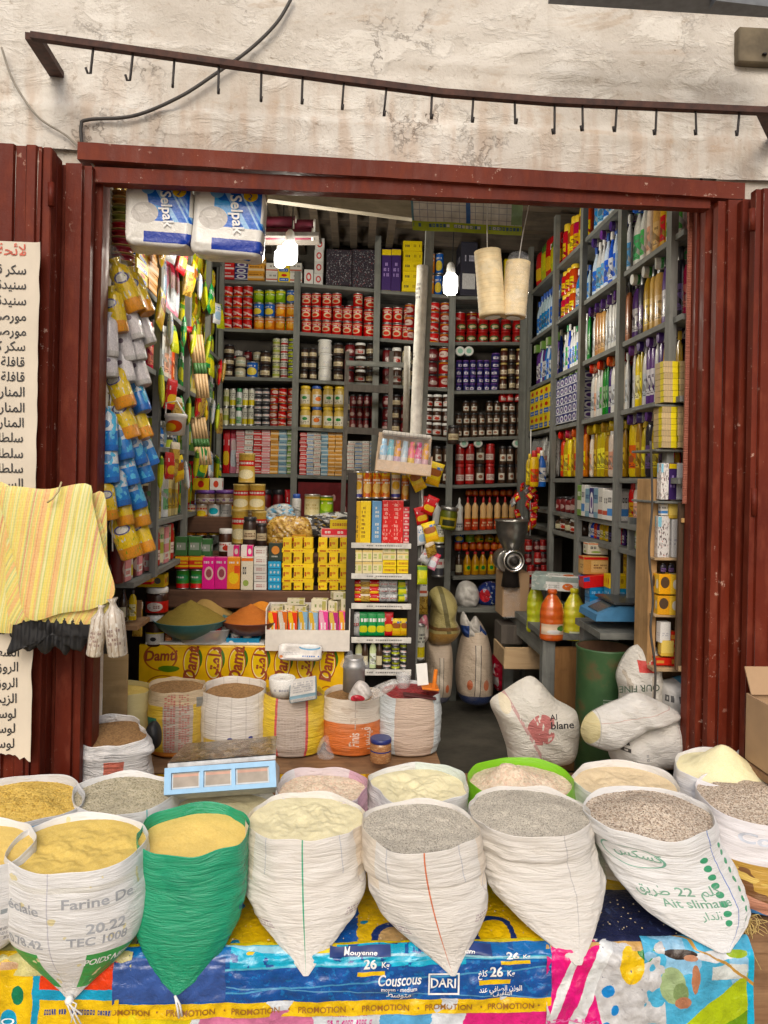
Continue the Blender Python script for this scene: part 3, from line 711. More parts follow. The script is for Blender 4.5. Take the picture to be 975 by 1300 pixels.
pk = [('diag', 1, .35, .2, .62, (.68, .03, .22)), ('disc', .3, .85, .17, .2, (.7, .02, .2)), ('disc', .72, .8, .11, .13, (.8, .56, .03)), ('disc', .85, .9, .07, .1, (.05, .25, .06)), ('diag', 1, -.5, .0, .1, (.75, .77, .77)), ('diag', 1, -.5, -.22, -.14, (.78, .8, .8)),
      ('disc', .52, .62, .05, .04, (.03, .25, .6)), ('disc', .5, .4, .05, .035, (.03, .25, .6)), ('disc', .58, .5, .035, .03, (.03, .25, .6)), ('blob', 26, .73, (.05, .06, .12), 1)]
o, fn = sheet('printed_plastic_bag', 'pink and white detergent bag with lemons, hanging between the navy bag and the poster', (690, 838), -.03, .42, .006, pk, (.6, .6, .6), .016, 7, f=1.4, warp=.05)
letter(o, [onsheet(fn, .12, .45 + .0 * i, .07, arabic('مسحوق'), .35, .005) for i in range(1)], flat('print_pink', (.6, .1, .3), .5))
m = MB()
for i in range(140):
    b = P(rnd.uniform(918, 962), rnd.uniform(1160, 1190), 2.16); d = Vector((rnd.gauss(0, .03), rnd.gauss(-.02, .02), rnd.uniform(-.07, .01))); q = b + d
    m.tube([b, b.lerp(q, .5) + Vector((rnd.gauss(0, .01), 0, .012)), q], .0012, 3)
tag(m.build('straw', flat('dry_straw', (.62, .46, .17), .8), None), 'tuft of dry yellow straw at the end of the plank table', 'straw', None, 'stuff')

# ------------------------------------------------------------ front row of sacks
WHT, OFFW = (.72, .72, .71), (.70, .67, .62)
W_FAR = mk_woven('woven_white_green_print', WHT, [('rect', .24, .43, .1, .4, (.03, .34, .07)), ('rect', .56, .78, .1, .4, (.03, .34, .07)), ('band', .86, .9, (.6, .58, .5), .5), ('rect', .47, .473, .1, 1, (.5, .5, .55)), ('blob', 7, .66, (.7, .62, .35), 3)], .6, dirt=.15)
o, f1 = sack('grain_sack', 'white woven sack with green corners and faded grey print, filled with dull yellow semolina', 101, 1068, 168, W_FAR, G_SEM, tip=(88, 1273), seed=2, fz=-.035, lift=.022, cuff=.0, rim=.04, dome=.0, famp=.012, ftilt=.05)
letter(o, [on_sack(f1, .085, .22, .10, 'Farine De', .015), on_sack(f1, -.115, .27, .10, 'Spéciale', .015), on_sack(f1, -.1, .52, .09, '0.78.42', .02), on_sack(f1, .1, .41, .1, '20.22', .02), on_sack(f1, .085, .5, .085, 'TEC 1008', .02)], GREYPR)
letter(o, [on_sack(f1, .13, .67, .07, 'POIDS NET', .02)], WHITEM, 'corner_lettering')
m = MB(); B = P(88, 1270, EDGE_Y - .06)
for i in range(5): m.tube([B, B + Vector((rnd.gauss(0, .012), -.008, -.004)), B + Vector((rnd.gauss(.012, .02), -.012, -.03 - .01 * i))], .0022, 5)
m.lathe([(.0, -.01), (.01, -.007), (.012, 0), (.008, .01), (0, .012)], 10, c=B); m.build('tied_corner', WHITEM, o)
W_GRN = mk_woven('woven_green', (.01, .31, .155), [('lines', 'v', 46, .12, (.03, .42, .24), .45), ('blob', 5, .62, (.009, .29, .15), 2)], .8, rough=.24, dirt=.0)
o, f2 = sack('grain_sack', 'bright green plastic sack, tapering to a tied point, holding pale yellow semolina', 247, 1053, 142, W_GRN, G_SEM2, tip=(223, 1266), seed=5, fz=-.065, lift=.03, rim=.07, ramp=.005, nfold=34, famp=.004, ftilt=.12, wt=[(0, 1), (.3, 1.01), (.5, .98), (.62, .87), (.78, .63), (.92, .3), (1, .04)])
letter(o, [on_sack(f2, .2, .47, .05, 'VA', .02), on_sack(f2, .19, .66, .05, '>', .02)], NAVYM, 'printed_mark')
m = MB(); B = P(222, 1264, EDGE_Y - .06); m.tube([B, B + Vector((.008, -.004, -.03)), B + Vector((.012, 0, -.06))], .003, 6); m.tube([B, B + Vector((.014, -.004, -.02)), B + Vector((.02, 0, -.055))], .003, 6)
m.build('tie_string', WHITEM, o)
def seamed(name, seam, tint=(.72, .58, .4), extra=()):
    return mk_woven(name, OFFW, [('rect', .2, .36, .62, 1., tint, .5), ('rect', .66, .8, .62, 1., tint, .5), ('rect', .498, .502, .0, 1, seam), ('rect', .4, .403, .7, 1, (.5, .5, .52)), ('rect', .6, .603, .7, 1, (.5, .5, .52)), ('text', .3, .39, .3, .36, 3, 22, (.3, .2, .24)), ('text', .63, .74, .38, .44, 3, 22, (.3, .2, .24)), ('ring', .7, .62, .035, .06, (.5, .45, .45), .75)] + list(extra), .7, dirt=.2)
o, f3 = sack('grain_sack', 'white woven sack with one green stitched seam and pale cream flour', 387, 1036, 151, seamed('woven_seam_green', (.03, .36, .2)), G_FLOUR, tip=(388, 1242), seed=9, fz=-.018, ramp=.0075, nfold=16, lift=.02, rim=.06, famp=.014)
o, f4 = sack('grain_sack', 'white woven sack with one orange stitched seam, full of cracked grey barley', 532, 1047, 147, seamed('woven_seam_orange', (.6, .16, .05)), G_BARL, tip=(576, 1242), seed=13, fz=-.012, ramp=.006, nfold=13, lift=.022, rim=.06, cuff=.3, famp=.008)
o, f5 = sack('grain_sack', 'plain off-white woven sack with a folded cuff, brimming with grey speckled grain', 671, 1028, 152, mk_woven('woven_plain', OFFW, [('rect', .56, .563, 0, 1, (.5, .48, .46)), ('band', .8, .802, (.4, .38, .36))], .8, dirt=.15), G_BARL, tip=(736, 1228), seed=17, fz=-.015, ramp=.008, nfold=18, cuff=.24, lift=.024, rim=.05, dome=.02, wt=[(0, .98), (.25, 1.02), (.5, 1.01), (.62, .88), (.78, .58), (.92, .24), (1, .05)])
gm = [('disc', .57, .74 - .075 * i, .014, .026, (.03, .3, .14)) for i in range(8)] + [('disc', .67, .78 - .07 * i, .011, .022, (.03, .3, .14)) for i in range(9)]
W_GM = mk_woven('woven_green_marks', WHT, gm + [('rect', .61, .614, 0, 1, (.1, .2, .55)), ('ring', .38, .75, .09, .1, (.05, .32, .2), .86)], .7, dirt=.1)
o, f6 = sack('grain_sack', 'white sack leaning over with green leaf marks and a blue line, heaped with speckled barley', 824, 1030, 157, W_GM, G_BARL2, tip=(922, 1212), seed=21, fz=-.018, ramp=.006, nfold=14, cuff=.16, lift=.03, rim=.05, dome=.035, tw=1.2, wt=[(0, 1), (.25, 1.03), (.6, 1.0), (.75, .84), (.88, .52), (.96, .22), (1, .09)])
letter(o, [on_sack(f6, -.04, .52, .11, arabic('كلم 22 طريق'), .01), on_sack(f6, .0, .62, .1, 'Ait slimane', .01), on_sack(f6, .02, .72, .09, arabic('الدار'), .01), on_sack(f6, -.1, .22, .1, arabic('كسكس'), .012)], flat('print_dull_green', (.16, .34, .24), .6))
o, f7 = sack('grain_sack', 'sack with a white upper half over a yellow and blue picture, full of speckled barley', 962, 1012, 152, mk_woven('woven_picture_bag', (.55, .33, .06), [('band', .56, 1, (.74, .72, .74)), ('rect', .4, .5, .56, 1, (.72, .62, .62)), ('blob', 4, .55, (.2, .09, .03), 2), ('blob', 6, .64, (.7, .5, .12), 2), ('band', .56, .575, (.8, .8, .8)), ('band', .02, .14, (.05, .22, .5)), ('diag', 1, 1, .5, .64, (.62, .3, .2)), ('band', .56, 1, (.74, .72, .74))], .5), G_BARL2,
             tip=None, zb=.27, seed=25, fz=-.012, ramp=.004, lift=.03, rim=.04, dome=.03, ratio=.9)
letter(o, [on_sack(f7, -.04, .17, .16, 'Cousc', .03, 1, .15)], flat('print_ghost', (.56, .6, .68), .6))
o, f0 = sack('grain_sack', 'white sack of yellow semolina cut off by the photo edge, beside the green-cornered one', -38, 1072, 150, mk_woven('woven_white_fade', WHT, [('text', .55, .8, .3, .45, 3, 20, (.35, .36, .4)), ('text', .55, .8, .55, .62, 1, 10, (.3, .34, .36))], .6), G_SEM2, tip=(-60, 1235), seed=29, fz=-.03, lift=.025, tw=1.3, wt=[(0, 1), (.25, 1.05), (.6, 1.03), (.75, .9), (.88, .55), (.96, .22), (1, .09)])

# ------------------------------------------------------------ second row
o, _ = sack('grain_sack', 'greyish plastic sack of coarse golden corn grits beside the door leaf', 26, 1013, 148, mk_woven('woven_grey_bluepatch', (.62, .62, .62), [('rect', .52, .62, .55, .95, (.12, .35, .62))], .9, rough=.25), G_CORN, zr=.565, seed=31, fz=-.03, lift=.03, rim=.08, famp=.01, dome=.015)
o, _ = sack('grain_sack', 'white sack of grey-green grain standing before the crumpled white bag', 158, 1006, 128, mk_woven('woven_white_blueline', WHT, [('rect', .6, .604, 0, 1, (.1, .45, .45))], .6), G_GREEN, zr=.565, seed=33, fz=-.022, lift=.025, rim=.05)
o, _ = sack('grain_sack', 'white sack mostly hidden under the blue and steel scale', 282, 1018, 132, mk_woven('woven_white_plain', (.74, .74, .73), [('rect', .42, .424, 0, 1, (.45, .45, .48))], .9), G_FLOUR, zr=.53, seed=35, fz=-.05, lift=.02, rim=.08)
o, _ = sack('grain_sack', 'limp translucent pinkish sack, half empty, behind the cream flour sack', 408, 998, 122, mk_woven('woven_pinkish', (.68, .58, .6), [('rect', .64, .9, 0, 1, (.62, .36, .45)), ('rect', .4, .56, .86, 1, (.72, .3, .4), .6), ('rect', .1, .4, 0, 1, (.64, .64, .66))], 1., rough=.25), G_OAT, zr=.585, seed=37, fz=-.035, lift=.02, rim=.12, famp=.01)
o, _ = sack('grain_sack', 'shiny white sack of pale flour behind the orange-seamed barley sack', 532, 994, 130, mk_woven('woven_white_shiny', (.72, .72, .70), [('rect', .75, 1., 0, 1, (.6, .72, .62), .6)], 1., rough=.25), G_FLOUR, zr=.585, seed=39, fz=-.03, lift=.025, rim=.1, famp=.016)
o, _ = sack('grain_sack', 'lime green sack rim round a heap of rolled oats', 662, 990, 136, mk_woven('woven_lime', (.2, .52, .01), [], .4, rough=.3, dirt=0.), G_OAT, zr=.575, seed=41, fz=-.035, lift=.035, rim=.05, dome=.025, fmound=(-.25, .1, .05, .12))
o, _ = sack('grain_sack', 'white greenish-sided sack of beige flour between the lime sack and the yellow heap', 795, 992, 137, mk_woven('woven_white_greenside', (.73, .71, .68), [('rect', .0, .4, 0, .8, (.45, .55, .4), .6)], .8), G_BEIGE, zr=.565, seed=43, fz=-.025, lift=.025, rim=.06, famp=.012)
o, _ = sack('grain_sack', 'white collared sack over a yellow print, heaped with pale yellow flour', 926, 975, 136, mk_woven('woven_collar', (.55, .33, .05), [('band', .72, 1, (.74, .74, .76)), ('blob', 5, .58, (.25, .12, .04), 2), ('band', .72, 1, (.74, .74, .76))], .5), G_FLOUR2, zr=.6, seed=45, fz=-.015, lift=.025, rim=.04, cuff=.28, fmound=(-.1, .05, .085, .22))

m = MB()
for i in range(420):
    x = rnd.uniform(-.95, 1.05); y = EDGE_Y + abs(rnd.gauss(0, .25)) + .01; c = Vector((x, y, drape(-(y - EDGE_Y), x).z + .012)); r = rnd.uniform(.0012, .0026)
    a = rnd.uniform(0, 6.28); d = Vector((cos(a), sin(a), 0)) * r * 1.8; e = Vector((-sin(a), cos(a), 0)) * r
    q = [m.vert(p) for p in (c - d, c + e, c + d, c - e, c + Vector((0, 0, r)))]
    for f in ((0, 1, 4), (1, 2, 4), (2, 3, 4), (3, 0, 4)): m.face([q[j] for j in f])
tag(m.build('spilled_grain', flat('spilled_grain', (.6, .5, .32), .8, var=.4), None), 'loose grains spilled on the plastic covers between the sacks', 'grain', None, 'stuff')
# ------------------------------------------------------------ goods: one pattern of each kind, 1 x 1 x 1, base at the origin
def hold(o, *kids, d='', cat='', grp=''):
    KIDS[o.name] = kids; o['_d'] = d; o['_g'] = grp; o['_c'] = cat; return o
def lath(name, prof, mats, seg=18, sy=1.0): 
    m = MB(); m.lathe(prof, seg, sy=sy); return m.build(name, mats, link=False)
def tin(mat, d, grp, name='food_tin', cat='tin', top=None):
    p = [(.46, 0, 1), (.5, .02, 1), (.5, .05, 1), (.485, .06, 1), (.485, .93), (.5, .94, 1), (.5, .98, 1), (.46, .985, 1), (.45, .96, 1)]
    return hold(lath(name, p, [mat, top or STEEL], 20), d=d, cat=cat, grp=grp)
def jar(mat, lid, d, grp, name='jar', cat='jar', neck=.40, lh=.14):
    b = lath(name, [(.4, 0), (.47, .02), (.49, .06), (.49, .70), (.46, .78), (neck, 1 - lh - .02), (neck, 1 - lh + .02)], [mat])
    r = neck + .04
    l = lath('lid', [(r, 1 - lh), (r + .01, 1 - lh + .01), (r + .01, .97), (r - .03, 1)], [lid])
    return hold(b, l, d=d, cat=cat, grp=grp)
BOT = {'bleach': ([(.44, 0), (.5, .04), (.5, .55), (.44, .66), (.22, .80), (.17, .84), (.17, .88)], .2, .86, .62),
       'sauce': ([(.44, 0), (.5, .03), (.47, .3), (.42, .5), (.47, .62), (.44, .72), (.2, .8), (.2, .82)], .16, .8, 1),
       'soap': ([(.42, 0), (.5, .03), (.47, .35), (.5, .62), (.40, .78), (.18, .86), (.18, .88)], .2, .87, .55),
       'oil': ([(.44, 0), (.5, .03), (.5, .58), (.36, .72), (.2, .84), (.18, .9)], .22, .9, 1),
       'shampoo': ([(.4, 0), (.5, .06), (.5, .7), (.4, .8), (.3, .82)], .3, .82, .6),
       'spray': ([(.48, 0), (.5, .02), (.5, .74), (.42, .8), (.36, .81)], .4, .8, 1),
       'juice': ([(.42, 0), (.49, .02), (.5, .08), (.48, .3), (.5, .36), (.5, .55), (.44, .7), (.26, .84), (.16, .9), (.16, .93)], .2, .92, .8)}
def bottle(kind, mat, cap, d, grp, name='bottle', cat='bottle'):
    p, cr, cz, sy = BOT[kind]
    b = lath(name, p, [mat], 20 if kind == 'juice' else 16, sy)
    tip = [(cr, cz), (cr, .93), (.04, 1)] if kind == 'sauce' else [(cr, cz), (cr, .975), (cr * .85, 1)]
    return hold(b, lath('cap', tip, [cap], 12, 1 if kind != 'shampoo' else .6), d=d, cat=cat, grp=grp)
def carton(mat, d, grp, name='carton', cat='box', top=None):
    m = MB(); m.box((0, 0, .5), (1, 1, 1), 0, .018, ms={'t': 1} if top else None)
    return hold(m.build(name, [mat] + ([top] if top else []), link=False), d=d, cat=cat, grp=grp)
def pillow(mat, d, grp, name='packet', cat='packet', fat=.5, seal=.05, seed=0):
    """a sealed bag standing up: flat seams top and bottom, puffed between"""
    m = MB()
    def fn(u, v):
        a = 2 * pi * u; e = abs(2 * v - 1); t = sqrt(max(0, 1 - ((e - 0) / (1 - seal)) ** 2)) if e < 1 - seal else 0.
        x = .5 * (1 - .06 * (1 - e)) * (1 if cos(a) > 0 else -1) * abs(cos(a)) ** .5; y = fat * .5 * (t ** .6) * (sin(a)) + .012 * ns(u * 6, v * 7, seed) * (t > 0)
        return (x, -y, v + .01 * ns(x * 4, 3, seed) * (1 if e > .9 else 0))
    m.grid(fn, 28, 14, cu=True, uvf=lambda u, v: (1 - (u * 2 % 1), v))
    return hold(m.build(name, [mat], link=False), d=d, cat=cat, grp=grp)

K_ = (.03, .03, .035); RD, DRD, ORG, GRN, LGRN, PNK, PUR, BRN, CRM, GLD, SKY = (.5, .015, .02), (.2, .012, .016), (.72, .2, .02), (.03, .22, .05), (.25, .45, .05), (.7, .08, .25), (.16, .05, .3), (.12, .045, .02), (.72, .62, .42), (.6, .38, .08), (.2, .45, .7)
def pm(n, c, r=.35): return flat('plastic_' + n, c, r, coat=.3, var=.05)
CW, CR, CB, CK, CG, CY, CGD, CPU = pm('white', (.78, .78, .76)), pm('red', (.5, .02, .02)), pm('blue', (.03, .1, .42)), pm('black', (.02, .02, .025)), pm('green', (.02, .25, .08)), pm('yellow', (.8, .55, .03)), pm('gold', (.55, .4, .12), .3), pm('purple', (.14, .05, .28))
LAB = lambda c, a, b, v0=.25, v1=.62: [('rect', .14, .86, v0, v1, a), ('text', .2, .8, v0 + .08, v1 - .1, 2, 8, b)]
N = {}
N['tomred'] = tin(art('tin_red_cream', RD, [('disc', .5, .42, .32, .2, CRM), ('disc', .5, .4, .2, .12, (.6, .06, .03)), ('band', .8, .86, CRM), ('text', .2, .8, .62, .78, 1, 6, WHITE)], rep=2), 'red tin with cream medallion', 'red food tins on the back shelves')
N['red'] = tin(art('tin_red', (.52, .012, .02), [('diag', .5, 1, .62, .78, (.75, .5, .45)), ('text', .1, .9, .3, .5, 1, 7, WHITE), ('band', .1, .14, (.7, .5, .1))], rep=2), 'plain bright red tin', 'red food tins on the back shelves')
N['dkred'] = tin(art('tin_dark_red', (.33, .012, .02), [('disc', .5, .5, .3, .24, (.62, .5, .45)), ('text', .3, .7, .42, .58, 1, 5, DRD), ('band', .85, .9, GLD)], rep=2), 'dark red tin', 'red food tins on the back shelves')
N['grnred'] = jar(art('jar_red_green', (.3, .02, .015), [('disc', .5, .4, .34, .24, (.04, .1, .03)), ('disc', .5, .4, .22, .13, (.6, .5, .3))], rep=2, coat=.5), CR, 'red jar with green label', 'red and green jars', lh=.1)
N['green'] = tin(art('tin_green', (.16, .3, .03), [('disc', .5, .5, .3, .25, (.35, .5, .08)), ('band', .8, .9, (.7, .6, .1)), ('text', .15, .85, .6, .74, 1, 7, WHITE)], rep=2), 'green vegetable tin', 'mixed vegetable tins')
N['blue'] = tin(art('tin_blue', (.03, .12, .45), [('disc', .5, .4, .33, .25, (.75, .6, .15)), ('text', .15, .85, .68, .84, 1, 7, WHITE)], rep=2), 'blue fruit tin', 'mixed vegetable tins')
N['orange'] = tin(art('tin_orange', (.6, .2, .03), [('disc', .5, .45, .3, .25, (.75, .4, .1)), ('band', .8, .92, (.6, .45, .3)), ('text', .15, .85, .6, .72, 1, 7, WHITE)], rep=2), 'orange apricot tin', 'mixed vegetable tins')
N['darkjar'] = jar(art('jar_dark_cream', (.035, .02, .016), LAB(0, (.6, .52, .36), BRN), rep=2, coat=.6), CK, 'dark jar, cream label', 'dark preserve jars')
N['palejar'] = jar(art('jar_pale', (.55, .5, .36), LAB(0, (.7, .68, .6), GRN), rep=2, coat=.5), CK, 'pale jar with black lid', 'pale preserve jars')
N['mustard'] = jar(art('jar_mustard', (.62, .46, .16), [('rect', .12, .88, .16, .66, (.76, .72, .6)), ('disc', .5, .48, .16, .09, GRN), ('text', .25, .75, .2, .36, 2, 7, BRN)], rep=2, coat=.5), CY, 'big yellow jar, cream label', 'big yellow mustard jars')
N['mustardb'] = jar(art('jar_mustard_b', (.6, .4, .15), [('rect', .12, .88, .16, .66, (.76, .74, .68)), ('disc', .5, .42, .2, .12, ORG), ('text', .25, .75, .52, .62, 1, 7, BRN)], rep=2, coat=.5), CB, 'big yellow jar, blue lid', 'big yellow mustard jars')
N['smallcan'] = tin(art('can_pale_green', (.62, .6, .42), [('band', .3, .6, (.35, .38, .1)), ('text', .1, .9, .65, .85, 1, 9, GRN)], rep=2), 'small pale tin', 'small stacked tins')
N['smallcan2'] = tin(art('can_lime_black', (.42, .48, .06), [('band', .35, .7, K_), ('text', .1, .9, .42, .6, 1, 9, WHITE)], rep=2), 'small lime and black tin', 'small stacked tins')
N['smallcan3'] = tin(art('can_white_red', (.72, .7, .66), [('band', .2, .45, (.4, .05, .05)), ('text', .1, .9, .55, .8, 2, 9, K_)], rep=2), 'small white tin', 'small stacked tins')
N['purple'] = jar(art('jar_navy_purple', (.025, .02, .12), [('rect', .3, .7, .2, .55, (.72, .72, .76)), ('disc', .5, .38, .12, .1, PUR)], rep=2, coat=.5), CPU, 'small navy jar, white label', 'small navy jars')
N['brownjar'] = jar(art('jar_brown', (.07, .02, .012), LAB(0, (.65, .55, .42), BRN, .2, .55), rep=2, coat=.7), CGD, 'brown honey jar with gold lid', 'brown honey jars')
N['olive'] = jar(art('jar_dark_olive', (.05, .025, .015), [('rect', .22, .78, .22, .62, (.68, .64, .56)), ('disc', .5, .42, .15, .1, (.25, .1, .06))], rep=2, coat=.7), CK, 'dark jam jar, white label', 'dark jam jars')
N['jam'] = jar(art('jar_red_jam', (.34, .01, .02), [('rect', .2, .8, .22, .55, (.7, .6, .56)), ('text', .25, .75, .3, .48, 2, 6, DRD)], rep=2, coat=.8), CR, 'red jam jar, white label', 'red jam jars')
N['nut'] = jar(art('jar_spread', (.05, .018, .01), [('rect', .1, .9, .2, .6, (.74, .72, .68)), ('disc', .6, .35, .2, .12, (.45, .05, .03)), ('text', .2, .8, .44, .56, 1, 6, RD)], rep=2, coat=.6), CW, 'spread jar with white lid', 'chocolate spread jars', lh=.18, neck=.44)
N['redcup'] = jar(art('jar_dark_red_glass', (.12, .008, .014), [('disc', .5, .4, .25, .18, (.4, .3, .28))], rep=2, coat=.8), CK, 'dark red jar', 'dark red jars')
N['sauce'] = bottle('sauce', art('sauce_cream', (.68, .45, .24), [('band', .0, .42, (.42, .06, .02)), ('text', .2, .8, .12, .32, 2, 6, CRM), ('band', .42, .45, GLD)], rep=2, coat=.4), CR, 'cream sauce bottle, red label', 'cream sauce bottles', 'sauce_bottle')
N['cone'] = bottle('sauce', art('sauce_white', (.74, .74, .72), [('band', .1, .3, (.6, .6, .62)), ('text', .2, .8, .12, .28, 2, 7, K_)], rep=2), CW, 'white squeezy bottle', 'white squeezy bottles', 'sauce_bottle')
N['oil'] = bottle('oil', art('oil_amber', (.5, .26, .02), [('rect', .2, .8, .2, .5, (.65, .5, .08)), ('disc', .5, .36, .16, .1, GRN)], rep=2, coat=.9, rough=.12), CR, 'amber cooking oil bottle', 'cooking oil bottles', 'oil_bottle')
N['oild'] = bottle('oil', art('oil_dark', (.05, .03, .02), [('rect', .2, .8, .15, .5, (.6, .56, .4))], rep=2, coat=.9, rough=.12), CK, 'dark vinegar bottle', 'cooking oil bottles', 'oil_bottle')
# detergents
def soap(n, c, cc, cap, d, kind='soap', extra=()):
    N[n] = bottle(kind, art('soap_' + n, c, [('rect', .16, .84, .16, .6, cc), ('diag', .35, 1, .5, .6, tuple(x * .55 for x in c)), ('disc', .5, .34, .17, .07, tuple(x * .4 + .03 for x in cc)), ('text', .22, .78, .44, .52, 1, 7, tuple(x * .3 for x in c)), ('text', .25, .75, .18, .25, 2, 8, K_)] + list(extra), rep=2, coat=.4, rough=.25, hue=.03, var=.25), cap, d, 'bottles on the detergent wall', kind + '_bottle' if kind not in ('spray',) else 'spray_can')
soap('white', (.74, .74, .72), (.62, .66, .7), CW, 'white soap bottle'); soap('purp', (.10, .04, .2), (.68, .66, .7), CK, 'purple soap bottle'); soap('yell', (.7, .48, .02), (.74, .66, .4), CK, 'yellow soap bottle')
soap('grn', (.03, .28, .08), (.3, .5, .3), CK, 'green soap bottle'); soap('tan', (.5, .28, .12), (.62, .4, .22), CK, 'tan lotion bottle', 'shampoo'); soap('blk', (.02, .018, .03), (.12, .08, .2), CK, 'black detergent bottle', 'shampoo')
soap('bleach', (.55, .68, .78), (.05, .2, .55), CB, 'pale blue bleach bottle', 'bleach'); soap('bleachw', (.74, .76, .78), (.15, .35, .65), CW, 'white bleach bottle', 'bleach'); soap('wgreen', (.76, .77, .74), (.12, .45, .15), CG, 'white and green bottle', 'bleach')
soap('blueb', (.04, .16, .5), (.66, .7, .75), CW, 'blue cleaner bottle', 'bleach'); soap('yelb', (.78, .58, .03), (.7, .16, .05), CR, 'yellow cleaner bottle', 'shampoo'); soap('orgb', (.7, .16, .02), (.75, .55, .1), CR, 'orange cleaner bottle', 'shampoo')
soap('pink', (.76, .66, .58), (.72, .4, .3), CW, 'pinkish lotion bottle', 'shampoo'); soap('amber', (.42, .28, .02), (.7, .55, .12), CY, 'amber soap bottle'); soap('redb', (.55, .03, .03), (.75, .3, .2), CR, 'red shampoo bottle', 'shampoo')
soap('can1', (.5, .03, .02), (.72, .5, .05), CY, 'red and yellow spray can', 'spray'); soap('can2', (.66, .67, .66), (.2, .4, .2), CG, 'silver and green spray can', 'spray'); soap('can3', (.66, .6, .3), (.5, .4, .1), CW, 'pale yellow spray can', 'spray'); soap('pump', (.6, .66, .4), (.7, .74, .66), CW, 'clear pump soap bottle')
def box(n, base, lay, d, grp, **kw):
    nm = {'small stacked boxes': 'small_box', 'detergent cartons': 'detergent_carton', 'yellow stock cube boxes': 'stock_cube_box', 'yellow pattern cartons': 'patterned_carton', 'juice packs in the white carton': 'juice_pack', 'tea boxes on the rack': 'tea_box'}.get(grp, 'carton')
    N[n] = carton(art('box_' + n, base, lay, **kw), d, grp, nm)
box('navyw', (.03, .03, .14), [('disc', .5, .5, .36, .36, (.72, .72, .75)), ('disc', .5, .5, .22, .2, (.1, .05, .2)), ('band', 0, .12, (.6, .6, .65))], 'navy and white detergent carton', 'detergent cartons')
box('yelblu', (.76, .6, .04), [('rect', .1, .9, .05, .4, (.03, .12, .45)), ('disc', .5, .7, .25, .15, RD), ('text', .2, .8, .15, .3, 1, 6, WHITE)], 'yellow and blue detergent packet', 'detergent cartons')
box('weave', (.52, .38, .2), [('lines', 'v', 14, .4, (.66, .55, .36)), ('lines', 'u', 9, .3, (.36, .3, .2)), ('rect', .62, 1, 0, 1, (.74, .62, .06))], 'yellow match carton with fine pattern', 'yellow pattern cartons')
box('pinkw', (.7, .3, .32), [('band', .1, .3, (.78, .76, .74)), ('band', .55, .7, (.75, .7, .7)), ('text', .1, .9, .12, .28, 1, 8, RD)], 'small pink and white box', 'small stacked boxes')
box('redw', (.55, .05, .05), [('band', .2, .42, (.76, .7, .68)), ('text', .1, .9, .6, .85, 1, 7, WHITE)], 'small red box', 'small stacked boxes')
box('whiteb', (.74, .73, .7), [('band', .15, .4, (.1, .25, .55)), ('text', .1, .9, .55, .85, 1, 8, K_)], 'small white and blue box', 'small stacked boxes')
box('whitex', (.75, .74, .7), [('band', .15, .3, (.5, .12, .08)), ('text', .1, .9, .5, .8, 1, 8, K_)], 'small white box', 'small stacked boxes')
box('orgs', (.68, .35, .1), [('band', .2, .5, (.75, .6, .4)), ('text', .1, .9, .6, .85, 1, 8, BRN)], 'small orange box', 'small stacked boxes')
box('grns', (.2, .34, .1), [('band', .2, .5, (.7, .7, .6)), ('text', .1, .9, .6, .85, 1, 8, WHITE)], 'small green box', 'small stacked boxes')
box('blus', (.25, .4, .5), [('band', .2, .5, (.6, .65, .66)), ('text', .1, .9, .6, .85, 1, 8, NAVY)], 'small grey-blue box', 'small stacked boxes')
def pk(n, base, lay, d, grp, fat=.5, **kw): N[n] = pillow(art('packet_' + n, base, lay, .25, coat=.5, wrap=.4, **kw), d, grp, fat=fat, seed=len(N))
pk('yp', (.78, .6, .02), [('disc', .5, .6, .3, .16, (.3, .1, .03)), ('text', .15, .85, .7, .88, 1, 6, (.05, .15, .4)), ('band', .05, .3, (.75, .45, .05))], 'yellow sachet', 'yellow sachets')
pk('limep', (.5, .55, .04), [('disc', .5, .5, .3, .2, (.7, .66, .1)), ('band', .75, .95, (.1, .25, .05))], 'lime yellow packet', 'packets on the dim side wall')
pk('pinkp', (.72, .3, .4), [('disc', .5, .35, .35, .2, (.7, .75, .8)), ('band', .8, 1, (.5, .05, .08)), ('disc', .5, .65, .25, .12, (.76, .6, .6))], 'pink and white packet', 'packets on the dim side wall')
pk('whitep', (.72, .73, .74), [('disc', .5, .4, .3, .2, (.35, .5, .65)), ('text', .15, .85, .65, .85, 2, 7, (.05, .2, .45))], 'clear white packet', 'packets on the dim side wall')
pk('redp', (.52, .03, .04), [('text', .15, .85, .6, .82, 1, 6, WHITE), ('disc', .5, .35, .3, .16, (.75, .5, .1))], 'red snack packet', 'snack packets')
pk('greenp', (.03, .26, .08), [('text', .15, .85, .55, .8, 1, 6, WHITE), ('disc', .5, .3, .3, .14, (.6, .6, .1))], 'green snack packet', 'snack packets')
pk('silverp', (.55, .56, .56), [('blob', 6, .58, (.25, .25, .26), 2), ('text', .2, .8, .4, .6, 1, 6, (.4, .05, .05))], 'silver foil packet', 'snack packets', metal=.5)
pk('goldp', (.5, .34, .1), [('blob', 9, .56, (.25, .14, .04), 1), ('band', .8, 1, (.7, .62, .5))], 'golden nut packet', 'snack packets')

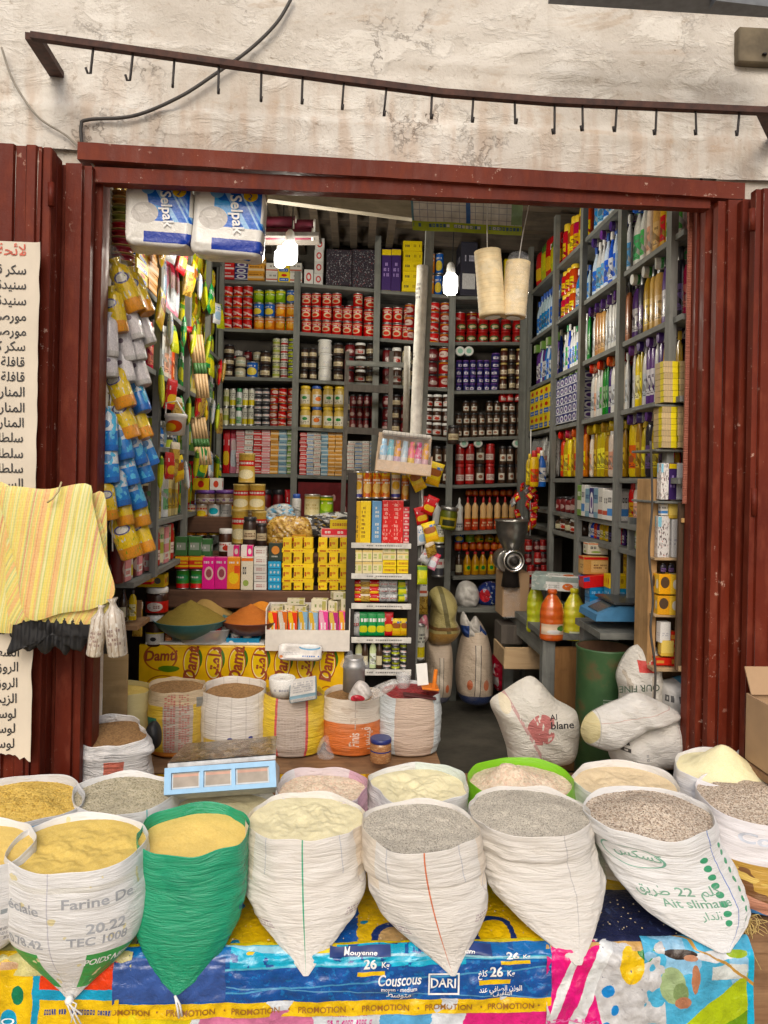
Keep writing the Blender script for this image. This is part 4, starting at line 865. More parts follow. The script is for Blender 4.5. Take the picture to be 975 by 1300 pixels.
ORD = 'first second third fourth fifth sixth seventh eighth ninth tenth eleventh twelfth thirteenth fourteenth fifteenth sixteenth seventeenth eighteenth nineteenth twentieth'.split()
UP = ['bottom', 'second up', 'third up', 'fourth up', 'fifth up', 'sixth up', 'seventh up', 'eighth up', 'ninth up', 'tenth up', 'eleventh up', 'twelfth up']
_used = {}; _ju = {}
def lab(d, tail):
    s = d + ', ' + tail; w = s.split()
    if len(w) > 16: s = ' '.join(w[:16])
    k = _used.get(s, 0); _used[s] = k + 1
    return s if not k else None
def nth(*key):
    _ju[key] = _ju.get(key, -1) + 1; return ORD[min(19, _ju[key])]
def item(p, loc, rz, sc, tail, grp=None, tilt=(0, 0)):
    s = p['_d'] + ', ' + tail
    return tag(place(p, loc, rz, sc, tilt=tilt), s, p['_c'], grp or p['_g'])
# ---- back wall shelving
BX = [(280, 378), (378, 480), (480, 575), (575, 666)]
BB = [[(355, 359), (416, 420), (478, 480), (540, 541), (601, 602), (665, 666)], [(359, 367), (421, 428), (481, 487), (542, 547), (603, 606), (668, 670)],
      [(368, 375), (429, 436), (487, 493), (548, 556), (607, 616), (674, 676)], [(376, 376), (434, 434), (496, 495), (556, 553), (616, 613), (675, 672), (732, 730)]]
unit = thing('shelf_unit', 'tall grey painted wooden shelving of tins and jars across the back of the shop', 'shelves', (.2, 5.5, 0))
def byy(b, s, x):
    (x0, x1), (a, c) = BX[b], BB[b][s]; return lerp(a, c, (x - x0) / (x1 - x0))
for b in range(4):
    for s, (a, c) in enumerate(BB[b]):
        A, B = P(BX[b][0], a, YB), P(BX[b][1], c, YB); o = Vector((0, .16, -.012)); m = MB()
        m.bar(A + o, B + o, .32, .024); add(m, 'shelf_board', GREYX, unit)
for x, yt in ((280, 330), (378, 345), (480, 300), (575, 350), (666, 330)):
    A = P(x, yt, YB - .012); B = P(x - 8, 760, YB - .012); m = MB(); m.bar(A, B, .045, .03, upv=(0, 1, 0)); add(m, 'post', GREYW, unit)
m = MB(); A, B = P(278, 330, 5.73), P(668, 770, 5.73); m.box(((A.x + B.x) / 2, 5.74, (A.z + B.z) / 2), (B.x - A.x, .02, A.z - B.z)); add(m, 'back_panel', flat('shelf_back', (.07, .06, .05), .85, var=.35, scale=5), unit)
BNAME = [('corner post', 'behind bulbs'), ('bulb side', 'behind ladder'), ('ladder side', 'behind white pole'), ('pole side', 'above grinder')]
SN = ['top ledge', 'upper shelf', 'third shelf', 'fourth shelf', 'fifth shelf', 'sixth shelf', 'lowest shelf']
def row(b, s, protos, x0, x1, n, ytop, lv=1, d=.07, jit=.08, rj=.5, deep=None, off=0, miss=(), base=None):
    protos = protos if isinstance(protos, (list, tuple)) else [protos]
    for i in range(n):
        xc = lerp(x0, x1, (i + .5) / n); yb = base if base else byy(b, s, xc); B = P(xc, yb, YB); Q = P(xc, yb, YB + d)
        per = F / (B - CAM).dot(_fw); wd = (x1 - x0) / n / per * .97; h = (yb - ytop) / lv / per
        pz = B.z + .002
        for k in range(lv):
            if (i, k) in miss: continue
            p = N[protos[(i + off) % len(protos)] if not isinstance(protos[0], tuple) else protos[min(k, len(protos) - 1)][i % len(protos[0])]]
            car = p['_c'] in ('box',)
            tail = f"{nth(b, s, p['_d'], k)} from {BNAME[b][0]}, " + (UP[k] + ', ' if lv > 1 else '') + f"{SN[s]} {BNAME[b][1]}"
            item(p, (Q.x + rnd.gauss(0, .002), Q.y + rnd.uniform(0, jit * .1), pz), rnd.gauss(0, .03) if car else rnd.uniform(-rj, rj), (wd, (deep or wd), h * .995), tail)
            pz += h
T = True
# top ledge
row(0, 0, ['redw'], 281, 300, 1, 325, 3, deep=.2); row(0, 0, ['navyw'], 300, 317, 1, 327, 4, deep=.2); row(0, 0, ['orgs'], 317, 338, 1, 328, 3, deep=.2); row(0, 0, ['whitex', 'yelblu'], 338, 384, 3, 334, 2, deep=.15)
box('disc4', (.75, .74, .72), [('disc', .5, .5, .3, .3, (.55, .08, .08)), ('disc', .5, .5, .17, .17, (.78, .76, .74))], 'white box with red disc', 'white boxes with a red disc')
row(1, 0, ['disc4'], 399, 411, 1, 301, 4, deep=.1); row(1, 0, ['disc4'], 386, 398, 1, 341, 1, deep=.1)
box('darkbag', (.03, .025, .035), [('blob', 22, .62, (.3, .3, .32), 1), ('blob', 30, .68, (.35, .1, .1), 1)], 'wire bin of dark glittering packets', 'dark packet bins', rough=.2, coat=.5, wrap=1.)
row(1, 0, ['darkbag'], 413, 479, 2, 318, 1, deep=.2)
box('purpbox', (.05, .025, .12), [('band', .86, 1, (.75, .58, .03)), ('text', .2, .8, .3, .7, 3, 4, (.4, .3, .6))], 'tall dark purple box, yellow lid', 'tall dark boxes'); row(2, 0, ['purpbox'], 483, 508, 2, 316, 1, deep=.15)
box('yelbox', (.78, .62, .02), [('text', .08, .35, .3, .7, 1, 3, K_), ('text', .55, .92, .3, .75, 1, 5, (.3, .2, .02))], 'yellow box with black print', 'yellow boxes on the top ledge'); row(2, 0, ['yelbox'], 509, 534, 1, 307, 5, deep=.18)
row(2, 0, ['orange', 'blue'], 541, 562, 2, 318, 2); box('darkcar', (.035, .035, .05), [('rect', .1, .9, .1, .4, (.55, .55, .56)), ('text', .15, .85, .6, .8, 1, 8, (.5, .5, .6))], 'dark grey carton', 'dark cartons')
row(3, 0, ['darkcar'], 580, 602, 1, 308, 1, deep=.2); row(3, 0, ['darkcar', 'yelbox'], 610, 660, 2, 330, 1, deep=.2)
# upper shelf
row(0, 1, ['red'], 282, 320, 3, 361, 4); row(0, 1, [('orange', 'orange', 'orange', 'orange'), ('blue', 'blue', 'orange', 'orange'), ('green', 'green', 'green', 'blue')], 321, 376, 4, 366, 3)
row(1, 1, ['tomred'], 382, 460, 6, 370, 3, miss=((4, 2),)); row(1, 1, ['tomred'], 461, 478, 1, 375, 3)
row(2, 1, ['tomred'], 484, 524, 3, 388, 2); row(2, 1, ['dkred'], 524, 528, 0, 380, 3); row(2, 1, ['red', 'dkred'], 543, 572, 2, 382, 4); row(2, 1, ['dkred'], 512, 526, 1, 384, 3)
row(3, 1, ['grnred'], 577, 664, 6, 404, 2); row(3, 1, ['red', 'dkred'], 577, 620, 3, 389, 1, d=.2, base=412)
# third shelf
row(0, 2, ['darkjar', 'smallcan3', 'redcup', 'palejar'], 283, 345, 5, 440, 3, d=.2); row(2, 2, ['darkjar', 'redcup', 'nut'], 484, 540, 5, 446, 3, d=.2); row(1, 1, ['red', 'tomred'], 382, 478, 7, 380, 2, d=.2); row(1, 3, ['darkjar', 'redcup'], 438, 478, 4, 500, 2, d=.2); row(0, 1, ['red', 'green'], 321, 376, 5, 380, 2, d=.2)
row(0, 2, ['darkjar', 'palejar'], 283, 312, 2, 436, 3, miss=((1, 2),)); row(0, 2, ['blue'], 313, 328, 1, 458, 1); row(0, 2, ['darkjar'], 329, 344, 1, 444, 2); row(0, 2, ['smallcan', 'smallcan3', 'smallcan2'], 345, 375, 3, 428, 5)
row(1, 2, ['darkjar'], 381, 402, 2, 440, 3); N['bucket'] = jar(art('bucket_white', (.76, .75, .72), [('text', .3, .7, .3, .5, 2, 6, (.5, .5, .55))], rep=2), CW, 'small white bucket', 'small white buckets', 'bucket', 'bucket', neck=.47, lh=.12)
row(1, 2, ['bucket'], 403, 421, 1, 430, 3); row(1, 2, ['darkjar', 'redcup', 'nut'], 422, 478, 4, 434, 3)
row(2, 2, ['redcup', 'nut', 'palejar'], 484, 522, 3, 440, 2); row(2, 2, ['redcup', 'dkred'], 540, 572, 2, 440, 3)
row(3, 2, ['purple'], 578, 622, 5, 456, 4); row(3, 2, ['purple'], 622, 634, 1, 447, 5); row(3, 2, ['brownjar', 'darkjar'], 634, 664, 3, 441, 3)
N['whitelid'] = hold(lath('pot', [(.46, 0), (.5, .05), (.5, .95), (.45, 1)], [art('pot_white', (.72, .73, .7), [('disc', .5, .5, .3, .3, (.3, .5, .4))])]), d='white round pot on its side', cat='pot', grp='white pots on their sides')
for x in (583, 594):
    Q = P(x, 447, YB + .05); place(N['whitelid'], Q, 0, (.07, .07, .05), tilt=(pi / 2, 0), group='white pots on their sides', label=f"white round pot lying face out above navy jars, {'first' if x < 590 else 'second'} from pole side", cat='pot')
# fourth shelf
N['tallcan'] = tin(art('can_tall_white', (.68, .68, .6), [('band', .1, .4, (.62, .52, .08)), ('text', .1, .9, .5, .8, 3, 8, K_)], rep=2), 'slim white and yellow can', 'slim stacked cans')
N['tallblk'] = tin(art('can_tall_black', (.05, .05, .06), [('band', .3, .6, (.66, .66, .64)), ('text', .1, .9, .38, .55, 1, 8, RD)], rep=2), 'slim black and white can', 'slim stacked cans')
row(0, 3, ['smallcan', 'tallcan', 'can2', 'tallcan', 'tallcan'], 283, 322, 5, 492, 2); row(0, 3, ['tallblk'], 322, 342, 2, 492, 5); row(0, 3, ['dkred', 'red', 'dkred'], 342, 375, 3, 492, 5)
row(1, 3, ['mustard', 'mustardb', 'mustard', 'mustard'], 380, 437, 4, 489, 2); row(1, 3, ['redcup'], 443, 478, 4, 500, 3)
row(2, 3, ['redcup', 'darkjar'], 484, 520, 3, 500, 3); row(2, 3, ['nut'], 536, 573, 3, 500, 3)
row(3, 3, ['olive'], 577, 664, 9, 508, 3, miss=((0, 2), (3, 2))); row(3, 3, ['jam'], 632, 663, 3, 499, 1, d=.05, base=510)
# fifth shelf
row(0, 4, ['pinkw', 'whitex', 'redw', 'pinkw', 'orgs', 'blus', 'grns'], 300, 375, 7, 546, 8, deep=.08); row(0, 4, ['redp', 'pinkp'], 282, 300, 2, 545, 1)
row(1, 4, ['redw', 'whiteb', 'whitex', 'blus', 'orgs', 'orgs'], 380, 434, 6, 549, 11, deep=.08); row(1, 4, ['whitex', 'whiteb'], 440, 478, 4, 560, 9, deep=.08)
row(2, 4, ['olive'], 536, 573, 3, 566, 2); row(3, 4, ['jam', 'jam', 'olive'], 577, 628, 4, 563, 2); row(3, 4, ['olive'], 632, 663, 3, 566, 2)
for x in (588, 606, 655):
    Q = P(x, 563, YB + .06); place(N['whitelid'], Q, 0, (.065, .065, .04), tilt=(pi / 2, 0), group='white pots on their sides', label=f"white jar lid facing out above red jam jars, {ORD[(588, 606, 655).index(x)]} from pole side", cat='pot')
# sixth and lowest shelves
row(2, 5, ['cone', 'cone'], 548, 573, 2, 634, 1); row(3, 5, ['cone'], 577, 588, 1, 632, 1); row(3, 5, ['sauce'], 589, 664, 8, 631, 1); row(3, 6, ['oild', 'oil', 'oil', 'oil', 'oil', 'oil', 'oild', 'oil'], 577, 660, 8, 702, 1)
N['redpot'] = hold(lath('pot', [(.42, 0), (.5, .2), (.5, .7), (.4, .9), (.3, 1)], [art('pot_red', (.32, .03, .02), [('disc', .5, .5, .3, .3, (.5, .15, .05))], coat=.5)]), d='small round red pot', cat='pot', grp='small red pots')
row(3, 5, ['redpot'], 590, 660, 8, 622, 1, d=.16, base=631); row(3, 6, ['redpot'], 577, 650, 8, 690, 1, d=.1, base=701)
row(3, 6, ['blue', 'green', 'oil', 'oil', 'oil'], 577, 640, 5, 678, 1, d=.16, base=691)
row(0, 5, ['redp', 'goldp', 'darkjar', 'redcup', 'redcup', 'redp'], 282, 376, 6, 622, 1); row(1, 5, ['redcup'], 380, 478, 7, 630, 1); row(2, 5, ['yp', 'palejar', 'redp'], 484, 545, 3, 630, 1)
# ---- side wall shelving
def sidewall(X, posts, zs, name, label, d0=.3):
    sgn = 1 if X > 0 else -1
    u = thing('shelf_unit', label, 'shelves', (X + sgn * .15, 4.2, 0))
    for y in posts[(X < 0):]:
        m = MB(); m.bar((X + sgn * .01, y, 1.66 if X > 0 and y == posts[0] else 1.1 if X < 0 else .0), (X + sgn * .01, y, 3.3), .045, .03, upv=(1, 0, 0)); add(m, 'post', GREYW, u)
    for z in zs:
        m = MB(); L0 = posts[0] - (.1 if X > 0 and z > 1.6 else -.25); n = 6
        for i in range(n):
            a, b = lerp(L0, posts[-1], i / n), lerp(L0, posts[-1], (i + 1) / n)
        m.bar((X + sgn * .16, L0, z - .012), (X + sgn * .16, posts[-1], z - .012 + rnd.uniform(-.015, .015)), .3, .024); add(m, 'shelf_board', GREYY, u)
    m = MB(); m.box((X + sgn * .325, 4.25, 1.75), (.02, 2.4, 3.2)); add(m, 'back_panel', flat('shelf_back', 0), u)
    return u
LP, LZ = [3.0, 3.58, 4.24, 4.85, 5.36], [1.12, 1.36, 1.72, 2.08, 2.42, 2.76, 3.1]
RP, RZ = [3.0, 3.56, 4.15, 4.70, 5.36], [1.28, 1.40, 1.62, 1.95, 2.28, 2.62, 2.98]
sidewall(XL, LP, LZ, 'L', 'grey wooden shelving along the dim wall behind the hanging sachets')
sidewall(XR, RP, RZ, 'R', 'grey wooden shelving packed with bottles along the detergent wall')
SHN = {'L': ('dim wall', LZ), 'R': ('detergent wall', RZ)}
def side(w, b, z, protos, n, h, lv=1, f0=.04, f1=.96, deep=None, rj=.35, ys=None, inset=.07, lean=0):
    protos = protos if isinstance(protos, (list, tuple)) else [protos]
    X = XL if w == 'L' else XR; sg = -1 if w == 'L' else 1; ps = LP if w == 'L' else RP
    y0, y1 = ys or (ps[b], ps[b + 1]); y0, y1 = lerp(y0, y1, f0), lerp(y0, y1, f1); wd = (y1 - y0) / n * .96
    if lv == 1 and n > 2: n = min(16, round(n * (1.6 if w == 'L' else 1.35))); wd = (y1 - y0) / n * 1.0
    zs = SHN[w][1]; si = min(range(len(zs)), key=lambda i: abs(zs[i] - z)); bay = ORD[b] if b >= 0 else 'doorway'
    for i in range(n):
        y = lerp(y0, y1, (i + .5) / n); pz = z + .004
        for k in range(lv):
            p = N[protos[i % len(protos)] if rnd.random() < .75 or lv > 1 else rnd.choice(protos)]; hh = h * (1 if lv > 1 else rnd.uniform(.86, 1.06))
            dp = deep or wd; hh = min(.31, hh * 1.13) if lv == 1 and h > .2 else hh; car = p['_c'] == 'box'
            tail = f"{nth(w, b, si, p['_d'], k)} from doorway, " + (UP[k] + ', ' if lv > 1 else '') + f"{bay} bay, {SHL[len(zs) - 1 - si]}, {SHN[w][0]}"
            item(p, (X + sg * (inset + dp * .35 * 0), y, pz), -sg * pi / 2 + (rnd.gauss(0, .04) if car else rnd.uniform(-rj, rj)), (wd, dp, hh), tail)
            pz += hh
SHL = ['top shelf', 'second shelf', 'third shelf', 'fourth shelf', 'fifth shelf', 'sixth shelf', 'seventh shelf', 'lowest shelf']
# detergent wall, from the doorway inwards
side('R', -1, 2.62, ['grn', 'grn', 'redb', 'redb'], 4, .19, ys=(2.83, 3.0)); side('R', -1, 2.28, ['whitep', 'redb'], 2, .24, ys=(2.83, 3.0)); side('R', -1, 1.95, ['yelb', 'yelb', 'pump'], 3, .19, ys=(2.83, 3.0))
side('R', 0, 2.98, ['wgreen', 'bleachw', 'yelb'], 4, .3); side('R', 0, 2.62, ['wgreen', 'wgreen', 'yelb', 'tan', 'pink'], 5, .3)
side('R', 0, 2.28, ['blk', 'purp', 'purp', 'tan', 'tan', 'amber'], 6, .28); side('R', 0, 1.95, ['amber', 'yell', 'white', 'yell', 'purp', 'white', 'purp', 'purp', 'white'], 9, .29); side('R', 0, 1.62, ['yelb', 'yelb', 'blk', 'blk', 'blk', 'purp', 'amber'], 6, .27)
side('R', 0, 1.40, ['redb', 'orgb', 'blueb', 'yelb', 'pink', 'amber', 'grn'], 7, .185); side('R', 0, 1.28, ['pump', 'pink'], 3, .11, f0=.45)
side('R', 1, 2.98, ['bleach', 'bleachw'], 5, .3); side('R', 1, 2.62, ['bleachw', 'bleach', 'bleachw', 'bleach', 'blueb', 'bleach', 'bleachw'], 7, .3); side('R', 1, 2.28, ['tan', 'tan', 'tan', 'white', 'white', 'white', 'white'], 8, .27)
side('R', 1, 1.95, ['white', 'pink', 'white', 'yell', 'white', 'purp', 'grn', 'grn', 'wgreen'], 9, .27); side('R', 1, 1.62, ['amber', 'pink', 'pink', 'pink', 'amber', 'amber', 'amber'], 7, .26); side('R', 1, 1.40, ['whiteb', 'grns', 'whitex', 'blus', 'navyw', 'blus'], 6, .17, deep=.15); side('R', 1, 1.28, ['purp', 'redb', 'blueb', 'white', 'blk', 'tan', 'amber', 'yell'], 9, .1)
side('R', 2, 2.98, ['can1', 'limep', 'yp'], 5, .22); side('R', 2, 2.62, ['bleach', 'blueb'], 3, .22, f1=.5); side('R', 2, 2.62, ['can1'], 3, .15, 2, f0=.5); side('R', 2, 2.28, ['grn', 'bleachw', 'blueb', 'wgreen', 'bleachw', 'wgreen'], 8, .25)
side('R', 2, 1.95, ['navyw'], 6, .056, 5, deep=.1); side('R', 2, 1.62, ['amber', 'orgb', 'yelb', 'orgb', 'yelb'], 5, .26); side('R', 2, 1.40, ['redcup', 'jam'], 4, .1); side('R', 2, 1.28, ['oild', 'nut'], 4, .1)
side('R', 3, 2.98, ['redp', 'limep'], 4, .25); side('R', 3, 2.62, ['bleach'], 7, .25); side('R', 3, 2.28, ['blueb', 'purp', 'bleach'], 8, .25); side('R', 3, 1.95, ['yelblu'], 5, .095, 3, deep=.1); side('R', 3, 1.62, ['silverp'], 3, .25)
# lying bottles and lids pushed in above the standing ones
for (b, z, pr, n) in ((0, 2.915, 'blueb', 4), (0, 2.57, 'wgreen', 4), (0, 2.235, 'purp', 5), (1, 2.93, 'purp', 4), (1, 2.55, 'purp', 6), (1, 2.225, 'redb', 4), (1, 1.885, 'amber', 5), (2, 2.24, 'grns', 5), (0, 1.9, 'purp', 5), (2, 1.885, 'redb', 4), (3, 2.54, 'grns', 4)):
    for i in range(n):
        y = lerp(RP[b], RP[b + 1], (i + .6) / (n + .2)); p = N[pr]
        item(p, (XR + .03, y, z), rnd.uniform(-.3, .3), (.055, .055, .16), f"laid flat overhead, {nth('lay', b, z > 2.2, z > 2.7, pr)} from doorway, {ORD[b]} bay, {SHL[len(RZ) - 1 - max(j for j in range(len(RZ)) if RZ[j] < z)]}, detergent wall", tilt=(0, pi / 2))
# dim wall
side('L', 0, 2.76, ['yp', 'orgs', 'redw'], 3, .3, f0=.2); side('L', 0, 2.42, ['yelblu', 'orgs', 'pinkw', 'yelbox'], 2, .045, 6, f0=.35, deep=.12); side('L', 0, 2.08, ['limep'], 3, .25, f0=.3); side('L', 0, 1.72, ['purp', 'redb', 'blueb'], 4, .27, f0=.3); side('L', 0, 1.36, ['darkjar', 'redcup', 'smallcan'], 4, .14, 2, f0=.3); side('L', 0, 1.12, ['redcup', 'pinkw', 'tallcan'], 4, .17, f0=.3)
side('L', 1, 2.76, ['whitep', 'pinkp', 'limep'], 4, .28); side('L', 1, 2.42, ['pinkp', 'pinkp', 'whitep'], 4, .29); side('L', 1, 2.08, ['redb', 'pink', 'wgreen', 'white'], 5, .24); side('L', 1, 1.72, ['whitep', 'smallcan2', 'blueb', 'blueb'], 5, .15); side('L', 1, 1.36, ['can3', 'can3', 'can3', 'white', 'can2'], 5, .28); side('L', 1, 1.12, ['pinkw', 'smallcan', 'jam', 'goldp'], 5, .19)
side('L', 2, 2.76, ['yp', 'limep'], 6, .13, 2); side('L', 2, 2.42, ['limep', 'yp'], 5, .15, 2); side('L', 2, 2.08, ['limep', 'greenp', 'can3'], 5, .26); side('L', 2, 1.72, ['greenp', 'grns', 'greenp', 'grn'], 5, .26); side('L', 2, 1.36, ['redp', 'greenp', 'tallcan', 'blueb'], 5, .26)
side('L', 3, 2.76, ['yp', 'limep'], 5, .13, 2); side('L', 3, 2.42, ['yp', 'limep', 'goldp'], 5, .15, 2); side('L', 3, 2.08, ['limep', 'smallcan2', 'can2'], 5, .26); side('L', 3, 1.72, ['greenp', 'limep', 'darkjar'], 5, .26); side('L', 3, 1.36, ['redp', 'pinkp', 'redp'], 5, .27)

# packets clipped along the posts of the dim wall
for i in range(44):
    y = 3.45 + (i % 11) * .165 + rnd.uniform(-.04, .04); z = 1.5 + (i // 11) * .34 + rnd.uniform(0, .1); c = ('limep', 'yp', 'greenp', 'goldp', 'limep', 'redp', 'whitep')[(i * 5 + i // 7) % 7]
    item(N[c], (XL + .025 + rnd.uniform(0, .02), y, z), pi / 2 + rnd.uniform(-.4, .4), (.1, .06, rnd.uniform(.13, .18)), f"clipped to shelf edge, {ORD[i % 11]} from doorway, {('lowest', 'second', 'third', 'top')[i // 11]} strip, dim wall", 'packets clipped along the dim wall', tilt=(rnd.uniform(-.15, .15), rnd.uniform(-.25, .25)))
# ------------------------------------------------------------ soft shapes
def spow(x, e): return (1 if x >= 0 else -1) * abs(x) ** e
def softbox(m, c, size, e=.3, amp=0., seed=0, nu=40, nv=24, mat=0, freq=5.):
    """box with swollen faces and rounded corners; UV is the front face"""
    a, b, h = size[0] / 2, size[1] / 2, size[2] / 2
    def fn(u, v):
        t, f = 2 * pi * u, pi * (v - .5)
        x, y, z = spow(cos(f), e) * spow(sin(t), e), -spow(cos(f), e) * spow(cos(t), e), spow(sin(f), e)
        n = 1 + amp / max(a, h) * fbm(x * freq / 3 + seed, y * freq / 3, z * freq / 3, 3)
        return (c[0] + a * x * n, c[1] + b * y * (1 + 1.5 * amp / b * ns(x * freq + seed, z * freq, y)), c[2] + h * z * n)
    ids = [[m.vert(fn(i / nu, j / nv)) for i in range(nu)] for j in range(nv + 1)]
    def uv(i): p = m.M.inverted() @ m.v[i]; return ((p.x - c[0]) / (2 * a) + .5, (p.z - c[2]) / (2 * h) + .5)
    for j in range(nv):
        for i in range(nu):
            q = [ids[j][i], ids[j][(i + 1) % nu], ids[j + 1][(i + 1) % nu], ids[j + 1][i]]
            m.face(q, [uv(k) for k in q], mat, True)
def softfront(size, e=.3):
    a, b, h = size[0] / 2, size[1] / 2, size[2] / 2; p = 2 / e
    return lambda x, z: -b * max(0, 1 - max(abs(x / a), abs(z / h)) ** p) ** (1 / p)
def lump(name, label, cat, outline, Y, depth, mat, amp=.008, seed=1, freq=14, group=None, flatb=False, back=.6, nu=72, nv=16, pleat=0, parent=None, ridge=0.):
    """a limp bag: its silhouette at its own distance, swollen to a real thickness front and back"""
    pts = [P(x, y, Y) for x, y in outline]; n = len(pts); L = []
    for i in range(n):                      # smooth the traced corners a little
        p0, p1, p2, p3 = pts[i - 1], pts[i], pts[(i + 1) % n], pts[(i + 2) % n]
        for k in range(6):
            t = k / 6; L.append(.5 * ((2 * p1) + (-p0 + p2) * t + (2 * p0 - 5 * p1 + 4 * p2 - p3) * t * t + (-p0 + 3 * p1 - 3 * p2 + p3) * t ** 3))
    per = [0]
    for i in range(len(L)): per.append(per[-1] + (L[(i + 1) % len(L)] - L[i]).length)
    def edge(u):
        d = (u % 1) * per[-1]; i = 0
        while per[i + 1] < d: i += 1
        return L[i].lerp(L[(i + 1) % len(L)], (d - per[i]) / max(1e-9, per[i + 1] - per[i]))
    E = [edge(i / nu) for i in range(nu)]
    C = sum(E, Vector()) / nu
    x0, x1 = min(p.x for p in E), max(p.x for p in E); z0, z1 = min(p.z for p in E), max(p.z for p in E)
    m = MB()
    for sgn in (-1, 1):
        def fn(u, v):
            p = C.lerp(E[int(round(u * nu)) % nu], v); q = Vector(p)
            th = sqrt(max(0, 1 - v ** 3)) * depth * (1 if sgn < 0 else back)
            w = amp * (.35 * fbm(p.x * freq + seed, p.z * freq, seed, 3) + .75 * (1 - 2.6 * abs(ns((p.x + .8 * p.z) * freq * .9 + seed, (p.z - p.x) * freq * .22, 9))) + .55 * (1 - 2.6 * abs(ns((p.x - .6 * p.z) * freq * .25, (p.z + .5 * p.x) * freq * 1.1, seed)))) * (1 - v ** 6)
            if ridge: w += ridge * ns(p.x * 60, p.z * 4, seed) * (.3 + .7 * v)
            if pleat: w += pleat * sin((p.x - C.x) * 2 * pi * 38 + 3 * ns(p.z * 3, 1))
            q.y += sgn * th + (w if sgn < 0 else 0); return q
        ids = [[m.vert(fn(i / nu, j / nv)) for i in range(nu)] for j in range(nv + 1)]
        for j in range(nv):
            for i in range(nu):
                q = [ids[j][i], ids[j][(i + 1) % nu], ids[j + 1][(i + 1) % nu], ids[j + 1][i]]
                if sgn > 0: q.reverse()
                m.face(q, [((m.v[k].x - x0) / (x1 - x0), (m.v[k].z - z0) / (z1 - z0)) for k in q], 0, True)
    o = m.build(name, mat, parent)
    if not parent: tag(o, label, cat, group)
    return o, (lambda u, v: Vector((lerp(x0, x1, u), Y - depth - amp * 1.2 - .002, lerp(z0, z1, v))))
def put(p, x, yb, Y, w, h, label, rz=0., deep=None, tilt=(0, 0), grp=None, cat=None):
    p = N[p] if isinstance(p, str) else p
    B = P(x, yb, Y); per = (B - CAM).dot(_fw) / F
    return tag(place(p, B, rz, (w * per, (deep or w) * per, h * per), tilt=tilt), label, cat or p['_c'], grp or p['_g'])
def zat(y, Y): return P(487, y, Y).z
def piece(name, label, cat, mb, mat, group=None, parent=None):
    o = mb.build(name, mat, parent)
    if not parent: tag(o, label, cat, group)
    return o
def wtext(root, s, px, py, Y, hpx, mat, rot=0., bold=0., width=1., name='lettering', align=0, dy=0., shear=0.):
    """writing standing upright facing the street; height in photo pixels"""
    geo, w = txt(s, bold, shear, width); C = P(px, py, Y); per = (C - CAM).dot(_fw) / F; h = hpx * per
    xs = [v[0] for v in geo[0]]; sh = 0 if not align else (-max(xs) if align > 0 else -min(xs))
    m = MB(); m.text(geo, lambda x, y: (C.x + h * ((x + sh) * cos(rot) - y * sin(rot)), C.y + dy, C.z + h * ((x + sh) * sin(rot) + y * cos(rot))))
    return m.build(name, mat, root)
def wt_add(m, s, px, py, Y, hpx, rot=0., bold=0., width=1., align=0, shear=0.):
    geo, w = txt(s, bold, shear, width); C = P(px, py, Y); per = (C - CAM).dot(_fw) / F; h = hpx * per
    xs = [v[0] for v in geo[0]]; sh = 0 if not align else (-max(xs) if align > 0 else -min(xs))
    m.text(geo, lambda x, y: (C.x + h * ((x + sh) * cos(rot) - y * sin(rot)), C.y, C.z + h * ((x + sh) * sin(rot) + y * cos(rot))))

# ------------------------------------------------------------ lamps
def bulb(x, y, Y, label, power, size=.034):
    C = P(x, y, Y); t = thing('light_bulb', label, 'bulb', tuple(C), 'lit bulbs hanging in the shop')
    k = NT('lit_bulb'); k.b.inputs['Emission Color'].default_value = (1, .97, .9, 1); k.b.inputs['Emission Strength'].default_value = 6; gm_ = k.fin((.9, .9, .88), .3)
    m = MB(); m.lathe([(size * .7, -size * 1.9), (size * 1.05, -size * 1.6), (size * 1.15, -size * .6), (size * 1.1, size * .8), (size * .6, size * 1.3)], 20, c=C); add(m, 'bulb_glass', gm_, t)
    m = MB(); m.lathe([(size * .75, size * 1.2), (size * .6, size * 2.6), (size * .3, size * 3)], 14, c=C); add(m, 'socket', pm('white', 0), t)
    m = MB(); m.tube([C + Vector((0, 0, size * 2.9)), C + Vector((.01, .01, .12)), Vector((C.x + .02, C.y, 3.42))], .003, 6); add(m, 'cord', BLACK, t)
    ld = bpy.data.lights.new('bulb_light', 'POINT'); ld.energy = power; ld.color = (1, .93, .80); ld.shadow_soft_size = .06
    lo = bpy.data.objects.new('bulb_light', ld); COL.objects.link(lo); lo.parent = t; lo.location = (0, -.02, -size * 3.2)
BP = 18
bulb(368, 318, 3.9, 'bright white bulb under a pale cap, upper of the two glowing together', BP, .036); bulb(356, 326, 4.15, 'smaller bright bulb half hidden beside the upper one', BP * .6, .03); bulb(572, 358, 4.2, 'single glowing bulb hanging by the white wrapped pole', BP, .037)

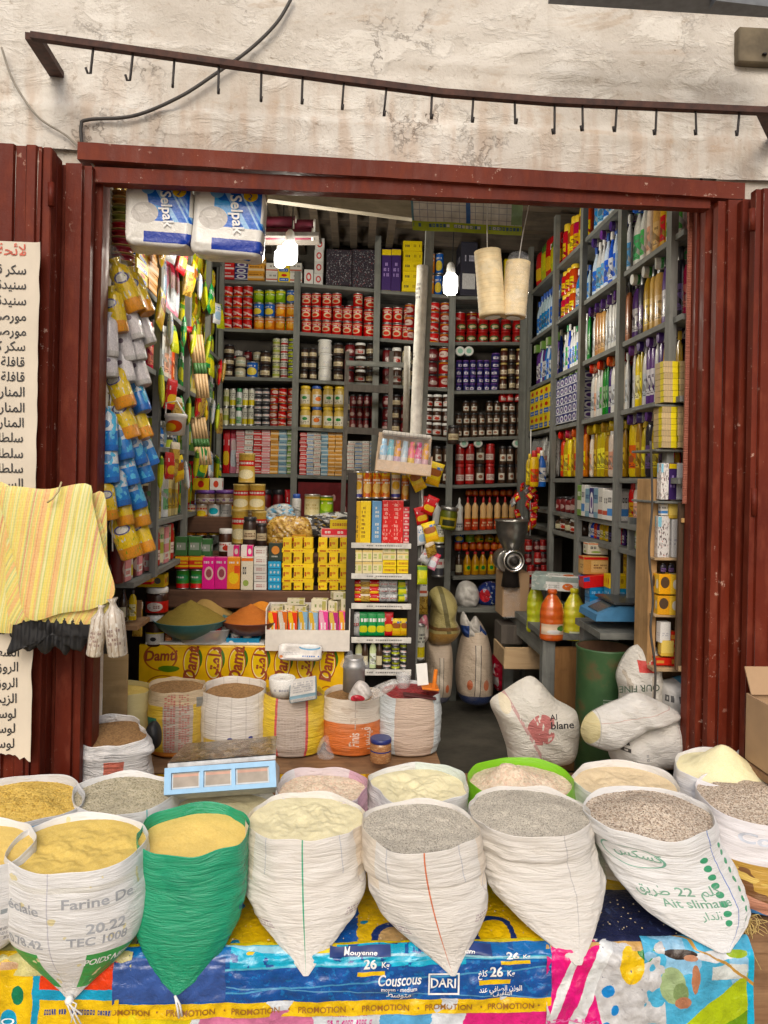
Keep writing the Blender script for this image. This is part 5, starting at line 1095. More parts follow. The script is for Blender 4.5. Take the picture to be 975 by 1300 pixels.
# ------------------------------------------------------------ price list banner on the folded door
banner = thing('price_list', 'long cream paper price list with handwritten style Arabic lines on the red door', 'sign', tuple(P(20, 600, 2.55)))
m = MB()
A, B_, C_, D_ = P(-75, 303, 2.555), P(52, 308, 2.555), P(40, 958, 2.555), P(-80, 955, 2.555)
def bfn(u, v):
    p = D_.lerp(C_, u).lerp(A.lerp(B_, u), v); e = clampf((u - .93) / .07)
    p.y += .0012 * fbm(u * 3, v * 12, 4) - .012 * e * e * (.6 + .4 * ns(v * 9, 2)); p.x += .004 * ns(v * 22, 8) * e; p.z += (-.022 * clampf((u - .75) * 4) + .01 * ns(u * 20, 5)) * (1 - clampf(v * 30)); return p
m.grid(bfn, 40, 120); bsheet = add(m, 'sheet', CREAMPAP, banner)
LIST = [(343, 'سكر قالب', 33), (362, 'سنيدة 2kg', 33), (382, 'سنيدة عبد', 33), (402, 'مورصو كبير', 33), (421, 'مورصو صغير', 33), (440, 'سكر كلا', 32), (460, 'قافلة ذهب', 31), (479, 'قافلة زرقاء', 31), (498, 'المنارة', 31), (518, 'المنارة خضر', 31), (537, 'المنارة ر', 30), (556, 'سلطان ع', 29), (576, 'سلطان الباهي', 29), (595, 'سلطان ند', 29), (614, 'السبع 011', 29),
        (800, 'ن سعر', 22), (828, 'الشعرية', 24), (847, 'الروز', 23), (867, 'الروز', 22), (887, 'الزيت', 21), (906, 'لوسيور', 20), (925, 'لوسيور', 19), (944, 'لوسي', 18)]
for y, s, x in LIST:
    m = MB(); wt_add(m, arabic(s), x, y, 2.5525, 16.5, .0, .012, .92, 1); add(m, 'lettering', BLACK, bsheet)
m = MB(); wt_add(m, arabic('لائحة'), 33, 318, 2.5525, 20, 0, .01, .95, 1); add(m, 'heading', flat('red_ink', (.6, .12, .07), .6), bsheet)

# ------------------------------------------------------------ striped woven bags on the door
def mk_stripes(name, s):
    k = NT(name); uv = k.uv(); x = k.xyz(uv); U = k.ma('ADD', x[0], k.ma('MULTIPLY', x[1], -.18 * s))
    v1 = k.noise(k.comb(k.ma('MULTIPLY', U, 14.), 3.3 * s, 0.), 1.6, 3, .7); v2 = k.noise(k.comb(k.ma('MULTIPLY', U, 40.), s, 0.), 1., 2)
    c = k.mix(k.rng(v1, .42, .48), (.74, .70, .34), (.78, .64, .12)); c = k.mix(k.rng(v2, .5, .55, 0, .85), c, (.5, .54, .16)); c = k.mix(k.rng(v1, .53, .56, 0, .9), c, (.76, .42, .16)); c = k.mix(k.rng(k.noise(k.comb(k.ma('MULTIPLY', U, 22.), 7. * s, 1.), 1.3, 2), .6, .63, 0, .8), c, (.6, .17, .1))
    c = k.mix(k.rng(k.noise(uv, 60, 3), .4, .7, 0, .3), c, (.8, .72, .4))
    w = k.ma('ADD', k.ma('SINE', k.ma('MULTIPLY', x[0], 520.)), k.ma('SINE', k.ma('MULTIPLY', x[1], 560.)))
    k.bump(k.ma('ADD', k.ma('MULTIPLY', w, .1), k.noise(uv, 8, 4)), .35, .006); return k.fin(c, .5, coat=.1)
gb = 'yellow striped woven bags hung on the door'
lump('woven_bag', 'yellow-green striped woven bag hanging rearmost, showing at the far edge of the cluster', 'bag', [(-20, 622), (30, 625), (60, 640), (48, 782), (-20, 788)], 2.50, .012, mk_stripes('stripes_green', 2.), .004, 3, 8, gb)
lump('woven_bag', 'yellow striped woven bag hanging behind the big one, pale edge by the doorway', 'bag', [(60, 630), (112, 628), (133, 628), (136, 700), (138, 780), (90, 790), (60, 782)], 2.49, .012, mk_stripes('stripes_pale', 3.), .004, 5, 8, gb)
lump('woven_bag', 'lower yellow woven bag whose hem shows under the big front bag', 'bag', [(20, 640), (118, 640), (138, 770), (120, 792), (40, 788), (10, 782)], 2.475, .012, mk_stripes('stripes_mid', 4.), .004, 6, 8, gb)
o, _ = lump('woven_bag', 'big yellow woven bag with orange and red stripes hung frontmost on the door', 'bag', [(2, 620), (60, 621), (112, 614), (118, 640), (132, 700), (146, 752), (120, 772), (80, 778), (34, 785), (20, 720), (8, 670)], 2.45, .012, mk_stripes('stripes_main', 1.), .0028, 7, 7, gb)
m = MB(); m.tube([P(60, 638, 2.42), P(66, 634, 2.415), P(74, 624, 2.42), P(78, 612, 2.44)], .003, 6); piece('hanging_string', None, None, m, flat('tan_string', (.5, .4, .2), .8), None, o)
lump('black_bag', 'bunched black plastic bags hanging below the yellow woven bags', 'bag', [(22, 780), (60, 778), (112, 780), (126, 803), (112, 812), (102, 828), (92, 818), (84, 832), (72, 820), (58, 831), (46, 822), (36, 828), (28, 822), (10, 832), (14, 812)], 2.49, .02, flat('black_plastic', (.008, .008, .009), .6), .004, 9, 14, None, pleat=.007)
def wrapped(x, y, w, h, label, ang):
    C = P(x, y, 2.46); per = (C - CAM).dot(_fw) / F; m = MB(); m.M = Matrix.Translation(C) @ Matrix.Rotation(ang, 4, 'Y')
    r = w * per / 2; H = h * per; m.lathe([(r * .8, -H / 2), (r, -H / 2 + .006), (r * 1.02, 0), (r, H * .22), (r * .45, H * .34), (r * .3, H * .42), (r * .6, H * .5)], 18)
    tag(m.build('wrapped_bundle', art('wrapped_pale', (.62, .56, .48), [('lines', 'u', 9, .2, (.4, .33, .26)), ('blob', 8, .6, (.75, .72, .66), 3), ('text', .4, .62, .2, .5, 4, 6, (.3, .22, .2))], .25, coat=.5, wrap=.8)), label, 'bundle', 'film wrapped bundles by the doorway')
wrapped(146, 796, 25, 74, 'clear wrapped pale bundle hanging at the doorway, the larger one', -.12); wrapped(124, 800, 20, 66, 'smaller frayed wrapped bundle hanging next to the larger one', .12)

# ------------------------------------------------------------ hanging inside the doorway
SP = (.27, .16, .27)
def tissue(cx, cy, w, h, Y, label, rot, name='tissue_pack'):
    C = P(cx, cy, Y); per = (C - CAM).dot(_fw) / F; sz = (w * per, .13, h * per); m = MB(); softbox(m, (0, 0, 0), sz, .22, .006, cx, 48, 32)
    mt = art('tissue_wrap', (.74, .73, .69), [('diag', 1, .22, .5, 1.25, (.02, .13, .5)), ('diag', 1, .6, .98, 1.06, (.3, .5, .75)), ('diag', 1, .55, 1.16, 1.19, (.35, .55, .8)), ('diag', 1, .6, 1.26, 1.3, (.2, .4, .7)), ('blob', 2.1, .6, (.08, .32, .68), 1), ('rect', 0, 1, .0, .40, (.74, .73, .69)), ('rect', .13, 1, .06, .23, (.015, .045, .3)), ('rect', 0, .3, .0, 1, (.74, .73, .69)), ('disc', .3, .52, .2, .17, (.52, .5, .47)), ('disc', .25, .58, .1, .06, (.66, .64, .6)),
               ('disc', .33, .91, .1, .09, (.2, .4, .65)), ('disc', .8, .89, .1, .09, (.75, .52, .1)), ('rect', .96, 1, .5, 1, (.74, .73, .69)), ('rect', .0, 1, .97, 1, (.74, .73, .69))], .2, coat=.6, wrap=.5, var=0, grime=.08)
    o = m.build(name, mt); o.location = C; o.rotation_euler = (0, rot, 0); tag(o, label, 'tissue pack', 'blue and white tissue packs')
    f = softfront(sz, .22); m = MB(); a = -1.42
    for s, u, v, hh, ang in (('Selpak', .63, .6, .235, a), ('2', .8, .86, .12, -.3)):
        geo, _w = txt(s, .02, .12 if s != '2' else 0, .95)
        m.text(geo, lambda x, y, u=u, v=v, hh=hh, ang=ang: (lambda X, Z: (X, f(X, Z) - .007, Z))((u - .5) * sz[0] + hh * sz[2] * (x * cos(ang) - y * sin(ang)), (v - .5) * sz[2] + hh * sz[2] * (x * sin(ang) + y * cos(ang))))
        if s == 'Selpak': m.build('lettering', WHITEM, o); m = MB()
    m.build('number', NAVYM, o)
    m = MB(); m.tube([Vector((0, 0, h * per / 2)), Vector((.02, .02, h * per / 2 + .2))], .002, 5); m.build('hanging_string', WHITEM, o)
tissue(206, 280, 82, 78, 2.9, 'blue and white toilet roll pack, hung by the doorway corner', .03); tissue(292, 287, 88, 84, 2.9, 'blue and white toilet roll pack, hung second from the doorway corner', .05)
def cones(x, y0, y1, w, Y, label, rot, film):
    C = P(x, (y0 + y1) / 2, Y); per = (C - CAM).dot(_fw) / F; H = (y1 - y0) * per; r = w * per / 2; n = 15; prof = []
    for i in range(n): prof += [(r * .985, -H / 2 + H * i / n), (r * 1.0, -H / 2 + H * (i + .85) / n)]
    m = MB(); m.lathe(prof, 28)
    o = m.build('wafer_stack', art('wafer_cream', (.84, .7, .46), [('lines', 'v', 15, .1, (.74, .58, .36)), ('blob', 4, .6, (.86, .74, .52), 1)], .6)); o.location = C; o.rotation_euler = (0, rot, 0); tag(o, label, 'wafer stack', 'wafer stacks on strings')
    m = MB(); m.lathe([(r * .55, -H / 2 - .002), (r * .6, -H / 2 - .006)], 20); m.build('paper_end', WHITEPAP, o)
    if film: m = MB(); m.grid(lambda u, v: (r * (1.04 - .5 * max(0, v - .8) * 3) * sin(2 * pi * u) + .004 * ns(u * 20, v * 9), r * (1.04 - .5 * max(0, v - .8) * 3) * cos(2 * pi * u), lerp(-H / 2, H / 2 + .03, v) + .005 * ns(u * 9, 5)), 30, 20, cu=True); m.build('film_sleeve', FILM, o)
    m = MB(); m.tube([(0, 0, H / 2), (.008, 0, H / 2 + .12), (.03, 0, H / 2 + .3)], .0022, 5); m.build('hanging_string', WHITEM, o)
cones(622, 318, 402, 34, 2.97, 'cream wafer stack hanging tilted, the longer and nearer-the-pole one', -.1, False); cones(655, 332, 403, 31, 2.97, 'cream wafer stack in clear film, hung against its longer twin', .07, True)
cal = thing('price_calendar', 'white gridded calendar sheets with a green picture border hung under the lintel', 'poster', tuple(P(593, 275, 3.05)))
m = MB(); q = [P(521, 248, 3.05), P(664, 258, 3.05), P(662, 299, 3.05), P(524, 292, 3.05)]
m.grid(lambda u, v: q[3].lerp(q[2], u).lerp(q[0].lerp(q[1], u), v) + Vector((0, .008 * ns(u * 4, v * 3), 0)), 30, 10)
add(m, 'sheet', art('calendar_print', (.62, .6, .54), [('lines', 'u', 14, .07, (.2, .22, .25)), ('lines', 'v', 5, .1, (.3, .3, .32)), ('rect', .49, .53, 0, 1, (.05, .12, .3)), ('rect', .0, .02, 0, 1, (.1, .2, .25)), ('rect', .9, 1, .3, 1, (.25, .35, .2)), ('band', 0, .28, (.35, .42, .08)), ('text', .02, .98, .08, .26, 1, 30, (.06, .12, .2)), ('text', .2, .8, .1, .24, 1, 17, (.6, .6, .55))], .4, coat=.3, var=0), cal)

def roll(x, y, w, h, ang, kind, label, Y):
    C = P(x + 2, y, Y); per = (C - CAM).dot(_fw) / F; w *= 1.22; h *= 1.15; o = place(N[kind], C, 0, (w * per, w * per * .8, h * per), label=label, group='roll packs hung in garlands inside the doorway', cat='roll pack'); o.rotation_euler = (rnd.uniform(-.1, .1), -ang, rnd.uniform(-.3, .3))
def mk_roll(k, mat):
    p = [(.44, -.5), (.5, -.46), (.5, .25), (.42, .33), (.16, .42), (.3, .5)]
    N[k] = hold(lath('roll_pack', p, [mat], 18), cat='roll pack', grp='')
mk_roll('rollY', art('roll_yellow', (.8, .58, .02), [('disc', .5, .62, .24, .1, (.1, .1, .25)), ('disc', .5, .62, .18, .07, (.75, .73, .66)), ('blob', 6, .64, (.75, .74, .7), 2), ('band', 0, .24, (.72, .32, .02)), ('blob', 10, .67, (.25, .35, .05), 2)], .12, rep=2, coat=1.6, wrap=1.))
mk_roll('rollW', art('roll_white', (.76, .72, .72), [('blob', 12, .74, (.12, .08, .1), 2), ('band', 0, .12, (.6, .58, .56)), ('disc', .5, .5, .1, .06, (.2, .15, .18))], .15, rep=2, coat=1.4, wrap=1.))
mk_roll('rollB', art('roll_blue', (.04, .22, .6), [('band', .45, 1, (.72, .76, .78)), ('blob', 4, .55, (.15, .5, .75), 1), ('disc', .5, .6, .2, .09, (.1, .25, .5)), ('band', 0, .14, (.03, .15, .5))], .12, rep=2, coat=1.6, wrap=1.))
cn = {'Y': 'yellow flowered', 'W': 'white speckled', 'B': 'blue and white'}; cnt = {'Y': 0, 'W': 0, 'B': 0}
for k, x, y, w, h, a in [('Y', 157, 363, 22, 62, .42), ('Y', 174, 370, 18, 58, .46), ('Y', 144, 394, 22, 52, .2), ('W', 162, 405, 20, 48, .35), ('W', 178, 412, 18, 48, .38), ('W', 136, 426, 20, 50, .1), ('W', 154, 434, 19, 46, .25), ('W', 168, 434, 19, 44, .3), ('W', 135, 459, 19, 36, .1), ('W', 154, 462, 20, 44, .28), ('W', 172, 466, 20, 46, .36),
                         ('Y', 149, 490, 24, 52, .34), ('B', 171, 498, 20, 50, .42), ('Y', 154, 527, 22, 56, .38), ('Y', 172, 531, 20, 50, .42), ('B', 136, 545, 19, 50, .1), ('B', 152, 557, 19, 48, .28), ('B', 168, 566, 18, 44, .34), ('B', 183, 568, 16, 42, .4), ('B', 136, 587, 20, 46, .12), ('B', 158, 592, 20, 44, .3), ('B', 178, 591, 18, 40, .34), ('B', 147, 617, 21, 46, .24), ('B', 166, 621, 20, 46, .34),
                         ('Y', 134, 634, 18, 46, .15), ('Y', 153, 643, 20, 44, .26), ('Y', 173, 643, 20, 46, .3), ('Y', 156, 679, 24, 54, .35), ('Y', 176, 675, 20, 50, .4)]:
    roll(x, y, w, h, a, 'roll' + k, f"{cn[k]} film roll pack, {('first second third fourth fifth sixth seventh eighth ninth tenth eleventh twelfth'.split())[cnt[k]]} of its colour down the doorway garland", 2.88 + (x - 130) * .004); cnt[k] += 1
for i, x in enumerate((140, 158, 176)):
    m = MB(); m.tube([P(x - 6, 325, 2.95 + i * .07), P(x, 480, 2.95 + i * .07), P(x + 3, 700, 2.95 + i * .07)], .003, 5); piece('garland_string', f'white string carrying the {ORD[i]} garland of roll packs from the doorway', 'string', m, WHITEM)
lump('plastic_wrap', 'scrunched clear plastic above the hanging yellow roll packs', 'wrap', [(132, 318), (145, 312), (162, 335), (168, 352), (150, 350), (134, 345)], 3.02, .03, FILM, .01, 4, 20)
SPM = [art('spool_' + n, c, [('ring', .5, .5, .5, .5, (.5, .4, .2), .7)], .3, coat=.4) for n, c in (('brown', (.3, .14, .04)), ('olive', (.2, .22, .06)), ('red', (.3, .02, .03)), ('maroon', (.2, .015, .03)))]
for c in range(2):
    for i in range(9):
        C = P((140 if c == 0 else 156) - (6 if c == 0 else 0), 252 + i * 10 + c * -2, 3.15 - c * .08); m = MB(); r = .048 if c else .036
        m.lathe([(r * .8, -.014), (r, -.012), (r, -.009), (r * .7, -.006), (r * .7, .006), (r, .009), (r, .012), (r * .8, .014)], 22, c=C)
        piece('ribbon_spool', f"{['brown', 'olive', 'red', 'maroon'][min(3, i // 2) if c else (i % 3)]} ribbon spool, {ORD[i]} down the {'thick' if c else 'thin'} stack at the doorway top", 'spool', m, SPM[min(3, i // 2) if c else (i % 3)], 'ribbon spools on rods')
    m = MB(); m.tube([P(134 if c == 0 else 156, 225, 3.15 - c * .08), P(134 if c == 0 else 156, 345, 3.15 - c * .08)], .006, 8); piece('spool_rod', f"thin steel rod through the {'thick' if c else 'thin'} stack of ribbon spools", 'rod', m, STEEL)
m = MB(); A = P(330, 303, 4.05); B_ = P(405, 303, 4.05); m.bar(A, B_, .16, .02); piece('hanging_plank', 'narrow plank hung near the ceiling carrying maroon thread rolls', 'plank', m, DARKW)
for i, (x, y, l) in enumerate(((352, 282, 46), (366, 297, 60), (386, 286, 24))):
    a, b = P(x - l / 2, y, 4.02), P(x + l / 2, y, 4.02); m = MB(); m.tube([a, b], .03, 18); o = piece('thread_roll', f"maroon thread roll lying near the ceiling, {['upper long', 'lower long', 'short'][i]} one", 'thread roll', m, flat('maroon_thread', (.16, .015, .04), .6), 'maroon thread rolls')
    for p, q in ((a, -1), (b, 1)): m = MB(); m.tube([p, p + Vector((.008 * q, 0, 0))], .034, 18); m.build('end_disc', WHITEPAP, o)

# ------------------------------------------------------------ poles, ladder and the tall rack
pole = thing('roof_pole', 'roof pole wrapped in white printed paper standing before the back shelves', 'pole', tuple(P(527, 700, 4.0)))
m = MB(); m.bar(P(546, 285, 4.0), P(522, 880, 4.0), .045, .045, upv=(0, 1, 0)); add(m, 'post', GREYW, pole)
m = MB(); a, b = P(536.5, 338, 3.97), P(527.5, 556, 3.97); m.tube([a.lerp(b, i / 30) + Vector((.003 * ns(i, 1), .003 * ns(i, 5), 0)) for i in range(31)], [.031 + .0025 * ns(i * .9, 3) for i in range(31)], 14)
add(m, 'paper_wrap', art('pole_paper', (.85, .83, .78), [('blob', 9, .7, (.6, .56, .5), 2), ('text', .3, .6, .1, .2, 4, 6, (.3, .3, .3)), ('text', .4, .7, .5, .56, 3, 6, (.3, .3, .3))], .7, wrap=.6, var=0), pole)
m = MB(); m.tube([P(517, 440, 4.05), P(515, 556, 4.05)], .017, 12); piece('cardboard_tube', 'pale tube standing upright just behind the white wrapped pole', 'tube', m, flat('pale_tube', (.3, .28, .24), .7))
lad = thing('ladder', 'dark grey wooden ladder leaning on the shelves beside the white pole', 'ladder', tuple(P(468, 750, 4.8)))
for x0, x1 in ((441, 432), (497, 489)):
    m = MB(); m.bar(P(x0, 448, 5.25), P(x1, 760, 4.75), .03, .05, upv=(0, 1, 0)); add(m, 'rail', DARKW, lad)
for y, hh, mt in ((461, .035, GREYX), (492, .05, DARKW), (546, .045, DARKW), (600, .04, DARKW), (655, .04, DARKW)):
    t = (y - 448) / 312; Y = lerp(5.22, 4.73, t); m = MB(); m.bar(P(lerp(440, 431, t), y, Y), P(lerp(500, 490, t) + (0 if y > 461 else 22), y + 3, Y), .02, hh, upv=(0, 0, 1)); add(m, 'rung', mt, lad)
rack = thing('snack_rack', 'black wire snack rack with white shelf edges beside the spice counter', 'rack', tuple(P(485, 860, 3.95)))
def rb(x0, x1, y0, y1, Y, d, name, mat, dz=0):
    a, b = P(x0, y0, Y), P(x1, y1, Y); m = MB(); m.box(((a.x + b.x) / 2, Y + d / 2, (a.z + b.z) / 2), (b.x - a.x, d, a.z - b.z), bev=.002); return m
for x in (444, 523): add(rb(x - 2, x + 3, 600, 905, 3.93, .03, '', 0), 'upright', BLACKM, rack)
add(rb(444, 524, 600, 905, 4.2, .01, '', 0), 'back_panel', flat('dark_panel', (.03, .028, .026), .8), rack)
WEDGE = art('rack_edge', (.68, .67, .63), [('text', .25, .85, .3, .75, 1, 16, (.1, .1, .1)), ('blob', 3, .68, (.4, .36, .3), 4)], .5, var=0)
for y in (689, 728, 766, 809, 850):
    add(rb(446, 522, y, y + 8, 3.92, .012, '', 0), 'shelf_edge', WEDGE, rack); add(rb(446, 522, y + 1, y + 5, 3.935, .24, '', 0), 'rack_shelf', BLACKM, rack)
def seq(items, Y, fmt, grp=None):
    """items: (pattern, x0, x1, bottom y, top y, description)"""
    for it in items:
        p, x0, x1, yb, yt, d = it[:6]; put(p, (x0 + x1) / 2, yb, Y, x1 - x0, yb - yt, d, deep=it[6] if len(it) > 6 else None, rz=rnd.gauss(0, .04), grp=grp)
N['tube'] = tin(art('tube_orange', (.6, .26, .04), [('band', .86, 1, (.7, .5, .1)), ('blob', 5, .55, (.5, .1, .03), 1), ('disc', .5, .4, .3, .2, (.72, .5, .2)), ('text', .15, .85, .55, .75, 2, 5, WHITE)], rep=2, coat=.4), '', 'tall snack tubes on the rack', 'snack_tube', 'tube')
N['tubew'] = tin(art('tube_white', (.72, .66, .52), [('band', .9, 1, (.7, .5, .1)), ('band', .0, .18, (.05, .05, .25)), ('disc', .5, .5, .3, .16, (.7, .45, .1)), ('text', .15, .85, .66, .8, 1, 5, (.4, .1, .05))], rep=2, coat=.4), '', 'tall snack tubes on the rack', 'snack_tube', 'tube')
for i, (x, w) in enumerate(((454, 12), (466, 12), (478, 12), (489, 12), (502, 12), (514, 10), (526, 11))):
    put('tubew' if i in (0, 4, 6) else 'tube', x, 633 + (3 if i > 4 else 0), 4.0, w, 35, f"{'white topped' if i in (0, 4, 6) else 'orange'} snack tube, {ORD[i]} along the row on top of the rack")
box('tally', (.72, .46, .02), [('rect', 0, .2, 0, 1, (.4, .16, .04)), ('text', .25, .75, .1, .8, 6, 3, (.1, .06, .02))], '', 'tall boxes on the rack'); box('tallyy', (.8, .6, .02), [('text', .1, .5, .1, .9, 8, 3, (.2, .1, .02))], '', 'tall boxes on the rack'); box('tallb', (.14, .28, .46), [('text', .3, .75, .1, .9, 8, 2, (.6, .62, .6))], '', 'tall boxes on the rack'); box('tallr', (.56, .015, .02), [('text', .1, .5, .05, .95, 9, 3, (.72, .4, .36)), ('blob', 12, .66, (.7, .4, .35), 1)], '', 'tall boxes on the rack', coat=.5)
box('smallr', (.58, .05, .07), [('band', .0, .3, (.72, .45, .42)), ('text', .1, .9, .4, .85, 1, 7, WHITE)], '', 'small red packs on the rack'); box('teay', (.76, .68, .44), [('text', .1, .4, .2, .7, 2, 4, (.2, .3, .1)), ('band', .8, 1, (.7, .55, .25)), ('rect', .6, .9, .2, .7, (.5, .55, .2))], '', 'tea boxes on the rack'); box('teayy', (.78, .6, .05), [('text', .1, .9, .2, .8, 1, 7, (.35, .12, .03))], '', 'tea boxes on the rack')
seq([('tally', 447, 457, 689, 636, 'tall orange-brown box at the edge of the rack top', 14), ('tallyy', 457, 470, 689, 636, 'tall bright yellow box with black upright print on the rack', 14), ('tallb', 471, 483, 689, 636, 'tall blue-grey box between the yellow and red ones', 14), ('tallr', 484, 498, 689, 635, 'tall red box next to the blue-grey one', 14), ('tallr', 498, 511, 689, 635, 'tall red box with pale speckles, next to small red packs', 14)], 3.97, '')
for k in range(6): put('smallr', 519, 689 - k * 7.6, 3.97, 15, 7.4, f"small red and pink pack, {UP[k]} in the pile on the rack", deep=14)
for i in range(3):
    for k in range(2): put('teay', 453 + i * 13, 727 - k * 15, 3.97, 12.5, 14.5, f"cream tea box, {ORD[i]} along, {UP[k]} on the upper rack shelf", deep=14)
for i in range(2):
    for k in range(4): put('teayy' if k < 2 else 'teay', 494 + i * 18, 727 - k * 8.5, 3.97, 17, 8, f"flat {'yellow' if k < 2 else 'cream'} box, {ORD[i]} pile, {UP[k]} beside the tea boxes", deep=14)
for i, (x, c) in enumerate(((452, 'redp'), (463, 'goldp'), (475, 'redp'), (487, 'silverp'), (498, 'silverp'), (512, 'limep'), (518, 'silverp'))):
    for k in range(3): put(c, x, 764 - k * 9, 3.98 + .01 * k, 14, 10, f"{N[c]['_d']} lying flat, {ORD[i]} along, {UP[k]} on the second rack shelf", deep=12, rz=rnd.uniform(-.2, .2))
for i, (x, c) in enumerate(((451, 'silverp'), (461, 'greenp'), (472, 'greenp'), (483, 'greenp'), (493, 'redp'), (503, 'yp'), (514, 'yp'))): put(c, x, 807, 3.97, 12, 30 if c != 'yp' else 22, f"{N[c]['_d']}, {ORD[i]} along on the third rack shelf")
for i, (x, c) in enumerate(((455, 'pump'), (463, 'oild'), (473, 'pump'), (481, 'oild'))): put(c, x, 848, 3.98, 9, 36, f"small bottle, {ORD[i]} along on the lowest rack shelf")
for i in range(3):
    for k in range(4): put('smallcan2' if (i + k) % 2 else 'tallblk', 491 + i * 11, 848 - k * 9, 3.98, 10.5, 8.8, f"small dark green tin, {ORD[i]} column, {UP[k]} on the lowest rack shelf")
# hanging display box
db = thing('display_box', 'clear fronted cardboard display box hung at the foot of the white wrapped pole', 'display box', tuple(P(512, 600, 3.7)))
m = MB(); a, b = P(478, 583, 3.68), P(547, 604, 3.68); rot = Matrix.Translation(Vector(((a.x + b.x) / 2, 3.74, (a.z + b.z) / 2))) @ Matrix.Rotation(rd(5), 4, 'Y'); m.M = rot
w, h = (b.x - a.x), .055
m.box((0, -.055, 0), (w, .004, h)); m.box((0, .055, .07), (w, .004, .2)); m.box((0, 0, -h / 2), (w, .11, .004)); m.box((-w / 2, 0, .02), (.004, .11, .1)); m.box((w / 2, 0, .02), (.004, .11, .1)); add(m, 'tray', flat('kraft_tray', (.6, .44, .3), .8, var=.15), db)
m = MB(); m.M = rot; m.box((0, -.01, .165), (w * .9, .1, .02), bev=.006); add(m, 'lid', art('box_lid', (.62, .6, .56), [('lines', 'u', 11, .1, (.3, .3, .3))], .3, coat=.5, var=0), db)
m = MB(); m.M = rot; m.grid(lambda u, v: (lerp(-w / 2, w / 2, u) * (1 - .1 * v), lerp(-.06, -.055, v) + .004 * ns(u * 8, v * 5), lerp(-.02, .16, v)), 20, 10); add(m, 'clear_front', FILM, db)
for i, (c1, c2) in enumerate((((.3, .5, .68), (.7, .7, .7)), ((.2, .5, .6), (.7, .72, .72)), ((.72, .35, .05), (.6, .4, .55)), ((.45, .6, .7), (.68, .7, .72)), ((.72, .2, .25), (.72, .5, .1)), ((.65, .08, .25), (.7, .5, .6)), ((.75, .4, .05), (.7, .45, .5)))):
    m = MB(); m.M = rot; m.lathe([(.017, -.015), (.018, .0), (.018, .10), (.013, .105), (.013, .135)], 14, c=(-w / 2 + .03 + i * (w - .06) / 6, -.01, .0))
    piece('candy_tube', f"{['light blue', 'teal', 'orange and lilac', 'pale blue', 'red and yellow', 'crimson', 'orange and pink'][i]} candy tube in the hanging display box", 'candy tube', m, art(f'candy_{i}', c1, [('band', .0, .45, c2), ('blob', 8, .6, c2, 1)], .3, coat=.4), 'candy tubes in the hanging box')
for i, (x, y, w, h, c) in enumerate(((535, 622, 17, 30, 'yp'), (548, 616, 18, 30, 'yp'), (540, 605, 14, 24, 'yp'), (541, 652, 16, 24, 'redp'), (537, 665, 16, 22, 'redp'), (536, 692, 14, 26, 'whitep'), (550, 688, 18, 26, 'yp'), (536, 715, 15, 24, 'silverp'), (545, 722, 15, 22, 'pinkp'), (536, 742, 14, 24, 'limep'), (549, 706, 15, 20, 'goldp'))):
    put(c, x, y, 3.9 + .02 * (i % 3), w, h, f"{N[c]['_d']} hung on the rack side, {ORD[i]} down the string", rz=rnd.uniform(-.5, .5), tilt=(rnd.uniform(-.2, .2), rnd.uniform(-.5, .5)))
m = MB(); m.tube([P(534, 585, 3.96), P(537, 660, 3.96), P(534, 745, 3.96)], .003, 5); piece('hanging_string', 'string down the rack side carrying loose yellow and red sachets', 'string', m, WHITEM)
N['olivejar'] = jar(art('jar_olives', (.14, .16, .03), [('rect', .1, .9, .12, .62, (.62, .5, .1)), ('rect', .25, .75, .2, .5, (.05, .06, .03))], rep=2, coat=.7), STEEL, '', 'jars by the grinder', lh=.16, neck=.45)
put('olivejar', 567, 672, 5.25, 23, 29, 'fat olive jar with silver lid tilted at the shelf edge by the grinder', tilt=(0, .12))
put('darkjar', 575, 564, 5.2, 15, 24, 'dark jar hung on the post under the jam shelf'); put('tallblk', 556, 732, 5.2, 16, 40, 'black can with a red emblem beside the oil bottles'); put('tallcan', 557, 690, 5.25, 14, 24, 'white can standing above the black emblem can')
# ------------------------------------------------------------ spice counter and its oilcloth
ctr = thing('spice_counter', 'counter behind the back row of sacks, fronted with yellow printed oilcloth', 'counter', tuple(P(310, 880, 4.1)))
zc = zat(822, 3.95)
a, b = P(180, 822, 3.95), P(443, 822, 3.95)
m = MB(); m.box(((a.x + b.x) / 2, 4.2, zc - .012), (b.x - a.x, .5, .024)); add(m, 'counter_top', flat('counter_top_cream', (.55, .5, .42), .6, var=.25, scale=9), ctr)
m = MB(); m.box(((a.x + b.x) / 2, 4.2, zc / 2 - .02), (b.x - a.x - .02, .46, zc - .03)); add(m, 'base', BROWN, ctr)
W_, H_ = b.x - a.x, .42
def ocl(u, v):
    x = lerp(a.x - .01, b.x + .005, u); d = (1 - v) * H_
    if d < .02: return Vector((x, 3.945 + .02 - d, zc + .006))
    return Vector((x, 3.94 - .012 * fbm(x * 7, d * 5, 2, 2) * min(1, d * 9) - .008 * clampf(d * 4) * sin(x * 26), zc + .006 - (d - .02)))
m = MB(); m.grid(ocl, 100, 40)
lay = []
us = [.1] + [.245 + .108 * i for i in range(7)]
vs_ = .73
for i, u in enumerate(us):
    if i == 0: lay += [('disc', u, .80, .08, .17, (.78, .5, .04)), ('ring', u, .80, .08, .17, (.4, .12, .02), .82)]; continue
    lay += [('disc', u + .014, vs_ + .05, .038, .15, (.06, .16, .03)), ('disc', u, vs_, .04, .2, (.78, .56, .1)), ('ring', u, vs_, .041, .205, (.42, .12, .02), .8), ('ring', u, vs_, .036, .18, (.78, .72, .5), .88)]
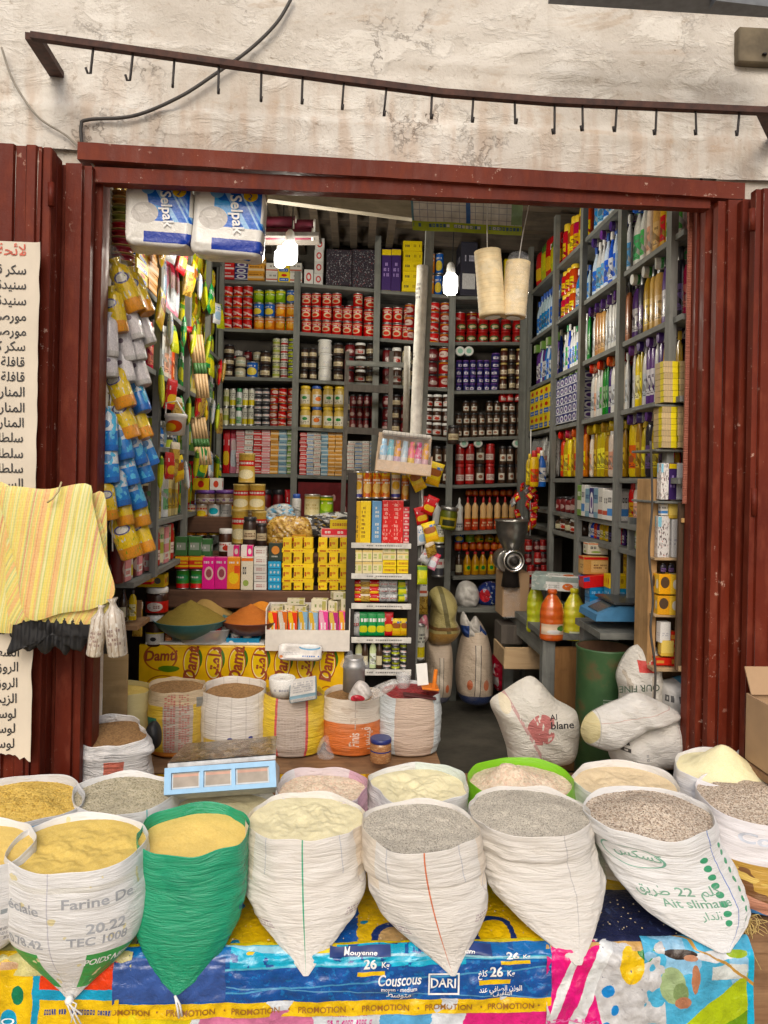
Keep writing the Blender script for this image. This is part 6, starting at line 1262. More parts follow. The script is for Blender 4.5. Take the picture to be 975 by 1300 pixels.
lay += [('ring', .12, .42, .09, .16, (.42, .16, .03), .85), ('disc', .14, .66, .05, .04, (.1, .2, .03))] + [('ring', .245 + .216 * i, .25, .05, .2, (.42, .16, .03), .85) for i in range(4)]
m2 = m; cl = add(m, 'oilcloth', art('oilcloth', (.78, .5, .015), lay, .35, coat=.4, var=0, wrap=.15, grime=.12), ctr)
for i, u in enumerate(us):
    s = 'Damti' if i % 2 == 1 or i == 0 else arabic('دامتي')
    geo, w = txt(s, .03, .15 if i % 2 or i == 0 else 0, .9); h = .085 if i else .075; ang = 0.05 if i == 0 else pi / 2 - .12
    m = MB(); m.text(geo, lambda x, y: ocl(u + h * (x * cos(ang) - y * sin(ang)) / W_, (.82 if i == 0 else vs_) + h * (x * sin(ang) + y * cos(ang)) / H_) + Vector((0, -.003, 0)))
    add(m, 'lettering', flat('print_maroon', (.3, .05, .015), .5), ctr)
m = MB(); q0, q1 = P(186, 806, 3.965), P(336, 818, 3.965); m.box(((q0.x + q1.x) / 2, 3.99, zc + .013), (q1.x - q0.x, .1, .012), bev=.003); add(m, 'edge_strip', WHITEPAP, ctr)
stand = thing('stepped_stand', 'stepped brown wooden stand behind the spices, piled with tins and boxes', 'stand', tuple(P(320, 800, 4.4)))
TI = [(748, 4.22, 195, 446), (703, 4.42, 215, 446), (655, 4.62, 225, 446)]
for i, (y, Y, x0, x1) in enumerate(TI):
    A, B_ = P(x0, y, Y - .05), P(x1, y, Y - .05); m = MB(); m.box(((A.x + B_.x) / 2, Y + .06, A.z - .05), (B_.x - A.x, .24, .1), bev=.006); add(m, 'step_board', mk_wood('brown_step', (.09, .04, .02), (.16, .075, .04), axis='x'), stand)
for x in (205, 435): m = MB(); A = P(x, 760, 4.3); m.box((A.x, 4.36, A.z / 2 + .0), (.05, .2, A.z - .05)); add(m, 'leg', BROWN, stand)
# tins, cartons and jars on the steps
box('gcube', (.06, .16, .06), [('rect', .1, .9, .3, .7, (.3, .35, .3)), ('text', .15, .85, .4, .62, 1, 6, WHITE)], '', 'packs on the stepped stand'); box('knor', (.75, .5, .03), [('band', .3, .7, (.55, .06, .03)), ('text', .05, .95, .35, .65, 1, 8, (.78, .6, .1)), ('band', 0, .12, RD)], '', 'packs on the stepped stand')
N['peas'] = tin(art('tin_peas', (.05, .2, .04), [('band', .0, .3, (.5, .02, .02)), ('disc', .5, .62, .35, .16, (.05, .25, .1)), ('text', .15, .85, .56, .7, 1, 6, WHITE)], rep=2), '', 'packs on the stepped stand')
box('pinkc', (.72, .04, .28), [('disc', .55, .5, .36, .22, (.75, .55, .5)), ('disc', .55, .5, .24, .14, (.3, .08, .1)), ('text', .1, .9, .8, .92, 1, 5, WHITE)], '', 'packs on the stepped stand'); box('orgc', (.72, .3, .03), [('disc', .5, .35, .4, .2, (.75, .55, .1)), ('rect', .55, 1, .5, .75, (.6, .1, .03)), ('text', .1, .9, .8, .9, 1, 5, WHITE)], '', 'packs on the stepped stand')
box('crmc', (.74, .7, .58), [('text', .1, .6, .4, .8, 1, 3, (.05, .05, .06)), ('disc', .4, .2, .25, .1, (.3, .4, .12)), ('band', .9, 1, ORG)], '', 'packs on the stepped stand'); box('whtc', (.75, .74, .7), [('text', .15, .85, .3, .75, 2, 8, (.35, .1, .1)), ('band', 0, .04, (.4, .4, .4))], '', 'packs on the stepped stand'); box('bluc', (.06, .33, .56), [('disc', .2, .5, .08, .2, (.5, .6, .65)), ('disc', .5, .5, .08, .2, (.5, .6, .65)), ('disc', .8, .5, .08, .2, (.5, .6, .65)), ('band', 0, .06, (.03, .2, .4))], '', 'packs on the stepped stand')
box('cube', (.8, .58, .02), [('rect', .3, .7, .12, .88, (.78, .6, .12)), ('rect', .05, .25, .2, .6, (.4, .1, .03)), ('text', .32, .68, .3, .7, 1, 4, (.5, .08, .03))], '', 'yellow stock cube boxes'); box('blkc', (.025, .04, .03), [('disc', .5, .6, .3, .25, (.6, .25, .08)), ('text', .2, .8, .15, .3, 1, 5, (.5, .5, .45))], '', 'packs on the stepped stand'); box('pnkw', (.75, .72, .7), [('rect', .5, 1, 0, 1, (.65, .05, .22)), ('disc', .75, .5, .15, .25, (.75, .7, .68))], '', 'packs on the stepped stand')
for i in range(2):
    put('peas', 232 + i * 18, 747, 4.2, 17, 25, f"green and red vegetable tin, {ORD[i]} from the jar pile, lowest step"); put('knor', 232 + i * 18, 721, 4.2, 17, 15, f"orange-yellow stock packet box, {ORD[i]} from the jar pile", deep=14); put('gcube', 231 + i * 17, 705, 4.22, 15, 24, f"dark green carton standing on the orange-yellow boxes, {ORD[i]} from the jar pile", deep=12)
put('gcube', 262, 706, 4.3, 14, 22, 'dark green carton half hidden behind the pink cartons', deep=12)
for i in range(2): put('pinkc', 265 + i * 16, 747, 4.2, 15.5, 40, f"hot pink carton with round picture, {ORD[i]} from the green tins", deep=12)
put('orgc', 297, 747, 4.2, 16, 40, 'orange carton between the pink and cream ones', deep=12); put('crmc', 314, 748, 4.2, 15, 41, 'cream carton with black script beside the orange one', deep=12)
for k in range(4): put('whtc', 331, 748 - k * 10.5, 4.2, 16, 10.3, f"small white medicine-like box, {UP[k]} beside the cream carton", deep=14)
for k in range(4): put('bluc', 349, 748 - k * 9, 4.2, 16, 8.8, f"blue and white small box, {UP[k]} in the blue column", deep=14)
put('blkc', 350, 711, 4.22, 17, 22, 'black box with orange disc on top of the blue boxes', deep=12)
for g in range(2):
    x0 = (358, 403)[g]
    for k in range(7):
        y = 748 - k * 9.4
        if k % 2: put('cube', x0 + 20.5, y, 4.2, 40, 5, f"yellow cube slab laid across, {UP[k // 2]} of the {('first', 'second')[g]} lattice", deep=14); 
        else:
            for i in range(3): put('cube', x0 + 7 + i * 13.5, y + 4.4 * (k > 0), 4.2, 11, 9.4 + 4.4 * (k > 0), f"yellow stock cube box, {ORD[i]} along, {UP[k // 2]} of the {('first', 'second')[g]} lattice", deep=14, rz=rnd.uniform(-.06, .06))
N['milk'] = tin(art('tin_milk_orange', (.74, .62, .48), [('band', .0, .36, (.72, .3, .04)), ('disc', .5, .45, .3, .2, (.78, .6, .1)), ('text', .1, .9, .66, .86, 1, 5, (.5, .06, .03))], rep=2), '', 'tins on the stepped stand'); N['milkt'] = tin(art('tin_milk_teal', (.74, .74, .72), [('disc', .5, .6, .3, .22, (.05, .4, .5)), ('band', 0, .2, (.62, .45, .1)), ('text', .1, .9, .2, .34, 1, 7, K_)], rep=2), '', 'tins on the stepped stand'); N['milkg'] = tin(art('tin_milk_grey', (.55, .55, .54), [('text', .2, .8, .4, .7, 2, 6, (.2, .2, .2)), ('band', 0, .14, (.6, .3, .1))], rep=2), '', 'tins on the stepped stand')
for i, c in enumerate(('milk', 'milk', 'milkt', 'milkg')):
    for k in range(2): put(c, 241 + i * 15.2, 680 - k * 20, 4.62, 14.6, 20, f"{['orange and cream', 'orange and cream', 'white and teal', 'grey'][i]} milk tin, {ORD[i]} from the dim wall, {('lower', 'upper')[k]} of two")
N['tub'] = jar(art('tub_clear_dark', (.2, .13, .09), [('band', .25, .6, (.5, .46, .4)), ('text', .1, .9, .3, .55, 1, 7, PUR), ('blob', 9, .62, (.1, .05, .03), 1)], rep=2, coat=.6), CPU, '', 'purple lidded tubs', 'tub', 'tub', neck=.46, lh=.22)
put('tub', 261, 641, 4.66, 25, 19, 'purple lidded tub on the milk tins, closer to the dim wall'); put('tub', 286, 641, 4.66, 25, 19, 'purple lidded tub on the milk tins, beside the gold tins')
box('yelt', (.74, .55, .03), [('disc', .5, .5, .2, .3, (.55, .05, .03))], '', 'boxes above the tubs'); box('whtt', (.75, .73, .68), [('disc', .5, .5, .22, .3, (.55, .08, .05))], '', 'boxes above the tubs'); put('yelt', 256, 622, 4.66, 20, 15, 'yellow tea box with red mark on the purple lids', deep=12); put('whtt', 275, 622, 4.66, 15, 15, 'white tea box with red mark on the purple lids', deep=12)
N['gold'] = tin(art('tin_gold_red', (.55, .38, .12), [('band', .58, .78, (.55, .03, .03)), ('text', .15, .85, .62, .75, 1, 6, WHITE), ('disc', .5, .3, .35, .16, (.74, .66, .45))], rep=2), '', 'gold tins in a pyramid', top=CGD)
for x, y, h, t in ((304, 690, 44, 'lowest tier, first'), (329, 690, 42, 'lowest tier, second'), (306, 648, 34, 'middle tier, first'), (326, 648, 34, 'middle tier, second'), (313, 613, 38, 'at the very top')): put('gold', x, y, 4.5, 21, h, f"tall gold tin with red band in the pyramid, {t}")
put('nut', 286, 705, 4.36, 17, 34, 'squat dark spread jar with big white label before the milk tins'); put('darkjar', 317, 692, 4.36, 18, 36, 'dark coffee jar with white label standing before the gold pyramid'); put('darkjar', 332, 692, 4.36, 14, 28, 'smaller dark coffee jar beside the labelled one')
for i in range(2): put('pnkw', 297 + i * 17, 707, 4.26, 15, 15, f"white and pink small carton on the tall cartons, {ORD[i]} one", deep=12)
put('whtc', 331, 706, 4.26, 16, 12, 'white flat box lying on the small white box column', deep=14)
lump('snack_bag', 'big crinkled bag of golden nuts in front of the gold tins', 'bag', [(338, 668), (350, 656), (368, 655), (392, 660), (396, 690), (380, 697), (350, 694), (338, 690)], 4.45, .06, art('bag_nuts', (.46, .28, .09), [('blob', 12, .52, (.66, .46, .18), 1), ('blob', 20, .6, (.25, .12, .04), 1), ('blob', 7, .66, (.75, .72, .66), 1)], .2, coat=.7, wrap=1., var=0), .012, 5, 24)
lump('snack_bag', 'clear bag with blue and white print above the golden nuts', 'bag', [(338, 648), (352, 640), (370, 642), (374, 660), (352, 664), (338, 662)], 4.5, .05, art('bag_blue_clear', (.5, .52, .52), [('blob', 6, .55, (.2, .42, .62), 1), ('blob', 14, .62, (.1, .1, .1), 1)], .15, coat=.7, wrap=1., var=0), .012, 6, 24)
lump('snack_bag', 'shiny black and silver packets heaped above the stock cubes', 'bag', [(368, 666), (390, 656), (420, 650), (444, 652), (444, 668), (420, 676), (385, 686), (370, 682)], 4.5, .05, art('bag_black_silver', (.06, .06, .06), [('blob', 9, .54, (.5, .5, .48), 1), ('blob', 16, .64, (.5, .35, .1), 1)], .15, coat=.7, wrap=1., var=0), .014, 7, 26)
soap('bluecap', (.7, .7, .68), (.75, .75, .72), CB, 'white bottle with wide blue cap', 'spray'); put('bluecap', 376, 655, 4.6, 12, 28, 'white bottle with wide blue cap above the snack bags'); N['crm'] = tin(art('tin_cream', (.68, .6, .36), [('band', .82, .9, GLD), ('text', .2, .8, .3, .6, 2, 6, (.45, .35, .15))], rep=2), '', 'tins on the stepped stand'); put('crm', 396, 655, 4.6, 20, 28, 'plain cream tin behind the snack bags'); put('green', 414, 655, 4.62, 18, 26, 'green and yellow tin beside the plain cream one')
for k, (c, x, w, y, t) in enumerate((('smallr', 426, 36, 682, 'pink flat box lying on the stock cubes'), ('teayy', 432, 26, 671, 'yellow flat box lying on the pink one'), ('knor', 380, 18, 690, 'small yellow-red box wedged under the snack bags'))): put(c, x, y, 4.3, w, 11, t, deep=16)
m = MB(); A = P(378, 640, 5.1); B_ = P(440, 640, 5.1)
m.grid(lambda u, v: (lerp(A.x, B_.x + .25, u), 5.1 + .01 * ns(u * 5, v * 4), lerp(P(378, 660, 5.1).z, P(378, 612, 5.1).z, v)), 10, 8); piece('dotted_cloth', 'dark red cloth with pale dots hung under the box shelf', 'cloth', m, art('dot_cloth', (.1, .008, .012), [('disc', .1 + .0, .3, .02, .09, (.5, .3, .28)), ('disc', .2, .6, .02, .09, (.5, .3, .28)), ('disc', .3, .25, .02, .09, (.5, .3, .28)), ('disc', .42, .6, .02, .09, (.5, .3, .28)), ('disc', .55, .3, .02, .09, (.5, .3, .28)), ('disc', .7, .62, .02, .09, (.5, .3, .28))], .8, var=0))
# spices in bowls
def bowl_heap(x, yrim, w, Y, hm, bmat, gmat, label, hz, pk=0.):
    C = P(x, yrim, Y); per = (C - CAM).dot(_fw) / F; r = w * per / 2; t = thing('spice_bowl', label, 'bowl', tuple(C), 'bowls heaped with ground spice')
    m = MB(); m.lathe([(r * .5, -hz * .9), (r * .9, -hz * .3), (r, 0), (r * 1.02, .004), (r * .97, .002), (r * .9, -.012)], 36, c=C, capt=False); add(m, 'bowl', bmat, t)
    H = hm * per; m = MB(); m.grid(lambda u, v: (C.x + r * .95 * v * cos(2 * pi * u) + pk * r * (1 - v), C.y + r * .95 * v * sin(2 * pi * u), C.z + H * (1 - v) ** .9 + .006 * fbm(u * 6, v * 5, x, 3) * v * (1 - v) * 4 - .006), 60, 30, cu=True, flip=True); add(m, 'spice_heap', gmat, t)
TEALM = flat('teal_enamel', (.05, .2, .22), .4, var=.15); TINM = flat('dull_tin_tray', (.35, .3, .22), .4, .6)
bowl_heap(262, 782, 80, 4.2, 31, TINM, G_SPICE2, 'wide tray heaped with pale mustard-brown spice behind the olive one', .03); bowl_heap(242, 786, 92, 4.0, 26, TEALM, G_SPICE1, 'teal bowl heaped with dark olive-green spice', .1)
bowl_heap(333, 782, 78, 4.2, 28, TINM, G_SPICE4, 'tray heaped with bright orange spice, rearmost of the red pair', .03); bowl_heap(318, 787, 74, 4.02, 22, flat('maroon_enamel', (.14, .04, .03), .4), G_SPICE3, 'dark bowl heaped with red-orange spice in front', .08)
N['spread1'] = jar(art('jar_big_spread', (.04, .014, .008), [('rect', .0, 1, .12, .62, (.5, .02, .03)), ('disc', .5, .38, .24, .2, (.76, .7, .66)), ('text', .34, .66, .3, .46, 2, 5, DRD)], rep=2, coat=.7), CW, '', 'big chocolate spread jars', 'spread_jar', lh=.2, neck=.42); N['spread2'] = jar(art('jar_big_spread_w', (.04, .014, .008), [('rect', .1, .9, .1, .55, (.75, .74, .7)), ('band', .5, .55, (.7, .6, .1)), ('disc', .5, .3, .1, .08, K_)], rep=2, coat=.7), CW, '', 'big chocolate spread jars', 'spread_jar', lh=.2, neck=.42)
put('spread2', 197, 819, 3.98, 25, 40, 'big dark spread jar with white label, at the bottom of the pair'); put('spread1', 199, 779, 3.98, 29, 34, 'big spread jar with red label stacked on the white-labelled one'); put('redb', 213, 817, 4.0, 11, 36, 'small red bottle beside the spread jars')
box('yell2', (.74, .52, .03), [('disc', .25, .5, .12, .25, RD), ('disc', .75, .5, .12, .25, (.1, .1, .1)), ('text', .4, .6, .3, .7, 1, 3, RD)], '', 'boxes on the jars'); put('yell2', 194, 744, 3.98, 34, 16, 'yellow flat box resting on the spread jar lid', deep=20)
bx = thing('plastic_bowl', 'clear plastic tub of red sachets on the counter front', 'tub', tuple(P(258, 816, 3.97))); C = P(258, 816, 3.97); per = (C - CAM).dot(_fw) / F
m = MB(); m.lathe([(.1, 0), (.118, .004), (.142, .075), (.15, .078), (.148, .074)], 28, c=C, sy=.5, capt=False); k = NT('clear_tub'); k.bump(k.noise(k.ob(), 20, 2), .1, .01); add(m, 'tub', k.fin((.75, .77, .77), .1, alpha=.5), bx)
for i in range(12): place(N['redp'], C + Vector((rnd.uniform(-.08, .08), rnd.uniform(-.03, .03), .015 + .04 * (i / 12))), rnd.uniform(-1, 1), (.05, .05, .05), label=f"small red sachet, {ORD[i]} layer in the clear tub on the counter", group='red sachets in the clear tub', tilt=(rnd.uniform(-.6, .6), rnd.uniform(-.6, .6)), cat='sachet')
m = MB(); A, B_ = P(287, 823, 3.955), P(329, 823, 3.955); per = (A - CAM).dot(_fw) / F; w = B_.x - A.x; c = Vector(((A.x + B_.x) / 2, 4.0, A.z)); h = 13 * per
m.box((c.x, 3.956, c.z + h / 2), (w, .004, h)); m.box((c.x, 4.07, c.z + h / 2), (w, .004, h)); m.box((c.x - w / 2 + .002, 4.013, c.z + h / 2), (.004, .11, h)); m.box((c.x + w / 2 - .002, 4.013, c.z + h / 2), (.004, .11, h)); m.box((c.x, 4.013, c.z + .003), (w - .01, .11, .004))
piece('tray_box', 'small blue cardboard tray with white lettering on the counter edge', 'tray', m, art('tray_blue', (.02, .26, .46), [('text', .62, .9, .25, .75, 1, 4, WHITE), ('disc', .15, .5, .08, .25, WHITE), ('rect', .28, .4, .4, .55, (.6, .7, .75))], .5, var=0)); put('palejar', 314, 813, 3.99, 11, 20, 'small pale green jar standing in the blue tray'); put('silverp', 299, 815, 4.0, 13, 12, 'silver packet in the blue tray', rz=.4)
jb = thing('carton_tray', 'white cardboard display carton of upright juice packs at the end of the counter', 'display box', tuple(P(390, 828, 3.93)))
m = MB(); A, B_ = P(337, 826, 3.9), P(443, 830, 3.9); per = (A - CAM).dot(_fw) / F; w = B_.x - A.x; cx = (A.x + B_.x) / 2; z0 = A.z
WC = flat('white_card', (.7, .66, .6), .75, var=.08); m.box((cx, 3.9, z0 + .055), (w, .005, .11)); m.box((cx, 4.1, z0 + .11), (w, .005, .22)); m.box((cx - w / 2, 4.0, z0 + .11), (.005, .2, .22)); m.box((cx + w / 2, 4.0, z0 + .11), (.005, .2, .22)); m.box((cx, 4.0, z0 + .003), (w - .01, .19, .005)); add(m, 'carton', WC, jb)
JC = [((.7, .06, .03), (.78, .5, .05)), ((.72, .2, .05), (.76, .7, .6)), ((.7, .08, .02), (.78, .5, .05)), ((.3, .5, .68), (.76, .5, .12)), ((.35, .52, .68), (.76, .5, .12)), ((.68, .1, .3), (.72, .4, .5)), ((.45, .05, .2), (.7, .5, .15)), ((.7, .1, .3), (.76, .4, .1))]
for i, (c1, c2) in enumerate(JC):
    box(f'juice{i}', c1, [('diag', 1, .6, .5, 1., c2), ('disc', .5, .3, .34, .16, c2), ('text', .2, .8, .3, .7, 1, 3, WHITE)], '', 'juice packs in the white carton'); put(f'juice{i}', 346 + i * 12.8, 812, 3.96, 11.6, 36 + (i % 2), f"upright juice pack, {ORD[i]} from the spice bowls in the white carton", deep=9, rz=rnd.gauss(0, .05))
N['smallgreen'] = carton(art('box_tiny_beige', (.66, .62, .48), [('text', .2, .8, .3, .7, 1, 4, (.2, .25, .1)), ('rect', .7, .95, .1, .9, (.4, .38, .15))], .5), '', 'tiny boxes on the juice packs')
for i, (x, y, w, h) in enumerate(((352, 776, 15, 8), (367, 776, 14, 9), (383, 777, 15, 9), (406, 776, 20, 16), (424, 776, 12, 14), (438, 776, 14, 16), (376, 767, 22, 7), (430, 760, 18, 9))): put('smallgreen', x, y, 4.0, w, h, f"tiny beige tea box lying on the juice packs, {ORD[i]} from the spice bowls", deep=14, rz=rnd.uniform(-.3, .3))
m = MB(); C = P(381, 828, 3.83); softbox(m, (0, 0, 0), (.225, .05, .085), .3, .004, 3); o = m.build('wipes_pack', art('wipes', (.72, .7, .68), [('disc', .72, .78, .24, .16, (.2, .4, .6)), ('disc', .72, .84, .22, .12, (.7, .74, .76)), ('band', .0, .1, (.5, .5, .52)), ('text', .5, .95, .2, .34, 1, 9, (.06, .15, .4)), ('disc', .08, .22, .04, .09, (.7, .3, .15)), ('text', .1, .45, .3, .5, 2, 14, (.45, .45, .45))], .25, coat=.5, var=0, wrap=.4)); o.location = C; o.rotation_euler = (-.25, .02, 0); tag(o, 'flat white wipes pack with blue swirl leaning on the white carton', 'wipes pack')
# small things at the doorway end of the counter
lw = thing('low_shelf', 'small shelf by the doorway holding bottles and red tins', 'shelf', tuple(P(160, 790, 3.6)))
m = MB(); A, B_ = P(138, 792, 3.45), P(186, 784, 3.75); m.box((A.x + .05, 3.52, A.z - .01), (.18, .22, .02)); add(m, 'board', BROWNX, lw); m = MB(); m.box((A.x, 3.58, A.z / 2 - .01), (.04, .04, A.z - .02)); add(m, 'leg', BROWN, lw); m = MB(); m.box((A.x + .03, 3.62, A.z + .04), (.14, .02, .08)); add(m, 'backboard', BROWN, lw)
for i, (c, x, yb, w, h) in enumerate((('oild', 156, 788, 11, 40), ('yell', 168, 787, 10, 38), ('oild', 150, 790, 9, 30), ('palejar', 163, 789, 12, 22))): put(c, x, yb, 3.47 + .02 * i, w, h, f"{N[c]['_d']} on the small doorway shelf, {ORD[i]} one")
N['rcan'] = lath('drink_can', [(.4, 0), (.5, .05), (.5, .9), (.42, 1)], [art('can_drink', (.5, .015, .03), [('text', .2, .8, .3, .6, 1, 5, WHITE)], rep=2, coat=.4)]); hold(N['rcan'], cat='can', grp='red drink cans')
for i in range(3): put('rcan', 171 + i * 8, 712, 3.7, 8, 19, f"red drink can, {ORD[i]} from the doorway above the yellow box")
put('knor', 183, 741, 3.7, 22, 26, 'yellow and red carton under the red drink cans', deep=14); put('orgs', 150, 732, 3.5, 14, 32, 'orange box below the roll pack garland', rz=.3, deep=12); put('blueb', 161, 735, 3.52, 14, 34, 'pale blue bottle below the roll pack garland'); put('goldp', 174, 808, 3.8, 13, 44, 'pale crinkled packet hanging beside the spread jars')
m = MB(); A, B_ = P(114, 832, 3.2), P(160, 868, 3.2); m.box(((A.x + B_.x) / 2, 3.22, (A.z + B_.z) / 2 - .1), (B_.x - A.x, .02, A.z - B_.z + .2)); piece('plywood_board', 'pale plywood board standing behind the cream sack by the doorway', 'board', m, mk_wood('plywood', (.34, .22, .09), (.44, .3, .14), axis='x'))
# broom handles and bucket by the dim wall
for i in range(9):
    up = i < 4; x = 239 + (i if up else i - 4) * 4.0; y0, y1 = (425, 505) if up else (530, 590); m = MB(); a, b = P(x - 3, y0, 4.1 + .05 * i), P(x + 6, y1, 4.1 + .05 * i); a.x += .03; b.x += .03
    m.tube([a, a.lerp(b, .45)], .011, 8); m.tube([a.lerp(b, .45), a.lerp(b, .62)], .012, 8, 1); m.tube([a.lerp(b, .62), b], .011, 8)
    piece('broomstick', f"pale wooden broom handle with green band, {ORD[i if up else i - 4]} of the {'upper' if up else 'lower'} bunch", 'broom handle', m, [flat('bamboo', (.6, .4, .2), .5), flat('green_band', (.05, .16, .04), .5)], 'wooden handles hung on the dim wall')
pl = thing('plastic_pail', 'white lidded pail with red print hanging on the dim wall shelves', 'pail', tuple(P(212, 552, 3.6))); C = P(212, 552, 3.6); C.x += .04
m = MB(); m.lathe([(.042, 0), (.05, .08), (.054, .082), (.054, .096), (.05, .1)], 22, c=C); add(m, 'pail', art('pail_print', (.75, .73, .7), [('disc', .5, .4, .15, .28, (.62, .1, .04)), ('disc', .42, .35, .12, .2, (.75, .5, .1))], .4, var=0), pl); m = MB(); m.tube([C + Vector((-.05, 0, .09)), C + Vector((-.04, -.03, .15)), C + Vector((.01, -.03, .16)), C + Vector((.05, 0, .09))], .004, 6); add(m, 'handle', CW, pl)
# ------------------------------------------------------------ back row of sacks on their low bench
bench = thing('low_bench', 'low bench under the back row of sacks, edged with yellow printed cloth', 'bench', tuple(P(330, 980, 3.5))); zb = .33
a, b = P(112, 960, 3.2), P(562, 960, 3.2); m = MB(); m.box(((a.x + b.x) / 2, 3.5, zb - .02), (b.x - a.x, .66, .04)); add(m, 'bench_top', BROWNX, bench); m = MB(); m.grid(lambda u, v: (lerp(a.x, b.x, u), 3.165 + .004 * ns(u * 9, v * 3), lerp(zb - .26, zb - .004, v)), 40, 8); add(m, 'cloth_strip', art('oilcloth_strip', (.74, .48, .02), [('blob', 7, .6, (.4, .22, .05), 2), ('lines', 'u', 9, .1, (.4, .2, .04))], .4, var=0), bench)
for x in (-.8, 0, .2): m = MB(); m.box((x, 3.6, .15), (.06, .06, .29)); add(m, 'leg', BROWN, bench)
YB2 = 3.42
def bsack(label, x, y, w, mat, fm, seed, **kw): return sack('grain_sack', label, x, y, w, mat, fm, zr=kw.pop('zr', zat(y, kw.pop('Y', YB2))), zb=zb + .003, seed=seed, group='open sacks on the low bench', **kw)
bsack('plain cream-yellow sack with flat rim, by the doorway behind the crumpled bag', 152, 874, 74, mk_woven('woven_cream', (.66, .56, .26), [], .3, dirt=.1), G_SEM, 51, fz=-.03, rim=.04, ramp=.002, lift=.012)
o, fq = bsack('yellow and tan sack with red upright lettering, rim crumpled shut', 224, 870, 70, mk_woven('woven_yellow_red', (.72, .48, .03), [('rect', .46, .62, 0, 1, (.5, .42, .34)), ('band', .8, 1, (.62, .48, .3)), ('text', .465, .525, .1, .97, 34, 4, (.5, .05, .05)), ('text', .54, .6, .1, .97, 34, 4, (.5, .1, .08)), ('rect', .36, .43, .45, .62, (.03, .2, .12)), ('band', 0, .1, (.6, .2, .02)), ('rect', .64, .68, .75, .9, (.25, .25, .22))], 1.), G_BROWN, 52, fz=-.02, rim=.12, lift=.02)
bsack('white sack half full of brown grain, patterned band near its base', 298, 872, 80, mk_woven('woven_white_band', (.70, .66, .6), [('band', 0, .12, (.2, .06, .03)), ('rect', .34, .5, .12, .3, (.72, .5, .04)), ('lines', 'u', 14, .1, (.5, .46, .42), .5)] + [('disc', .5, .18 + .05 * i, .012, .022, (.03, .04, .25)) for i in range(4)] + [('disc', .6, .18 + .05 * i, .012, .022, (.03, .04, .25)) for i in range(4)], .6), G_BROWN, 53, fz=-.05, rim=.06, lift=.035)
bsack('bright yellow sack with a grey stripe edged in red, cluttered on top', 373, 878, 78, mk_woven('woven_yellow_stripe', (.76, .54, .03), [('rect', .42, .575, 0, 1, (.5, .42, .36)), ('rect', .415, .428, 0, 1, (.6, .08, .08)), ('rect', .57, .584, 0, 1, (.6, .08, .08)), ('text', .43, .57, .1, .7, 14, 9, (.36, .28, .22), .6)], .8), G_BROWN, 54, fz=-.03, rim=.06, lift=.01)
o, fq = bsack('sack white above and orange below with pale script, a metal can on top', 448, 880, 72, mk_woven('woven_orange_white', (.68, .17, .03), [('band', .6, 1, (.70, .62, .52)), ('rect', .51, .515, .5, 1, (.5, .42, .35)), ('blob', 5, .64, (.6, .5, .4), 2)], .7), G_BROWN, 55, fz=-.03, rim=.06, lift=.012)
m = MB()
for s, u, v, ang in (('Finis', .01, .68, pi / 2), (arabic('فينيس'), .075, .66, pi / 2)):
    geo, w = txt(s, .01, .15); m.text(geo, lambda x, y: fq((u + .075 * (x * cos(ang) - y * sin(ang))) * 2 * pi, clampf(v - .14 * (x * sin(ang) + y * cos(ang))), 1.012))
m.build('lettering', flat('print_cream', (.72, .6, .5), .5), o)
bsack('pale blue-white sack with a tan centre stripe, full of dark red beans', 521, 876, 78, mk_woven('woven_paleblue_tan', (.66, .72, .74), [('rect', .41, .62, 0, 1, (.6, .46, .36)), ('lines', 'v', 30, .12, (.56, .5, .46), .35)], .9, dirt=.1), G_BEAN, 56, fz=-.015, rim=.05, lift=.02, fillname='bean_fill')
# things lying on those sacks
N['pot'] = hold(lath('white_tub', [(.38, 0), (.48, .5), (.5, .9), (.46, 1), (.42, .9)], [art('tub_white', (.74, .73, .7), [('text', .4, .6, .4, .6, 1, 6, (.3, .3, .35))], .4)], 24), cat='tub', grp=''); put('pot', 358, 884, 3.4, 34, 25, 'white plastic tub on the yellow striped sack')
m = MB(); C = P(386, 880, 3.33); m.M = Matrix.Translation(C) @ Matrix.Rotation(-.18, 4, 'Y') @ Matrix.Rotation(.28, 4, 'X'); m.box((0, 0, .02), (.12, .16, .025), bev=.004); piece('papers_box', 'white and grey flat printed box leaning on the yellow striped sack', 'box', m, art('papers', (.62, .6, .57), [('text', .1, .9, .2, .8, 5, 14, (.3, .3, .32)), ('band', 0, .1, (.2, .3, .35))], .6, var=0))
C = P(449, 876, 3.36); m = MB(); m.lathe([(.05, 0), (.05, .1), (.053, .105), (.05, .12), (.04, .14), (.044, .15)], 22, c=C); o = piece('metal_can', 'dull grey metal can with crumpled plastic on its mouth, on the orange sack', 'can', m, flat('zinc', (.38, .38, .38), .45, .7, var=.2, scale=14)); lump('plastic_wrap', 'crumpled clear plastic over the grey metal can', 'wrap', [(432, 846), (440, 830), (446, 826), (452, 838), (466, 838), (468, 852), (450, 850)], 3.34, .03, FILM, .012, 3, 24)
lump('plastic_bag', 'small clear bag with red contents on the orange and white sack', 'bag', [(442, 886), (448, 872), (456, 864), (466, 868), (472, 880), (466, 888), (450, 890)], 3.2, .04, art('bag_clear_red', (.62, .58, .55), [('disc', .4, .2, .3, .2, (.5, .06, .08))], .15, coat=.7, wrap=.9, var=0), .008, 4, 24); lump('plastic_bag', 'flattened grey clear bag lying between the orange sack and the beans', 'bag', [(466, 880), (478, 870), (500, 862), (506, 868), (488, 882), (472, 888)], 3.22, .02, mk_film('grey_film', (.62, .6, .57), .4), .006, 5, 24)
